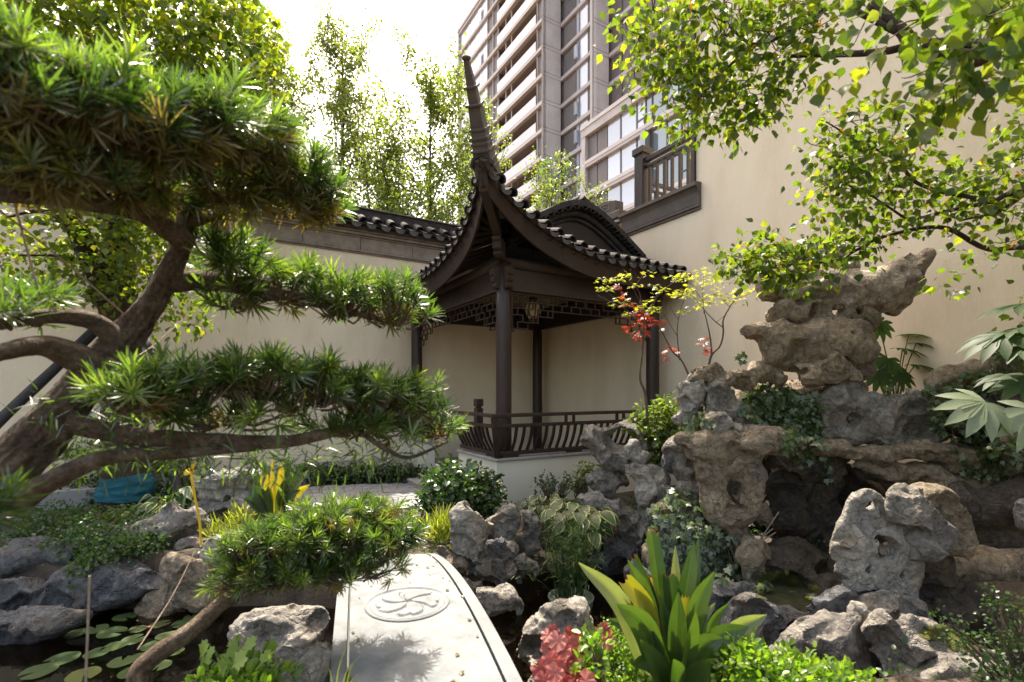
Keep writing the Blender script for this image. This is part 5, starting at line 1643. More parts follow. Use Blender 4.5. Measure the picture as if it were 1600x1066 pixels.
upright_tree('ginkgo_tree', 'tallest slender young tree standing alone against the white sky behind the wall', (*(P(535, 610, 13.5)[:2]), 0), 11.4, 3.0, 5600, 1)
upright_tree('ginkgo_tree', 'pointed young tree left of the tallest one, its top bending', (*(P(455, 610, 13)[:2]), 0), 10.6, 2.3, 4000, 2, (-.5, 0))
upright_tree('ginkgo_tree', 'bushy young tree whose top just touches the picture left of the sky gap', (*(P(395, 610, 12.5)[:2]), 0), 11.4, 3.0, 5000, 3)
upright_tree('ginkgo_tree', 'broad young tree between the sky gap and the roof horn', (*(P(672, 610, 12.5)[:2]), 0), 9.3, 4.2, 7000, 4)
upright_tree('ginkgo_tree', 'young tree in front of the tower just behind the roof horn', (*(P(757, 610, 13)[:2]), 0), 8.9, 1.7, 1500, 5)
upright_tree('ginkgo_tree', 'low young tree behind the wall between the tall tree and the broad tree', (*(P(605, 610, 12)[:2]), 0), 7.4, 3.0, 3400, 6)
upright_tree('ginkgo_tree', 'bright small tree rising behind the rounded gable before the tower', (*(P(862, 610, 13.5)[:2]), 0), 7.7, 2.4, 1500, 7, mat='nandina', leaf=.078)
upright_tree('ginkgo_tree', 'bright twiggy tree right of the gable before the dark louvres', (*(P(925, 610, 14)[:2]), 0), 7.2, 1.3, 600, 8, mat='nandina', leaf=.078)

# the propped tallow tree on the left bank
tt = thing('tallow_tree', 'big leaning tallow tree on the left bank with a teal wrapped trunk', 'tree', (*(P(198, 610, 6.3)[:2]), 0))
mb = MB()
b0 = P(198, 800, 6.3)
branch(mb, [b0, P(196, 700, 6.3), P(190, 560, 6.35), P(188, 470, 6.4)], .26, .2, 30, .12, 60, rough=.1)
mb.build('trunk', M['bark_dark'], tt, smooth=True)
mb = MB()
branch(mb, [P(190, 520, 6.4), P(160, 440, 6.3), P(120, 360, 6.1), P(80, 240, 5.7), P(70, 100, 5.3)], .17, .05, 24, .1, 80, rough=.1)
branch(mb, [P(188, 480, 6.4), P(190, 380, 6.4), P(200, 250, 6.3), P(215, 100, 6.1), P(220, -60, 5.9)], .19, .05, 24, .1, 80, rough=.1)
branch(mb, [P(196, 330, 6.35), P(250, 220, 6.2), P(300, 120, 6.1), P(330, 20, 6.0)], .08, .025, 7)
branch(mb, [P(180, 470, 6.4), P(168, 420, 6.2), P(160, 380, 6.1)], .05, .03, 6)
branch(mb, [P(150, 475, 6.2), P(130, 452, 6.1), P(108, 463, 6.0)], .035, .015, 6)
branch(mb, [P(85, 250, 5.7), P(140, 150, 5.4), P(200, 60, 5.2)], .05, .02, 6)
branch(mb, [P(215, 100, 6.1), P(290, 60, 5.6), P(370, 70, 5.4)], .05, .015, 6)
branch(mb, [P(205, 200, 6.2), P(270, 190, 5.8), P(350, 180, 5.6)], .05, .015, 6)
branch(mb, [P(110, 340, 6.0), P(60, 330, 5.7), P(10, 340, 5.5)], .04, .012, 6)
branch(mb, [P(150, 420, 6.2), P(90, 400, 5.9), P(20, 400, 5.7)], .035, .01, 6)
mb.build('limbs', M['bark_dark'], tt, smooth=True)
mb = MB()
q = []
for i in range(26):
    z = .22 + i * .0 + .026 * i
    rr = .30 + .02 * math.sin(i * 1.9) + .012 * random.random() - .0025 * i
    q.append((rr, z))
branch(mb, [(b0[0], b0[1], .12), (b0[0] + .01, b0[1], .25), (b0[0] - .01, b0[1], .40)], .31, .28, 40, 0, 40, rough=.09)
mb.build('trunk_wrap', M['teal'], tt, smooth=True)
MB().lathe((P(192, 520, 6.35)[0], 6.35, 0), [(.225, 1.95), (.24, 2.0), (.235, 2.12), (.245, 2.25), (.22, 2.32)], 20).build('trunk_wrap', M['teal'], tt, smooth=True)
blobs = [(40, 60, 4.8, 110, 90, .8, 1.3), (160, 40, 5.0, 130, 80, .9, 1.4), (280, 60, 5.2, 110, 80, .8, 1.3), (360, 110, 5.4, 70, 75, .7, .9), (240, 150, 5.4, 130, 80, .8, 1.3),
         (110, 150, 5.0, 110, 80, .8, 1.1), (350, 200, 5.5, 75, 70, .6, .8), (390, 60, 5.6, 40, 50, .5, .35), (180, 260, 5.8, 130, 60, .7, .9), (300, 270, 5.8, 90, 60, .6, .7), (60, -60, 4.8, 150, 60, .9, .9), (260, -70, 5.2, 170, 60, .9, .9),
         (150, 330, 5.9, 110, 36, .5, .55), (60, 370, 5.8, 80, 42, .5, .42), (190, 400, 6.0, 90, 60, .5, .5), (80, 430, 5.9, 90, 36, .4, .30), (260, 430, 6.1, 70, 50, .4, .35), (130, 455, 5.9, 70, 28, .4, .25), (255, 360, 6.0, 80, 50, .5, .5), (270, 500, 6.1, 60, 22, .3, .16)]
pts = blob_points(blobs, 120)
pos, rot, sc = twig_leaves(pts, 8, .095, .9, .076)
leaves_split(tt, T['tallow'], pos, rot, sc, L['tallow_far'], 300)
for lab, pa, pb in (('black-brown prop pole leaning from the left edge to the tallow trunk', P(-30, 690, 5.2), P(150, 515, 6.2)), ('short black prop pole on the right of the tallow trunk', P(262, 600, 6.0), P(222, 520, 6.25)), ('thin black prop pole close to the tallow trunk', P(250, 660, 6.0), P(216, 535, 6.25))):
    pa = pb + (pa - pb) * (pb[2] - .02) / (pb[2] - pa[2])      # each pole stands on the ground
    t = thing('prop_pole', lab, 'pole', tuple(pa), 'prop poles of the tallow tree')
    qq = spline([pa, (pa + pb) / 2 + np.array([0, 0, .02]), pb], 10)
    MB().tube(qq, [.055 if 'leaning' in lab else .04] * 10, 9, True, .22).build('shaft', M['pole'], t, smooth=True)
    MB().tube([qq[-2], qq[-1]], .062 if 'leaning' in lab else .048, 9).build('tie', M['pole'], t)

# the overhanging tallow tree on the right
rt_ = thing('tallow_tree', 'tallow tree reaching in from the right edge with bright backlit leaves', 'tree', (3.9, 2.6, 0))
mb = MB()
branch(mb, [(4.05, 2.7, 0), (4.0, 2.7, 1.4), (3.85, 2.65, 2.6), (3.75, 2.6, 4.2)], .17, .10, 10)
mb.build('trunk', M['bark'], rt_, smooth=True)
mb = MB(); tw_src = []
def limb(pts, r0, r1, leafy=0.0, dens=1.0):
    q = branch(mb, pts, r0, r1, 7, .15)
    tw_src.append((q, leafy, dens))
    return q
limb([(3.85, 2.65, 2.75), P(1600, 62, 2.5), P(1530, 92, 2.5), P(1440, 75, 2.55), P(1405, 45, 2.6), P(1360, 5, 2.65)], .05, .025)
limb([P(1600, 155, 2.5) + np.array([1.4, .2, -.1]), P(1600, 62, 2.45), P(1560, 70, 2.45), P(1450, 68, 2.6), P(1370, 82, 2.7), P(1270, 86, 2.75), P(1235, 88, 2.8)], .035, .010)
limb([P(1400, 50, 2.6), P(1310, 10, 2.7), P(1250, 40, 2.8), P(1180, 70, 2.8), P(1125, 30, 2.85), P(1060, 12, 2.9)], .016, .005)
limb([P(1180, 70, 2.8), P(1120, 120, 2.85), P(1080, 170, 2.9)], .010, .004)
limb([P(1640, 300, 3.0) + np.array([.6, 0, 0]), P(1600, 300, 3.0), P(1550, 315, 3.05), P(1480, 330, 3.1), P(1420, 345, 3.15)], .022, .008)
limb([P(1600, 303, 3.0), P(1560, 330, 3.05), P(1500, 345, 3.1)], .012, .006)
limb([P(1640, 385, 3.2) + np.array([.6, 0, 0]), P(1600, 386, 3.2), P(1540, 388, 3.25), P(1470, 355, 3.25), P(1380, 370, 3.3), P(1340, 390, 3.4), P(1300, 408, 3.4), P(1210, 415, 3.4)], .022, .005)
limb([P(1550, 315, 3.05), P(1440, 290, 3.05), P(1400, 250, 3.0), P(1340, 220, 3.0), P(1290, 190, 3.0)], .014, .004)
limb([P(1420, 345, 3.15), P(1350, 300, 3.1), P(1290, 280, 3.1)], .008, .003)
mb.build('limbs', M['bark_dark'], rt_, smooth=True)
A_blobs = [(1000, 55, 2.85, 36, 50, .25, .7), (1060, 60, 2.85, 60, 62, .3, 1.4), (1130, 60, 2.8, 60, 65, .3, 1.4), (1200, 50, 2.75, 60, 55, .3, 1.2), (1265, 50, 2.7, 50, 45, .3, .8), (1040, 130, 2.9, 46, 42, .25, .9), (1100, 150, 2.9, 56, 45, .25, 1.1), (1170, 125, 2.85, 56, 42, .25, 1.0),
           (1075, 190, 2.95, 30, 22, .2, .45), (1150, 190, 2.95, 36, 20, .2, .35), (1215, 150, 2.85, 36, 36, .2, .4), (1020, 15, 2.85, 60, 25, .25, .7), (1130, 5, 2.8, 80, 25, .3, .9), (1240, 5, 2.75, 60, 22, .3, .6), (1230, 110, 2.8, 30, 26, .2, .25), (1180, 175, 2.9, 36, 26, .2, .4)]
B_blobs = [(1330, 190, 3.0, 50, 30, .2, .5), (1290, 230, 3.05, 34, 40, .2, .5), (1340, 245, 3.05, 60, 36, .25, .9), (1400, 235, 3.0, 40, 40, .2, .6), (1450, 200, 3.0, 40, 26, .2, .35), (1290, 290, 3.1, 40, 30, .2, .5), (1350, 300, 3.1, 70, 40, .25, 1.1), (1420, 300, 3.1, 60, 34, .25, .8), (1490, 290, 3.1, 60, 30, .2, .7), (1560, 280, 3.05, 50, 26, .2, .6), (1310, 340, 3.15, 40, 22, .2, .35),
           (1390, 345, 3.15, 50, 18, .2, .35), (1490, 340, 3.1, 60, 28, .2, .55), (1570, 330, 3.05, 40, 30, .2, .5), (1590, 250, 3.0, 26, 24, .2, .3)]
C_blobs = [(1150, 405, 3.4, 34, 20, .18, .5), (1190, 400, 3.4, 44, 26, .2, .8), (1240, 405, 3.4, 50, 30, .2, .9), (1290, 395, 3.4, 50, 26, .2, .7), (1340, 385, 3.35, 44, 20, .2, .5), (1200, 430, 3.4, 50, 16, .18, .5), (1260, 430, 3.4, 50, 14, .18, .4), (1490, 430, 3.3, 30, 18, .15, .15), (1560, 380, 3.2, 40, 20, .2, .3)]
E_blobs = [(1360, 20, 2.0, 60, 40, .2, .45), (1440, 30, 1.9, 70, 50, .25, .7), (1530, 30, 1.8, 70, 45, .25, .8), (1590, 60, 1.75, 50, 60, .2, .6), (1470, 100, 1.9, 60, 50, .2, .55), (1530, 120, 1.85, 60, 45, .2, .5), (1440, 150, 2.0, 44, 30, .2, .22), (1500, 170, 1.9, 40, 30, .2, .18), (1490, 150, 1.9, 30, 40, .2, .2), (1330, 80, 2.2, 40, 24, .2, .15)]
def clump(bl, n): return blob_points(bl, n)
sets = [twig_leaves(clump(A_blobs, 38), 5, .055, 1.0, .046), twig_leaves(clump(B_blobs, 40), 5, .058, 1.0, .049), twig_leaves(clump(C_blobs, 40), 5, .056, .9, .051), twig_leaves(clump(E_blobs, 20), 4, .06, 1.6, .062)]
pos = np.vstack([s[0] for s in sets]); rot = np.concatenate([s[1] for s in sets]); sc = np.concatenate([s[2] for s in sets])
leaves_split(rt_, T['tallow'], pos, rot, sc, L['tallow'], 300)
# unseen crown above and right of the frame, added to shade wall and rocks
O_blobs = [(1300, -130, 3.0, 150, 70, .5, 1), (1480, -140, 3.2, 150, 80, .6, 1.2), (1680, -80, 3.4, 120, 120, .7, 1.3), (1740, 120, 3.5, 100, 120, .7, 1.3), (1760, 330, 3.7, 110, 110, .7, 1.2), (1730, 480, 3.8, 90, 70, .6, .7), (1560, -260, 3.6, 200, 110, .8, 1.6), (1350, -300, 3.4, 200, 100, .7, 1.3)]
pos, rot, sc = twig_leaves(blob_points(O_blobs, 170), 5, .07, 1.0, .062)
leaves('unseen_shade_crown', T['tallow'], pos, rot, sc, L['tallow'], rt_)
mb = MB()
for bl in (A_blobs, B_blobs, C_blobs):
    pp_ = blob_points(bl, 4)
    for p in pp_:
        d = np.array([RNG.normal() * .5, RNG.normal() * .3, RNG.uniform(.1, .9)]); d = norm(d) * RNG.uniform(.05, .085)
        mb.tube([p, p + d * .6 + np.array([0, 0, .005]), p + d * .9 + np.array([.01, 0, -.012])], [.004, .0045, .002], 5)
mb.build('catkins', L['catkin'], rt_, kind='stuff')
mb = MB()
for bl, k in ((A_blobs, 9), (B_blobs, 8), (C_blobs, 8), (E_blobs, 6)):
    for b in bl:
        c = P(*b[:3])
        for p in blob_points([b], k):
            mb.tube(spline([c, (c + p) / 2 + RNG.normal(size=3) * .02, p], 5), [.0035, .003, .0028, .0022, .0016], 4, False)
mb.build('twigs', M['twig'], rt_, kind='stuff')

# ------------------------------------------------------------------ podocarpus pines trained in pads
def rosette(n, seed, L0=1.0, mat=None, w=1.0):
    rg = np.random.default_rng(seed)
    pos, dr, nm, sc = [], [], [], []
    for i in range(n):
        a = i * 2.399 + rg.uniform(-.3, .3)
        el = 1.4 - 1.1 * (i / n) ** .8 + rg.uniform(-.15, .15)
        d = np.array([math.cos(a) * math.cos(el), math.sin(a) * math.cos(el), math.sin(el)])
        pos.append(np.array([0, 0, .45 * (1 - i / n) - .3]) + d * .04); dr.append(d)
        nm.append(np.array([-math.cos(a) * math.sin(el), -math.sin(a) * math.sin(el), math.cos(el)]) + rg.normal(size=3) * .25); sc.append(L0 * rg.uniform(.75, 1.1))
    V_, F_, _ = inst(T['needle'], np.array(pos), frames(np.array(dr), np.array(nm)), np.array(sc))
    return V_ * np.array([1, 1, 1]), F_


ROS = [rosette(24, k) for k in range(5)]
ROS_NEW = [rosette(10, 40 + k, .75) for k in range(2)]


def podocarpus(root, pads, size=.085, nparts=300, dry=0.0, seed=3):
    """Pads (px, py, Y, rx, ry, depth m, count): rosettes standing on the upper side, bare twigs and dry gold leaves inside."""
    rg = np.random.default_rng(seed)
    spots = []
    twg = MB(); dryp = []; newp = []
    for (px, py, Y, rx, ry, rd, n, *lim) in pads:
        c = P(px, py, Y)
        ax = np.array([rx / FPX * Y, rd, ry / FPX * Y])
        for k in range(n):
            d = rg.normal(size=3); d /= np.linalg.norm(d)
            if d[2] < -.25: d[2] *= -.6
            r = rg.uniform(.55, 1.0) if rg.random() < .8 else rg.uniform(.2, .6)
            p = c + d * ax * r
            axis = norm(np.array([d[0] * .9, d[1] * .7, .45 + .5 * max(0, d[2])]) + rg.normal(size=3) * .42)
            spots.append((p, axis, size * rg.uniform(.8, 1.15)))
            if rg.random() < .10: newp.append((p + axis * size * .35, axis, size * .8))
            root_p = c + d * ax * r * .35 - np.array([0, 0, ax[2] * .45])
            if True:
                twg.tube(spline([root_p, (root_p + p) / 2 + rg.normal(size=3) * .012 - np.array([0, 0, .01]), p], 4), [.0055, .0045, .0035, .0025], 4, False)
        for k in range(int(n * (dry if not lim else lim[0]))):
            d = rg.normal(size=3); d /= np.linalg.norm(d); d[2] = -abs(d[2]) * .9
            p = c + d * ax * rg.uniform(.2, .95)
            dryp.append((p, norm(rg.normal(size=3) + np.array([0, 0, .1])), size * rg.uniform(.7, 1.0)))
    def mats(lst):
        out = []
        for p, a, s in lst:
            x = norm(np.cross(a, [.3, .9, .1])); y = np.cross(a, x)
            th = rg.uniform(0, 6.28)
            out.append(np.stack([x * math.cos(th) + y * math.sin(th), -x * math.sin(th) + y * math.cos(th), a], 1))
        return np.array(out)
    order = sorted(range(len(spots)), key=lambda i: spots[i][0][1])
    mts = mats(spots)
    mes = [make_mesh('leaf_rosette', r[0], r[1], L['podo']) for r in ROS]
    for i in order[:nparts]:
        place('leaf_rosette', mes[i % 5], root, spots[i][0], mts[i], spots[i][2])
    for grp_, nm, mt, src in ((order[nparts:], 'inner_foliage', 'podo', None),):
        if not grp_: continue
        for v in range(3):
            ids = [i for i in grp_ if i % 3 == v]
            if ids: leaves(nm, ROS[v], np.array([spots[i][0] for i in ids]), mts[ids], np.array([spots[i][2] for i in ids]), L[mt], root)
    if dryp:
        dm = mats(dryp)
        for v in range(2):
            ids = list(range(v, len(dryp), 2))
            leaves('dry_gold_foliage', ROS[v], np.array([dryp[i][0] for i in ids]), dm[ids], np.array([dryp[i][2] for i in ids]), L['podo_dry'], root)
    if newp:
        nmx = mats(newp)
        leaves('new_shoots', ROS_NEW[0], np.array([x[0] for x in newp]), nmx, np.array([x[2] for x in newp]), L['podo_new'], root)
    twg.build('twigs', M['twig'], root, kind='stuff')


pt = thing('podocarpus_tree', 'old podocarpus trained in cloud pads, its bent trunk filling the left foreground', 'tree', tuple(P(-420, 1500, 1.2)))
mb = MB()
branch(mb, [P(-420, 1500, 1.2), P(-210, 1000, 1.28), P(-60, 800, 1.38), P(65, 680, 1.5), P(150, 580, 1.58), P(205, 520, 1.65), P(250, 450, 1.68), P(285, 370, 1.7), P(292, 300, 1.7)], .098, .019, 48, .3, 170, power=.75, rough=.28)
mb.build('trunk', M['bark'], pt, smooth=True)
mb = MB()
branch(mb, [P(290, 380, 1.7), P(250, 350, 1.6), P(200, 325, 1.5), P(120, 315, 1.35), P(30, 305, 1.2), P(-60, 300, 1.1)], .035, .014, 18, .2, 60, rough=.2)
branch(mb, [P(292, 330, 1.7), P(300, 280, 1.7), P(330, 230, 1.7), P(350, 190, 1.75)], .04, .015, 18, .2, 60, rough=.2)
branch(mb, [P(292, 300, 1.7), P(250, 250, 1.6), P(200, 200, 1.45)], .03, .012, 18, .2, 60, rough=.2)
branch(mb, [P(285, 350, 1.7), P(340, 330, 1.75), P(420, 290, 1.8), P(470, 280, 1.85)], .026, .01, 18, .2, 60, rough=.2)
branch(mb, [P(262, 440, 1.7), P(330, 440, 1.8), P(420, 455, 1.9), P(520, 480, 2.0), P(620, 505, 2.05)], .036, .012, 18, .2, 60, rough=.2)
branch(mb, [P(170, 590, 1.6), P(110, 555, 1.5), P(60, 540, 1.42), P(-20, 555, 1.3)], .045, .02, 18, .2, 60, rough=.2)
branch(mb, [P(190, 535, 1.62), P(140, 500, 1.55), P(70, 495, 1.45), P(-20, 510, 1.35)], .034, .016, 18, .2, 60, rough=.2)
branch(mb, [P(110, 660, 1.5), P(200, 680, 1.55), P(320, 690, 1.65), P(450, 690, 1.75), P(560, 665, 1.85), P(640, 655, 1.9)], .034, .013, 18, .2, 60, rough=.2)
branch(mb, [P(560, 672, 1.85), P(600, 700, 1.85), P(640, 715, 1.9), P(700, 690, 1.95)], .012, .005, 6, .2)
branch(mb, [P(20, 790, 1.4), P(90, 745, 1.42), P(170, 715, 1.5), P(280, 708, 1.6), P(400, 700, 1.7)], .032, .012, 18, .2, 60, rough=.2)
mb.build('limbs', M['bark'], pt, smooth=True)
pads = [(40, 170, 1.15, 130, 90, .14, 54), (170, 190, 1.3, 130, 95, .18, 66), (300, 200, 1.45, 110, 80, .18, 54), (395, 225, 1.6, 80, 60, .16, 34), (460, 285, 1.75, 70, 55, .15, 34), (500, 325, 1.85, 40, 26, .1, 12), (70, 270, 1.2, 120, 40, .14, 20), (220, 290, 1.45, 120, 40, .16, 22), (360, 300, 1.65, 90, 40, .16, 24),
        (20, 90, 1.1, 70, 46, .1, 12),
        (380, 425, 1.85, 70, 44, .16, 26), (440, 450, 1.92, 85, 52, .18, 36), (530, 475, 2.0, 85, 50, .16, 36), (615, 485, 2.05, 62, 56, .15, 34), (330, 400, 1.8, 50, 30, .14, 14), (350, 470, 1.85, 60, 24, .14, 14),
        (210, 622, 1.5, 80, 52, .12, 24), (300, 608, 1.62, 90, 58, .16, 36), (400, 598, 1.72, 90, 62, .16, 38), (490, 610, 1.8, 80, 60, .16, 36), (570, 625, 1.87, 80, 62, .16, 36), (650, 645, 1.95, 62, 60, .14, 28), (690, 670, 1.98, 36, 30, .1, 12), (350, 655, 1.7, 140, 30, .16, 24), (560, 670, 1.88, 120, 26, .14, 22),
        (25, 470, 1.5, 60, 24, .12, 12), (-10, 790, 1.0, 40, 26, .08, 7), (40, 500, 1.42, 40, 16, .1, 4)]
big = [(x, y, Y, a, b, c, n, 1.25 if y < 330 else .15) for x, y, Y, a, b, c, n in pads]  # extra gold needles in the top pads stand for sunlight from behind
podocarpus(pt, [(*b[:6], int(b[6] * 1.0), *b[7:]) for b in big], .076, 300, .5, 3)
# dry leaves and twigs hanging under the low limb
dp = blob_points([(200, 700, 1.6, 120, 22, .15), (340, 715, 1.7, 150, 20, .15), (480, 715, 1.8, 120, 20, .15), (130, 650, 1.55, 60, 30, .1), (600, 700, 1.9, 80, 20, .1)], 46)
pos, rot, sc = twig_leaves(dp, 5, .03, .4, .055)
leaves('low_foliage', T['needle'], pos, rot, sc, L['podo'], pt)

ft = thing('podocarpus_tree', 'smaller dark podocarpus pad on a slanting stem before the bridge', 'tree', tuple(P(215, 1150, 1.95)))
mb = MB()
branch(mb, [P(205, 1250, 1.95), P(215, 1090, 1.97), P(225, 1040, 2.0), P(300, 985, 2.1), P(360, 935, 2.2), P(430, 910, 2.25), P(520, 895, 2.3), P(600, 880, 2.35)], .05, .014, 20, .18, 80, rough=.18)
branch(mb, [P(400, 915, 2.22), P(420, 870, 2.25), P(450, 840, 2.3)], .018, .007, 6)
branch(mb, [P(470, 903, 2.27), P(520, 860, 2.35), P(560, 830, 2.4)], .016, .006, 6)
mb.build('trunk', M['bark'], ft, smooth=True)
fp = [(400, 865, 2.2, 60, 55, .16, 44), (465, 845, 2.3, 75, 50, .2, 56), (545, 845, 2.38, 70, 48, .2, 50), (615, 850, 2.42, 52, 50, .18, 40), (450, 900, 2.2, 80, 34, .18, 36), (550, 895, 2.3, 90, 30, .18, 34), (370, 905, 2.2, 36, 26, .12, 12), (510, 805, 2.4, 100, 26, .2, 30), (590, 800, 2.45, 60, 20, .16, 16)]
podocarpus(ft, [(*b[:6], int(b[6] * 1.3), .35) for b in fp], .066, 300, .35, 8)

# wires and strings of the trained pine
def cord(label, pts, r, mat='rope', cat='cord', name='guy_string'):
    q = spline(pts, 14)
    return tag(MB().tube(q, r, 5).build(name, M[mat], None, base=tuple(q[0])), label, cat)


cord('taut string running from the upper left edge down to the forked pine trunk', [P(-10, 322, 1.2), P(90, 400, 1.4), P(195, 492, 1.62)], .0028)
cord('short string slanting up to the right from the pine trunk', [P(196, 568, 1.62), P(240, 540, 1.8), P(285, 500, 1.95)], .0022)
cord('vertical string hanging before the wall at the far left', [P(22, 315, 1.25), P(45, 400, 1.35), P(62, 462, 1.42)], .003)
cord('weathered cord hanging straight down over the lily pads', [P(140, 900, 1.5), P(138, 960, 1.5), P(134, 1066, 1.5), P(133, 1120, 1.5)], .0035)
cord('thin brown string slanting from the stones down to the pine stem', [P(305, 860, 3.2), P(270, 930, 2.9), P(215, 1015, 2.5)], .004)
rb = thing('yellow_ribbon', 'yellow ribbon tied in a bow on a string over the left bank', 'ribbon', tuple(P(300, 745, 2.6)))
MB().tube(spline([P(299, 742, 2.6), P(304, 775, 2.6), P(312, 815, 2.62), P(314, 853, 2.62)], 10), .006, 6).build('strand', M['yellow'], rb)
mb = MB()
for a, b, c in (((297, 742), (306, 722), (294, 732)), ((299, 740), (312, 726), (304, 736)), ((298, 741), (284, 744), (290, 734)), ((298, 742), (300, 724), (303, 738))):
    mb.prism([P(*a, 2.6), P(*b, 2.59), P(*c, 2.6)], (0, .004, 0))
mb.build('bow', M['yellow'], rb)

# ------------------------------------------------------------------ plants
def shrub(name, label, cat, blobs, n, tm, mat, size, base_px, droop=.2, spread=.04, group=None, parts=0, stem=True, per=5, extra=None):
    """blobs in photo pixels; stems rise from base_px (px, py, Y)."""
    base = P(*base_px)
    t = thing(name, label, cat, tuple(base), group)
    pts = blob_points(blobs, n)
    pos, rot, sc = twig_leaves(pts, per, spread, droop, size)
    if parts: leaves_split(t, tm, pos, rot, sc, L[mat], parts)
    else: leaves('foliage', tm, pos, rot, sc, L[mat], t)
    if stem:
        mb = MB()
        for p in pts[:: max(1, len(pts) // 40)]:
            mb.tube(spline([base + RNG.normal(size=3) * .03 * np.array([1, 1, 0]), (base + p) / 2 + RNG.normal(size=3) * .02, p], 5), [.008, .006, .005, .004, .003], 4, False)
        mb.build('stems', M['twig'], t)
    return t


shrub('camellia_shrub', 'round glossy dark shrub in front of the pavilion base corner', 'shrub', [(720, 760, 5.55, 55, 34, .35, 1.3), (690, 775, 5.5, 34, 36, .3, .8), (755, 775, 5.5, 32, 28, .3, .7), (725, 800, 5.45, 46, 22, .3, .6), (685, 810, 5.3, 20, 26, .2, .4)], 150, T['simple'], 'shrub', .07, (722, 830, 5.5))
shrub('nandina_shrub', 'loose light green nandina shrub by the right pavilion column', 'shrub', [(1020, 655, 5.45, 28, 26, .25, .8), (1000, 665, 5.4, 20, 16, .2, .5), (1045, 640, 5.4, 20, 20, .2, .5), (1035, 690, 5.35, 26, 26, .2, .7), (1050, 670, 5.3, 24, 20, .2, .5), (1025, 720, 5.3, 18, 14, .15, .3)], 100, T['simple'], 'nandina', .055, (1030, 740, 5.4), .4)
shrub('wispy_shrub', 'thin wispy shrub against the pale pavilion base', 'shrub', [(862, 765, 5.6, 28, 18, .2, 1), (885, 755, 5.6, 16, 10, .15, .4), (850, 755, 5.6, 14, 10, .15, .3)], 46, T['simple'], 'hedge', .035, (868, 800, 5.6), .1, .03)
shrub('small_shrub', 'light green sprig beside the grey stone at the base wall', 'shrub', [(908, 750, 5.55, 12, 22, .12, 1), (922, 735, 5.5, 8, 10, .1, .3)], 46, T['simple'], 'nandina', .04, (905, 785, 5.55), .1, .03)
shrub('boxwood_bush', 'bright clipped boxwood in the foreground right of the big aspidistra', 'shrub', [(1165, 1040, 2.1, 40, 30, .14, 1), (1215, 1050, 2.12, 46, 26, .16, 1.1), (1275, 1062, 2.15, 48, 20, .16, 1), (1330, 1075, 2.18, 40, 18, .15, .7), (1190, 1080, 2.05, 70, 24, .16, 1)], 130, T['oval'], 'box', .030, (1220, 1150, 2.1), -.9, .022, parts=200)
shrub('boxwood_bush', 'bright boxwood sprigs at the bottom edge left of the bridge', 'shrub', [(350, 1075, 1.95, 60, 18, .12, 1), (410, 1072, 1.95, 30, 14, .12, .7), (375, 1058, 1.95, 20, 10, .1, .3)], 60, T['oval'], 'box', .034, (400, 1140, 1.95), -.9, .022, parts=60)
shrub('boxwood_bush', 'small-leaved variegated bush between heuchera and big aspidistra', 'shrub', [(965, 1000, 2.35, 26, 26, .12, 1), (990, 1030, 2.3, 26, 26, .12, 1), (960, 1045, 2.25, 34, 20, .12, 1), (1005, 1060, 2.2, 20, 16, .1, .6)], 150, T['oval'], 'box', .015, (975, 1100, 2.3), -.5, .014)
shrub('boxwood_bush', 'young boxwood sprig growing through the heuchera', 'shrub', [(930, 1010, 2.12, 16, 14, .06, 1), (925, 1050, 2.05, 30, 14, .08, 1)], 16, T['oval'], 'box', .036, (930, 1100, 2.1), -.9, .02, parts=40)
shrub('hedge', 'low dark clipped hedge along the far step', 'hedge', [(x, 746, 7.9, 26, 16, .25, 1) for x in range(470, 660, 26)] + [(x, 738, 7.9, 26, 10, .25, .6) for x in range(480, 650, 30)], 90, T['simple'], 'hedge', .05, (560, 770, 7.9), -.3, .03)
shrub('hedge', 'dark low hedge behind the left bank under the tallow tree', 'hedge', [(x, 770 + (x % 3) * 4, 6.6, 30, 26, .3, 1) for x in range(-10, 330, 26)], 110, T['simple'], 'hedge', .05, (160, 810, 6.6), -.2, .03)
shrub('hedge', 'leafy shrub row behind the pine trunk at the wall foot', 'hedge', [(x, 715, 7.2, 32, 30, .3, 1) for x in range(100, 300, 26)], 80, T['simple'], 'nandina', .05, (200, 770, 7.2), -.1, .04)
shrub('trailing_shrub', 'feathery fine-leaved shrub trailing over the left bank stones', 'shrub', [(60, 830, 4.9, 60, 24, .25, 1.2), (130, 846, 4.6, 60, 22, .2, 1.3), (185, 860, 4.5, 44, 18, .2, .9), (90, 810, 5.2, 70, 16, .25, .9), (145, 882, 4.3, 26, 16, .12, .5), (225, 845, 4.5, 22, 12, .12, .35), (20, 845, 4.7, 44, 18, .2, .7), (200, 825, 4.9, 34, 14, .2, .5), (280, 815, 5.0, 40, 10, .15, .3)], 150, T['simple'], 'cover', .036, (120, 870, 5.2), .1, .045)
shrub('low_shrub', 'leafy green plant between the teal wrap and the spurred stone', 'shrub', [(215, 808, 5.6, 44, 14, .2, 1), (170, 812, 5.7, 34, 12, .2, .7), (255, 795, 5.5, 22, 14, .15, .4)], 100, T['simple'], 'nandina', .045, (210, 830, 5.6), 0, .04)
shrub('fine_shrub', 'dark fine-leaved shrub in the bottom right corner', 'shrub', [(1585, 1010, 2.5, 26, 24, .15, .45), (1598, 965, 2.5, 18, 22, .15, .35), (1515, 1000, 2.55, 34, 8, .1, .2), (1565, 1050, 2.45, 36, 12, .15, .3), (1490, 975, 2.6, 24, 6, .1, .12), (1545, 930, 2.6, 14, 14, .1, .1)], 110, T['simple'], 'cover', .02, (1600, 1100, 2.45), .1, .028)
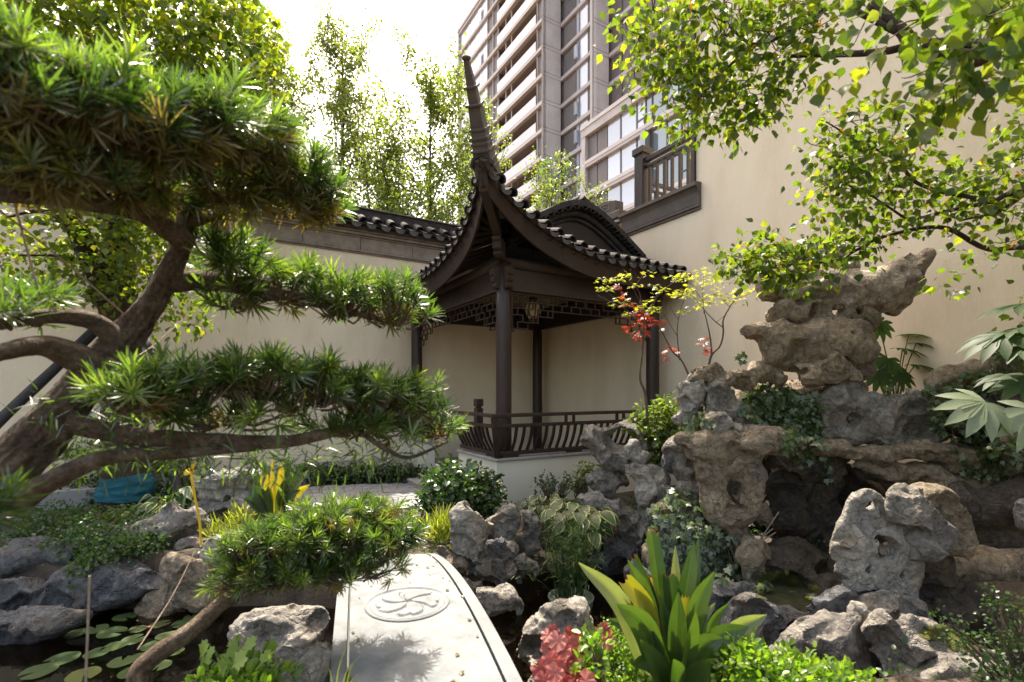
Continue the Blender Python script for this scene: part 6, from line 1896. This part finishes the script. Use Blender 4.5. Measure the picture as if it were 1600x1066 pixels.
shrub('grass_tuft', 'yellow green grass tuft by the pale topped boulder', 'grass', [(690, 830, 4.9, 18, 22, .1, 1)], 50, T['needle'], 'grass', .16, (690, 860, 4.9), -2.5, .03, stem=False)
shrub('grass_tuft', 'yellowish grass tuft below the layered stone', 'grass', [(360, 838, 4.7, 30, 14, .15, 1), (375, 815, 4.7, 12, 14, .1, .5)], 36, T['needle'], 'grass', .13, (360, 850, 4.7), -2.0, .03, stem=False)
gt_ = thing('grass_tuft', 'long thin grass blades arching at the bridge\'s near left corner', 'grass', tuple(P(540, 1110, 1.7)))
mb = MB()
for a, b in (((522, 1110), (542, 1010)), ((528, 1110), (568, 1020)), ((535, 1110), (585, 1040)), ((520, 1110), (512, 1040)), ((545, 1110), (540, 1060)), ((538, 1110), (556, 1030))):
    p0, p1 = P(*a, 1.7), P(*b, 1.72)
    q = spline([p0, (p0 + p1) / 2 + np.array([(p0[0] - p1[0]) * .2, 0, .03]), p1], 7)
    w = np.array([.0035, 0, .001])
    n0 = len(mb.v)
    mb.raw([x + s * w * (1 - i / 6.5) for i, x in enumerate(q) for s in (-1, 1)], [(2 * i, 2 * i + 1, 2 * i + 3, 2 * i + 2) for i in range(6)])
mb.build('blades', L['grass'], gt_)


# arching broad leaves drawn from base to tip
def arch_leaf(p0, p1, w, sag=0.0, roll=0.0, n=12, cut=1.0, tipdrop=0.0):
    """Broad ribbon leaf with a fold and lengthwise streaks, from p0 to p1."""
    p0, p1 = np.array(p0), np.array(p1)
    mid = p0 * .45 + p1 * .55 + np.array([0, 0, sag]) + np.array([(p0[0] - p1[0]) * .14, 0, 0])
    q = spline([p0, mid, p1 - np.array([0, 0, tipdrop])], n)
    K = 9
    st = np.cumsum(RNG.normal(size=K)) * .06 + RNG.random()
    v, rn = [], []
    ph = RNG.uniform(0, 6)
    for i, c in enumerate(q):
        t = i / (n - 1) * cut
        ww = w * max(.05, math.sin(math.pi * min(1, .02 + .98 * t ** 1.05)) ** .75 * (.25 + .75 * min(1, t / .3)))
        d = norm(q[min(i + 1, n - 1)] - q[max(i - 1, 0)])
        side = norm(np.cross(d, np.array([math.sin(roll), -1, math.cos(roll) * .3])))
        nr = np.cross(side, d)
        for k in range(K):
            s = -1 + 2 * k / (K - 1)
            rag = RNG.uniform(-.5, .3) * .04 if (cut < 1 and i == n - 1) else 0
            v.append(c + side * s * ww / 2 + nr * (abs(s) * .18 * ww + .03 * ww * math.sin(5 * t + ph + 2 * s)) + d * rag)
            rn.append(st[k] + .04 * t)
    f = [(i * K + k, i * K + k + 1, i * K + K + 1 + k, i * K + K + k) for i in range(n - 1) for k in range(K - 1)]
    return v, f, np.mod(rn, 1.0)


def aspidistra(label, base_px, tips, Y, scale):
    t = thing('aspidistra', label, 'plant', tuple(P(*base_px, Y)))
    for (x, y, w, kind, dy) in tips:
        bx_ = base_px[0] + (x - base_px[0]) * .22 + RNG.normal() * 4 * scale
        p0 = P(bx_, base_px[1] + RNG.normal() * 3, Y + dy * .3); p1 = P(x, y, Y + dy)
        cut = .72 if kind == 'broken' else 1.0
        m = {'g': 'asp', 'y': 'asp_yellow', 'broken': 'asp', 'by': 'asp_yellow', 'p': 'asp_pale'}[kind]
        if kind == 'by': cut = .75
        out = abs(x - base_px[0]) > 60 * scale
        v, f, rn = arch_leaf(p0, p1, .84 * w / FPX * Y, .07 * scale if out else .01, RNG.uniform(-.8, .8), cut=cut, tipdrop=.02 if out else 0)
        o = add('leaf', v, f, L[m], t, smooth=True, rnd=rn)
        if kind in ('broken', 'by'):
            q = np.array(v[-9:]); q2 = np.array(v[-18:-9]); d = (q - q2) * .12
            jag = RNG.uniform(.2, 1.4, 9)[:, None]
            add('dry_tip', np.vstack([q, q + d * jag]), [(k, k + 1, k + 10, k + 9) for k in range(8)], L['dry_tip'], o)
    return t


aspidistra('big aspidistra with broad upright leaves, some yellowed and torn, right foreground', (1055, 1100),
           [(904, 872, 36, 'p', -.05), (981, 868, 30, 'g', .05), (991, 864, 16, 'broken', .1), (1017, 832, 36, 'broken', .15), (1055, 853, 26, 'p', .18), (1084, 846, 34, 'g', .1), (1091, 843, 38, 'g', .2), (1116, 886, 34, 'g', .0), (1118, 935, 22, 'p', .1), (1141, 934, 22, 'g', .15),
            (1198, 954, 44, 'p', .0), (1170, 972, 40, 'g', -.05), (976, 897, 34, 'by', .0), (1011, 901, 30, 'by', .08), (1043, 897, 44, 'broken', .1), (1060, 925, 34, 'g', -.08), (1076, 935, 30, 'by', .02), (964, 936, 46, 'g', -.12), (1087, 956, 32, 'g', -.15), (1052, 1030, 40, 'g', -.22), (1100, 905, 30, 'g', .12), (1030, 930, 30, 'g', .05), (1010, 960, 36, 'g', -.06), (1130, 990, 44, 'g', -.12), (1000, 1000, 36, 'g', -.18), (1035, 880, 30, 'g', .2), (1070, 890, 34, 'g', .16), (1020, 985, 34, 'g', -.1), (1105, 960, 36, 'g', .05), (950, 960, 34, 'g', .05), (1150, 1010, 36, 'g', -.02), (985, 1030, 34, 'g', -.1), (1110, 1030, 40, 'g', -.2)], 2.2, 1)
aspidistra('small aspidistra with yellow and green upright leaves on the left bank', (432, 815),
           [(392, 728, 18, 'g', 0), (411, 716, 13, 'g', .1), (426, 715, 14, 'y', .05), (441, 722, 15, 'y', 0), (452, 707, 13, 'g', .1), (460, 714, 14, 'g', .05), (478, 716, 16, 'g', 0), (482, 731, 16, 'p', -.05), (388, 756, 26, 'g', -.1), (415, 742, 24, 'by', -.08), (420, 760, 24, 'g', -.12), (484, 754, 16, 'y', -.05), (382, 775, 22, 'g', -.1), (470, 762, 16, 'g', -.1), (448, 745, 18, 'g', 0), (465, 735, 16, 'y', .05)], 4.7, .5)


def hosta(label, cx, cy, Y, r, n, group='variegated hostas'):
    t = thing('hosta', label, 'plant', tuple(P(cx, cy + r * .6, Y)), group)
    st = [(0, .03), (.15, .26), (.35, .38), (.6, .33), (.82, .17), (1, .01)]
    v, f = strip_leaf(st, .25, .35)
    rim_v, rim_f = [], []
    for i, (y, w) in enumerate(st):
        for s in (-1, 1):
            z = -.35 * y * y + .25 * w
            rim_v += [(s * w, y, z + .004), (s * w * .78, y, z - .25 * w * .2 + .008)]
    for i in range(len(st) - 1):
        b = i * 4
        rim_f += [(b, b + 1, b + 5, b + 4), (b + 2, b + 6, b + 7, b + 3)]
    me, mr = make_mesh('leaf', v, f, L['hosta'], True), make_mesh('cream_rim', np.array(rim_v), np.array(rim_f), L['hosta_rim'], True)
    c = P(cx, cy + r * .35, Y)
    stem = MB()
    for k in range(n):
        a = k * 2.4; el = RNG.uniform(-.15, 1.0)
        d = np.array([math.cos(a) * math.cos(el), math.sin(a) * math.cos(el) * .8 - .15, math.sin(el)])
        rr = r / FPX * Y * RNG.uniform(.3, .95)
        p = c + d * rr
        dr = norm(np.array([d[0], d[1] - .25, d[2] * .4 - .45]))
        R_ = frames(dr[None], norm(np.array([d[0] * .4, d[1] * .4 - .5, 1.0]))[None])[0]
        s = r / FPX * Y * RNG.uniform(.38, .56)
        o = place('leaf', me, t, p, R_, s)
        link('cream_rim', mr, o)
        stem.tube([c - Z * rr * .3, p], [.006, .004], 4)
    stem.build('stems', M['greenstem'], t, kind='stuff')


hosta('cream edged hosta hanging over the pond right of the boulders', 905, 795, 5.0, 56, 46)
hosta('smaller cream edged hosta between leaning boulder and base wall', 850, 780, 5.3, 34, 22)
hosta('cream edged hosta on the left bank beside the layered block', 268, 775, 5.45, 42, 36)
hosta('little hosta by the spurred stone on the left bank', 215, 805, 5.3, 22, 9)

# heuchera
hu = thing('heuchera', 'coral red heuchera with frilled leaves before the large pale boulder', 'plant', tuple(P(890, 1120, 2.2)))
hm = make_mesh('leaf', *T['heu'], L['heu'], True)
spots = [(855, 992), (872, 1000), (893, 990), (908, 1000), (880, 1015), (902, 1018), (860, 1030), (885, 1035), (910, 1040), (868, 1050), (893, 1055), (850, 1062), (915, 1062), (875, 1072), (900, 1075), (858, 1012), (925, 1030), (845, 1045), (890, 1002), (918, 1015), (866, 985), (884, 1062), (903, 1055), (872, 1038), (857, 1075), (925, 1050), (940, 985), (948, 1000)]
sm = MB()
for (x, y) in spots:
    Y = 2.15 + (y - 1020) * -.0035 + RNG.normal() * .03
    p = P(x, y, Y)
    n_ = norm(np.array([RNG.normal() * .35, -.75 + RNG.normal() * .2, .75]))
    d_ = norm(np.array([RNG.normal() * .5, -.3, -.5]))
    R_ = frames(d_[None], n_[None])[0]
    s = RNG.uniform(.062, .10)
    place('leaf', hm, hu, p - R_[:, 1] * s * .4, R_, s)
    b = P(888, 1110, 2.25)
    MB().tube(spline([b, (b + p) / 2 + RNG.normal(size=3) * .015, p], 5), .0025, 4, False).build('stem', L['heu'], hu)

# lobed vine plant at the bottom left
vp = thing('lobed_leaf_plant', 'light green plant with toothed lobed leaves at the bottom left', 'plant', tuple(P(370, 1120, 2.0)))
vm = make_mesh('leaf', *T['grape'], L['grape'], False)
sm = MB()
for (x, y, s, ty) in ((352, 1020, .105, 0), (325, 1005, .075, 1), (400, 1003, .07, 0), (420, 1002, .07, 0), (330, 1030, .085, 1), (385, 1025, .075, 0), (370, 1045, .10, 0), (405, 1030, .06, 0), (345, 1050, .08, 1), (322, 1045, .07, 1), (362, 1000, .05, 0), (372, 992, .035, 0), (390, 1050, .07, 0), (350, 1070, .09, 0), (395, 1012, .055, 1), (335, 1015, .06, 1), (412, 1020, .05, 0)):
    p = P(x, y, 2.0 + RNG.normal() * .04)
    n_ = norm(np.array([RNG.normal() * .3 - (.5 if ty else 0), -.55, .9 + RNG.normal() * .2]))
    d_ = norm(np.array([-.7 if ty else RNG.normal() * .6, -.3, -.55 + RNG.normal() * .2]))
    place('leaf', vm, vp, p, frames(d_[None], n_[None])[0], s)
    b = P(378, 1100, 2.02)
    MB().tube(spline([b, (b + p) / 2 + np.array([0, 0, .02]), p], 6), .003, 5, False).build('stem', M['greenstem'], vp)

# fatsias
def fatsia(label, leaves_, mat='fatsia', base=None):
    t = thing('fatsia', label, 'plant', tuple(base), 'fatsia plants by the right wall')
    ms = {m: make_mesh('leaf', *T['fatsia'], L[m], True) for m in ('fatsia', 'fatsia_pale')}
    sm = MB()
    for (x, y, Y, s, d, n_, m) in leaves_:
        p = P(x, y, Y)
        R_ = frames(norm(np.array(d, float))[None], norm(np.array(n_, float))[None])[0]
        place('leaf', ms[m], t, p, R_, s)
        MB().tube(spline([np.array(base), (np.array(base) + p) / 2 + np.array([0, 0, .08]), p], 7), .006, 5, False).build('stalk', M['greenstem'], t)


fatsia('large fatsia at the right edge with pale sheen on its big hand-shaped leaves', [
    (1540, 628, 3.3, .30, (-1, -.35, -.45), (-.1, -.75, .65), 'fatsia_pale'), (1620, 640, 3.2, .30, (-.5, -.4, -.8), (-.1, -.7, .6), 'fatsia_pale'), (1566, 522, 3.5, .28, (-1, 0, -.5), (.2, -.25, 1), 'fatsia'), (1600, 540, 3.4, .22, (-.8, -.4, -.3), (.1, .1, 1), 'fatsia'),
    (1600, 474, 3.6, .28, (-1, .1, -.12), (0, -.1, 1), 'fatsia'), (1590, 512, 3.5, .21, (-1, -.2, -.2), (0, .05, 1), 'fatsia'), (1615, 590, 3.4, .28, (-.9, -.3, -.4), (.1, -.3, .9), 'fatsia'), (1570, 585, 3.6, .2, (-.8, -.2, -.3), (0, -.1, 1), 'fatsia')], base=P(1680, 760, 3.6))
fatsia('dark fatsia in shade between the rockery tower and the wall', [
    (1372, 505, 5.15, .2, (.3, -.3, -.8), (-.2, -.9, .4), 'fatsia'), (1388, 560, 5.1, .26, (-.4, -.3, -.7), (.1, -.8, .5), 'fatsia'), (1410, 545, 5.15, .24, (.9, -.2, -.1), (0, -.3, 1), 'fatsia'), (1420, 522, 5.2, .22, (1, 0, .05), (0, -.15, 1), 'fatsia'), (1432, 536, 5.2, .2, (1, -.1, 0), (0, -.2, 1), 'fatsia'), (1372, 580, 5.05, .24, (-.2, -.4, -.8), (0, -.8, .5), 'fatsia'), (1430, 570, 5.1, .22, (.9, -.3, -.1), (0, -.2, 1), 'fatsia'), (1400, 580, 5.1, .24, (.5, -.4, -.6), (0, -.7, .6), 'fatsia')], base=P(1400, 640, 5.15))


# young maples
def maple(label, stems, tufts, reds, Y, base):
    t = thing('young_maple', label, 'tree', tuple(base), 'young maples between pavilion and rockery')
    mb = MB()
    for pts, r0, r1 in stems: branch(mb, [P(*p, Y) for p in pts], r0, r1, 6, .1)
    mb.build('trunk', M['twig'], t, smooth=True)
    for nm, lst, mat, size, per in (('young_leaves', tufts, 'maple', .036, 13), ('red_leaves', reds, 'maple_red', .068, 4)):
        if not lst: continue
        pts = np.array([P(x + RNG.normal() * 1.5, y + RNG.normal(), Y + RNG.normal() * .05) for x, y in lst])
        k = len(pts)
        pos = np.repeat(pts, per, 0) + RNG.normal(size=(k * per, 3)) * np.array([.04, .04, .016 if mat == 'maple' else .03])
        d = norm(RNG.normal(size=(k * per, 3)) * np.array([1, 1, .25]) + np.array([0, 0, -.2 if mat == 'maple' else -.35]))
        n_ = norm(RNG.normal(size=(k * per, 3)) * .3 + np.array([0, -.3 if mat == 'maple' else -.8, 1]))
        leaves(nm, T['maple'], pos, frames(d, n_), size * RNG.uniform(.7, 1.2, k * per), L[mat], t)


maple('young maple with a cluster of orange red leaves before the pavilion column',
      [([(1012, 660), (1008, 615), (1000, 590), (1004, 545), (1006, 500), (1000, 470)], .016, .007), ([(1003, 520), (985, 490), (960, 475), (935, 462)], .006, .003), ([(1002, 500), (1000, 460), (985, 440)], .005, .002), ([(1006, 510), (1020, 480), (1030, 460), (1060, 435)], .006, .003), ([(1002, 475), (990, 450), (985, 420)], .004, .002), ([(1004, 500), (1022, 470), (1032, 445)], .004, .002), ([(985, 492), (965, 470), (945, 455)], .004, .002), ([(990, 450), (1005, 430), (1010, 425)], .003, .002)],
      [(943, 440), (950, 452), (960, 478), (972, 428), (980, 432), (962, 438), (990, 447), (1008, 427), (970, 465), (982, 493), (1015, 470), (1028, 450), (1032, 452), (1055, 436), (1068, 432), (1075, 430), (1022, 482), (938, 452), (1000, 478), (1018, 484), (1085, 434), (1062, 437)],
      [(972, 452), (985, 477), (1000, 492), (995, 508), (1000, 520), (1012, 505), (1020, 502), (998, 525), (990, 512), (980, 466), (1005, 497), (992, 497), (1008, 515)], 5.0, P(1012, 665, 5.0))
maple('slender leaning maple stem growing from the left stack', [([(1082, 600), (1066, 565), (1050, 548), (1035, 520), (1022, 505), (1015, 495)], .011, .004), ([(1062, 563), (1058, 520), (1062, 490), (1070, 465)], .007, .003), ([(1058, 525), (1040, 495), (1035, 480)], .004, .002), ([(1060, 500), (1048, 480), (1052, 465)], .003, .002)],
      [(1052, 458), (1056, 462), (1064, 486)], [(1048, 552), (1037, 500), (1046, 553)], 4.95, P(1082, 605, 4.95))
maple('forked young maple with yellow green leaves before the cream wall', [([(1105, 580), (1112, 555), (1125, 540), (1130, 520), (1130, 500), (1140, 480), (1150, 465)], .014, .005), ([(1112, 555), (1110, 530), (1105, 505), (1100, 485)], .010, .004), ([(1130, 512), (1115, 500), (1095, 478), (1080, 460)], .006, .002), ([(1100, 490), (1098, 455), (1100, 430)], .004, .002), ([(1140, 480), (1130, 470), (1120, 465)], .003, .002), ([(1135, 488), (1148, 470), (1165, 462), (1180, 455)], .004, .002), ([(1120, 503), (1130, 495), (1145, 478)], .003, .001), ([(1098, 470), (1085, 450), (1090, 440)], .003, .001)],
      [(1082, 450), (1092, 446), (1100, 468), (1078, 463), (1090, 476), (1112, 460), (1115, 440), (1120, 452), (1095, 440), (1105, 430), (1100, 424), (1122, 465), (1138, 470), (1146, 466), (1152, 460), (1160, 456), (1135, 460), (1085, 458), (1070, 455), (1065, 460), (1155, 470), (1168, 452), (1148, 455), (1106, 475)],
      [(1098, 533), (1106, 548)], 5.0, P(1105, 585, 5.0))


# ivy laid on the stones
def ivy(label, polys, n, size, mat, trails=()):
    pts, nrm = [], []
    for (cx, cy, rx, ry, k) in polys:
        for _ in range(int(n * k)):
            a, r = RNG.uniform(0, 6.283), math.sqrt(RNG.random())
            p, nn = on_rock(cx + rx * r * math.cos(a), cy + ry * r * math.sin(a))
            pts.append(p + nn * RNG.uniform(.01, .09)); nrm.append(nn)
    for pth, k in trails:
        q = spline([np.array([x, y, 0.0]) for x, y in pth], k)
        for x, y, _ in q:
            p, nn = on_rock(x + RNG.normal() * 5, y + RNG.normal() * 3)
            pts.append(p + nn * RNG.uniform(.02, .08)); nrm.append(nn)
    pts, nrm = np.array(pts), np.array(nrm)
    t = thing('ivy', label, 'ivy', tuple(pts.mean(0)), 'ivy on the rockery')
    nn = norm(nrm * .7 + np.array([0, -.45, .55]) + RNG.normal(size=pts.shape) * .35)
    dd = norm(RNG.normal(size=pts.shape) * .7 + np.array([0, -.2, -.9]))
    leaves('foliage', T['ivy'], pts, frames(dd, nn), size * RNG.uniform(.6, 1.25, len(pts)), L[mat], t)
    mb = MB()
    for k in range(0, len(pts) - 1, 6):
        j = np.argmin(np.linalg.norm(pts - pts[k] - np.array([0, 0, .12]), axis=1))
        if np.linalg.norm(pts[j] - pts[k]) < .5: mb.tube([pts[k] - nn[k] * .02, pts[j] - nn[j] * .02], .003, 4, False)
    mb.build('stems', M['twig'], t, kind='stuff')


ivy('ivy spilling over the rockery beside the stack and under the tower', [(1205, 620, 40, 20, .8), (1235, 640, 45, 24, 1), (1185, 640, 24, 22, .6), (1255, 665, 34, 22, .8), (1270, 640, 16, 22, .35), (1250, 695, 30, 14, .35)], 260, .062, 'ivy', [(((1270, 660), (1285, 690), (1280, 715), (1292, 735)), 24), (((1230, 680), (1240, 700), (1250, 715)), 16), (((1262, 690), (1270, 720), (1290, 745)), 14)])
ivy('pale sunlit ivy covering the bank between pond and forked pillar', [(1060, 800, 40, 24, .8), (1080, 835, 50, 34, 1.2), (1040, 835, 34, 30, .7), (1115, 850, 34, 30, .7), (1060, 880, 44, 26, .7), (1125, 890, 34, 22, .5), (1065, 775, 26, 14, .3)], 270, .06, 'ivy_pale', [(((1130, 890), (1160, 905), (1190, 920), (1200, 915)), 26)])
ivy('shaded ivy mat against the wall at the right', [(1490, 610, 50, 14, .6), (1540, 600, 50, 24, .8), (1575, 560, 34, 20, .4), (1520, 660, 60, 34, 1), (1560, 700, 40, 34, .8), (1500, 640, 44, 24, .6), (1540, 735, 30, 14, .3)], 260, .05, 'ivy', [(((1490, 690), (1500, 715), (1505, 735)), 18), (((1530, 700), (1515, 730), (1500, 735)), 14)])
ivy('small leafy clump tucked in the left stack', [(1085, 655, 18, 12, .5), (1100, 660, 14, 8, .3), (1075, 670, 12, 10, .3)], 110, .05, 'ivy_pale')
ivy('few ivy leaves under the tower boulder', [(1160, 560, 10, 8, .5), (1390, 605, 10, 6, .3)], 30, .06, 'ivy')

# moss, reeds in their pot, lily pads, koi, fallen bits
def moss(label, polys, n):
    pts = []
    for (cx, cy, rx, ry, Y) in polys:
        for _ in range(n):
            a, r = RNG.uniform(0, 6.283), math.sqrt(RNG.random())
            p, nn = on_rock(cx + rx * r * math.cos(a), cy + ry * r * math.sin(a), Y)
            pts.append((p, nn))
    mb = MB()
    for p, nn in pts:
        r = RNG.uniform(.012, .03)
        mb.lathe(p - nn * r * .3, [(r, 0), (r * .8, r * .4), (r * .25, r * .62)], 6, ax=tuple(nn))
    o = mb.build('moss', M['mossy'], smooth=True)
    tag(o, label, 'moss', kind='stuff')


moss('dark moss bed in the grotto behind the lumpy stones', [(1230, 925, 50, 18, 4.2), (1215, 905, 30, 10, 4.3)], 220)
moss('bright moss patch between the sloping stone and the slab', [(1470, 990, 32, 10, 3.3), (1510, 1008, 30, 10, 3.2)], 180)
tag(add('moss_bank', *(lambda m: (m.v, m.f))(MB().lathe(P(1235, 945, 4.1), [(.55, -.15), (.45, .02), (.25, .08), (.05, .09)], 20)), M['dark_moss'], smooth=True, base=tuple(P(1235, 945, 4.1))), kind='structure')

rp = thing('potted_reeds', 'green reeds growing from a grey round pot standing in the pond', 'plant', tuple(P(893, 950, 4.45)))
pc = P(892, 940, 4.45)
MB().lathe(pc, [(.16, -.25), (.19, -.05), (.205, .035), (.21, .05), (.195, .05), (.185, .02), (.17, .015)], 24).build('pot', M['pot'], rp, smooth=True)
mb = MB(); tips = []
for k in range(64):
    a, r = RNG.uniform(0, 6.283), .15 * math.sqrt(RNG.random())
    b = pc + np.array([r * math.cos(a), r * math.sin(a), 0])
    h_ = RNG.uniform(.3, .78)
    tp_ = b + np.array([RNG.normal() * .13, RNG.normal() * .08, h_])
    mb.tube(spline([b, (b + tp_) / 2 + np.array([0, 0, .03]), tp_], 5), [.004, .004, .0035, .003, .002], 4, False)
    tips += [tp_, (b * .35 + tp_ * .65), (b * .15 + tp_ * .85)]
mb.build('stalks', L['reed'], rp)
pos, rot, sc = twig_leaves(np.array(tips), 9, .03, -.3, .055)
leaves('blades', T['needle'], pos, rot, sc, L['reed'], rp)

pad_out = [(.5 * math.cos(a), .5 * math.sin(a)) for a in np.linspace(math.radians(12), math.radians(348), 20)]
pv_ = [(.06, 0, 0)] + [(x, y, .012 * math.sin(i * 1.3)) for i, (x, y) in enumerate(pad_out)]
pf_ = [(0, i, i + 1) for i in range(1, 20)]
pm = make_mesh('lily_pad', np.array(pv_), np.array(pf_), L['pad'])
WZP = WZ + .006
pads_ = [(95, 1030, 60), (152, 1020, 44), (208, 1000, 40), (190, 1035, 46), (240, 1010, 44), (262, 995, 42), (250, 975, 36), (283, 975, 34), (225, 955, 34), (195, 965, 40), (160, 950, 42), (175, 990, 48), (205, 1050, 44), (250, 1040, 40), (130, 1055, 56), (60, 1050, 60), (270, 1020, 40), (215, 985, 30), (240, 940, 34), (262, 942, 28), (180, 1010, 40), (300, 965, 30), (276, 950, 24), (150, 985, 40), (220, 1025, 34), (120, 990, 40), (95, 975, 44), (310, 950, 24)]
rows = [('row nearest the photographer', 1040, 2000), ('second row of the raft', 1012, 1040), ('third row of the raft', 988, 1012), ('fourth row of the raft', 964, 988), ('far row under the long slab', 0, 964)]
ords = ['first', 'second', 'third', 'fourth', 'fifth', 'sixth', 'seventh', 'eighth']
lab = {}
for nm, y0, y1 in rows:
    ids = sorted([k for k, (x, y, w) in enumerate(pads_) if y0 <= y < y1], key=lambda k: pads_[k][0])
    for j, k in enumerate(ids):
        lab[k] = f'{"large" if pads_[k][2] > 44 else "small" if pads_[k][2] < 35 else "round"} lily pad, {ords[j]} from the left in the {nm}'
for k, (x, y, w) in enumerate(pads_):
    Y = FPX * (CZ - WZP) / (y - HY)
    c = P(x, y, Y)
    s = w / FPX * Y * .80
    o = link('lily_pad', pm)
    o.location = (float(c[0]), float(c[1]), WZP + .0022 * (k % 6))
    o.rotation_euler = (RNG.normal() * .02, RNG.normal() * .02, RNG.uniform(0, 6.28))
    o.scale = (s, s, s)
    tag(o, lab[k], 'lily pad', 'lily pads on the pond')
kf = thing('koi_fish', 'small red and white koi at the surface above the lily pads', 'fish', tuple(P(222, 982, 4.1)))
Y = FPX * (CZ - WZ) / (982 - HY); c = P(222, 982, Y) + np.array([0, 0, -.005])
ax_ = np.array([.95, .3, 0])
MB().tube([c - ax_ * .09, c - ax_ * .05, c, c + ax_ * .05, c + ax_ * .085], [.004, .014, .022, .019, .006], 8).build('body', L['maple_red'], kf, smooth=True)
MB().prism([c - ax_ * .085, c - ax_ * .13 + np.array([0, .025, 0]), c - ax_ * .115, c - ax_ * .13 - np.array([0, .025, 0])], (0, 0, .004)).build('tail', L['maple_red'], kf)
MB().prism([c + np.array([0, 0, .015]), c - ax_ * .04 + np.array([0, 0, .035]), c - ax_ * .05 + np.array([0, 0, .012])], (0, .003, 0)).build('fin', L['maple_red'], kf)
# bare trailing stems over the left bank and dry stalks in the grotto
dv_ = thing('dry_vine', 'bare brown vine stems hanging over the left bank slab', 'vine', tuple(P(160, 850, 4.6)))
mb = MB()
for pts in ([(165, 852), (158, 880), (130, 910), (98, 932)], [(165, 855), (168, 880), (152, 910), (140, 945), (160, 962), (207, 970)], [(150, 862), (120, 895), (75, 940)], [(160, 900), (150, 935), (130, 965), (118, 990), (108, 1010)], [(190, 905), (200, 925), (210, 941)]):
    mb.tube(spline([P(*p, 4.4) for p in pts], 12), .005, 4)
mb.build('stems', M['rope'], dv_)
ds_ = thing('dry_stalks', 'broken straw stalks sticking out of the grotto floor', 'stalk', tuple(P(1195, 845, 4.5)))
mb = MB()
for a, b in (((1190, 840), (1217, 800)), ((1188, 842), (1208, 826)), ((1192, 842), (1183, 830)), ((1194, 843), (1212, 832))): mb.tube([P(*a, 4.5), P(*b, 4.45)], .006, 5)
mb.build('straws', M['rope'], ds_)
# fallen leaves and low cover on the open soil
pts = []
while len(pts) < 2600:
    x, y = RNG.uniform(-5.5, 3.5), RNG.uniform(1.2, 6.6)
    if poly_sd(np.array([[x, y]]), POND)[0] < .02: continue
    if x < -1.0 and y > 6.2: continue
    if abs(x - (-.345 - .32 * (y - 2.0))) < .42 and y < 4.4: continue
    if vnoise(np.array([[x * 1.3, y * 1.3, 0]]), 21)[0] < -.25: continue
    pts.append((x, y, float(ground_z(np.array(x), np.array(y))) + RNG.uniform(.0, .07)))
pos, rot, sc = twig_leaves(np.array(pts), 6, .035, -.2, .032)
tag(leaves('ground_cover', T['simple'], pos, rot, sc, L['cover']), 'low leafy ground cover on the soil around the stones', 'ground cover')

# leaves dropped on the bridge, the paving and the water
fl = []
while len(fl) < 150:
    k = len(fl)
    if k < 34:
        Y = RNG.uniform(1.9, 4.0); x = RNG.choice([-1, 1]) * .33 * math.sqrt(RNG.random()); fl.append((bx(Y) + x, Y, bz(Y) + .006))
    elif k < 90:
        x, y = RNG.uniform(-4.5, 1.5), RNG.uniform(2.4, 5.0)
        if poly_sd(np.array([[x, y]]), POND)[0] < -.2: fl.append((x, y, WZ + .012))
    else:
        x, y = RNG.uniform(-3.5, -1.1), RNG.uniform(6.3, 7.6); fl.append((x, y, .036))
fl = np.array(fl)
dd = norm(RNG.normal(size=fl.shape) * np.array([1, 1, .05])); nn_ = norm(RNG.normal(size=fl.shape) * .15 + np.array([0, 0, 1]))
tag(leaves('fallen_leaves', T['tallow'], fl, frames(dd, nn_), RNG.uniform(.015, .034, len(fl)), L['podo_dry']), 'dry leaves dropped on the bridge, paving and pond', 'fallen leaves')
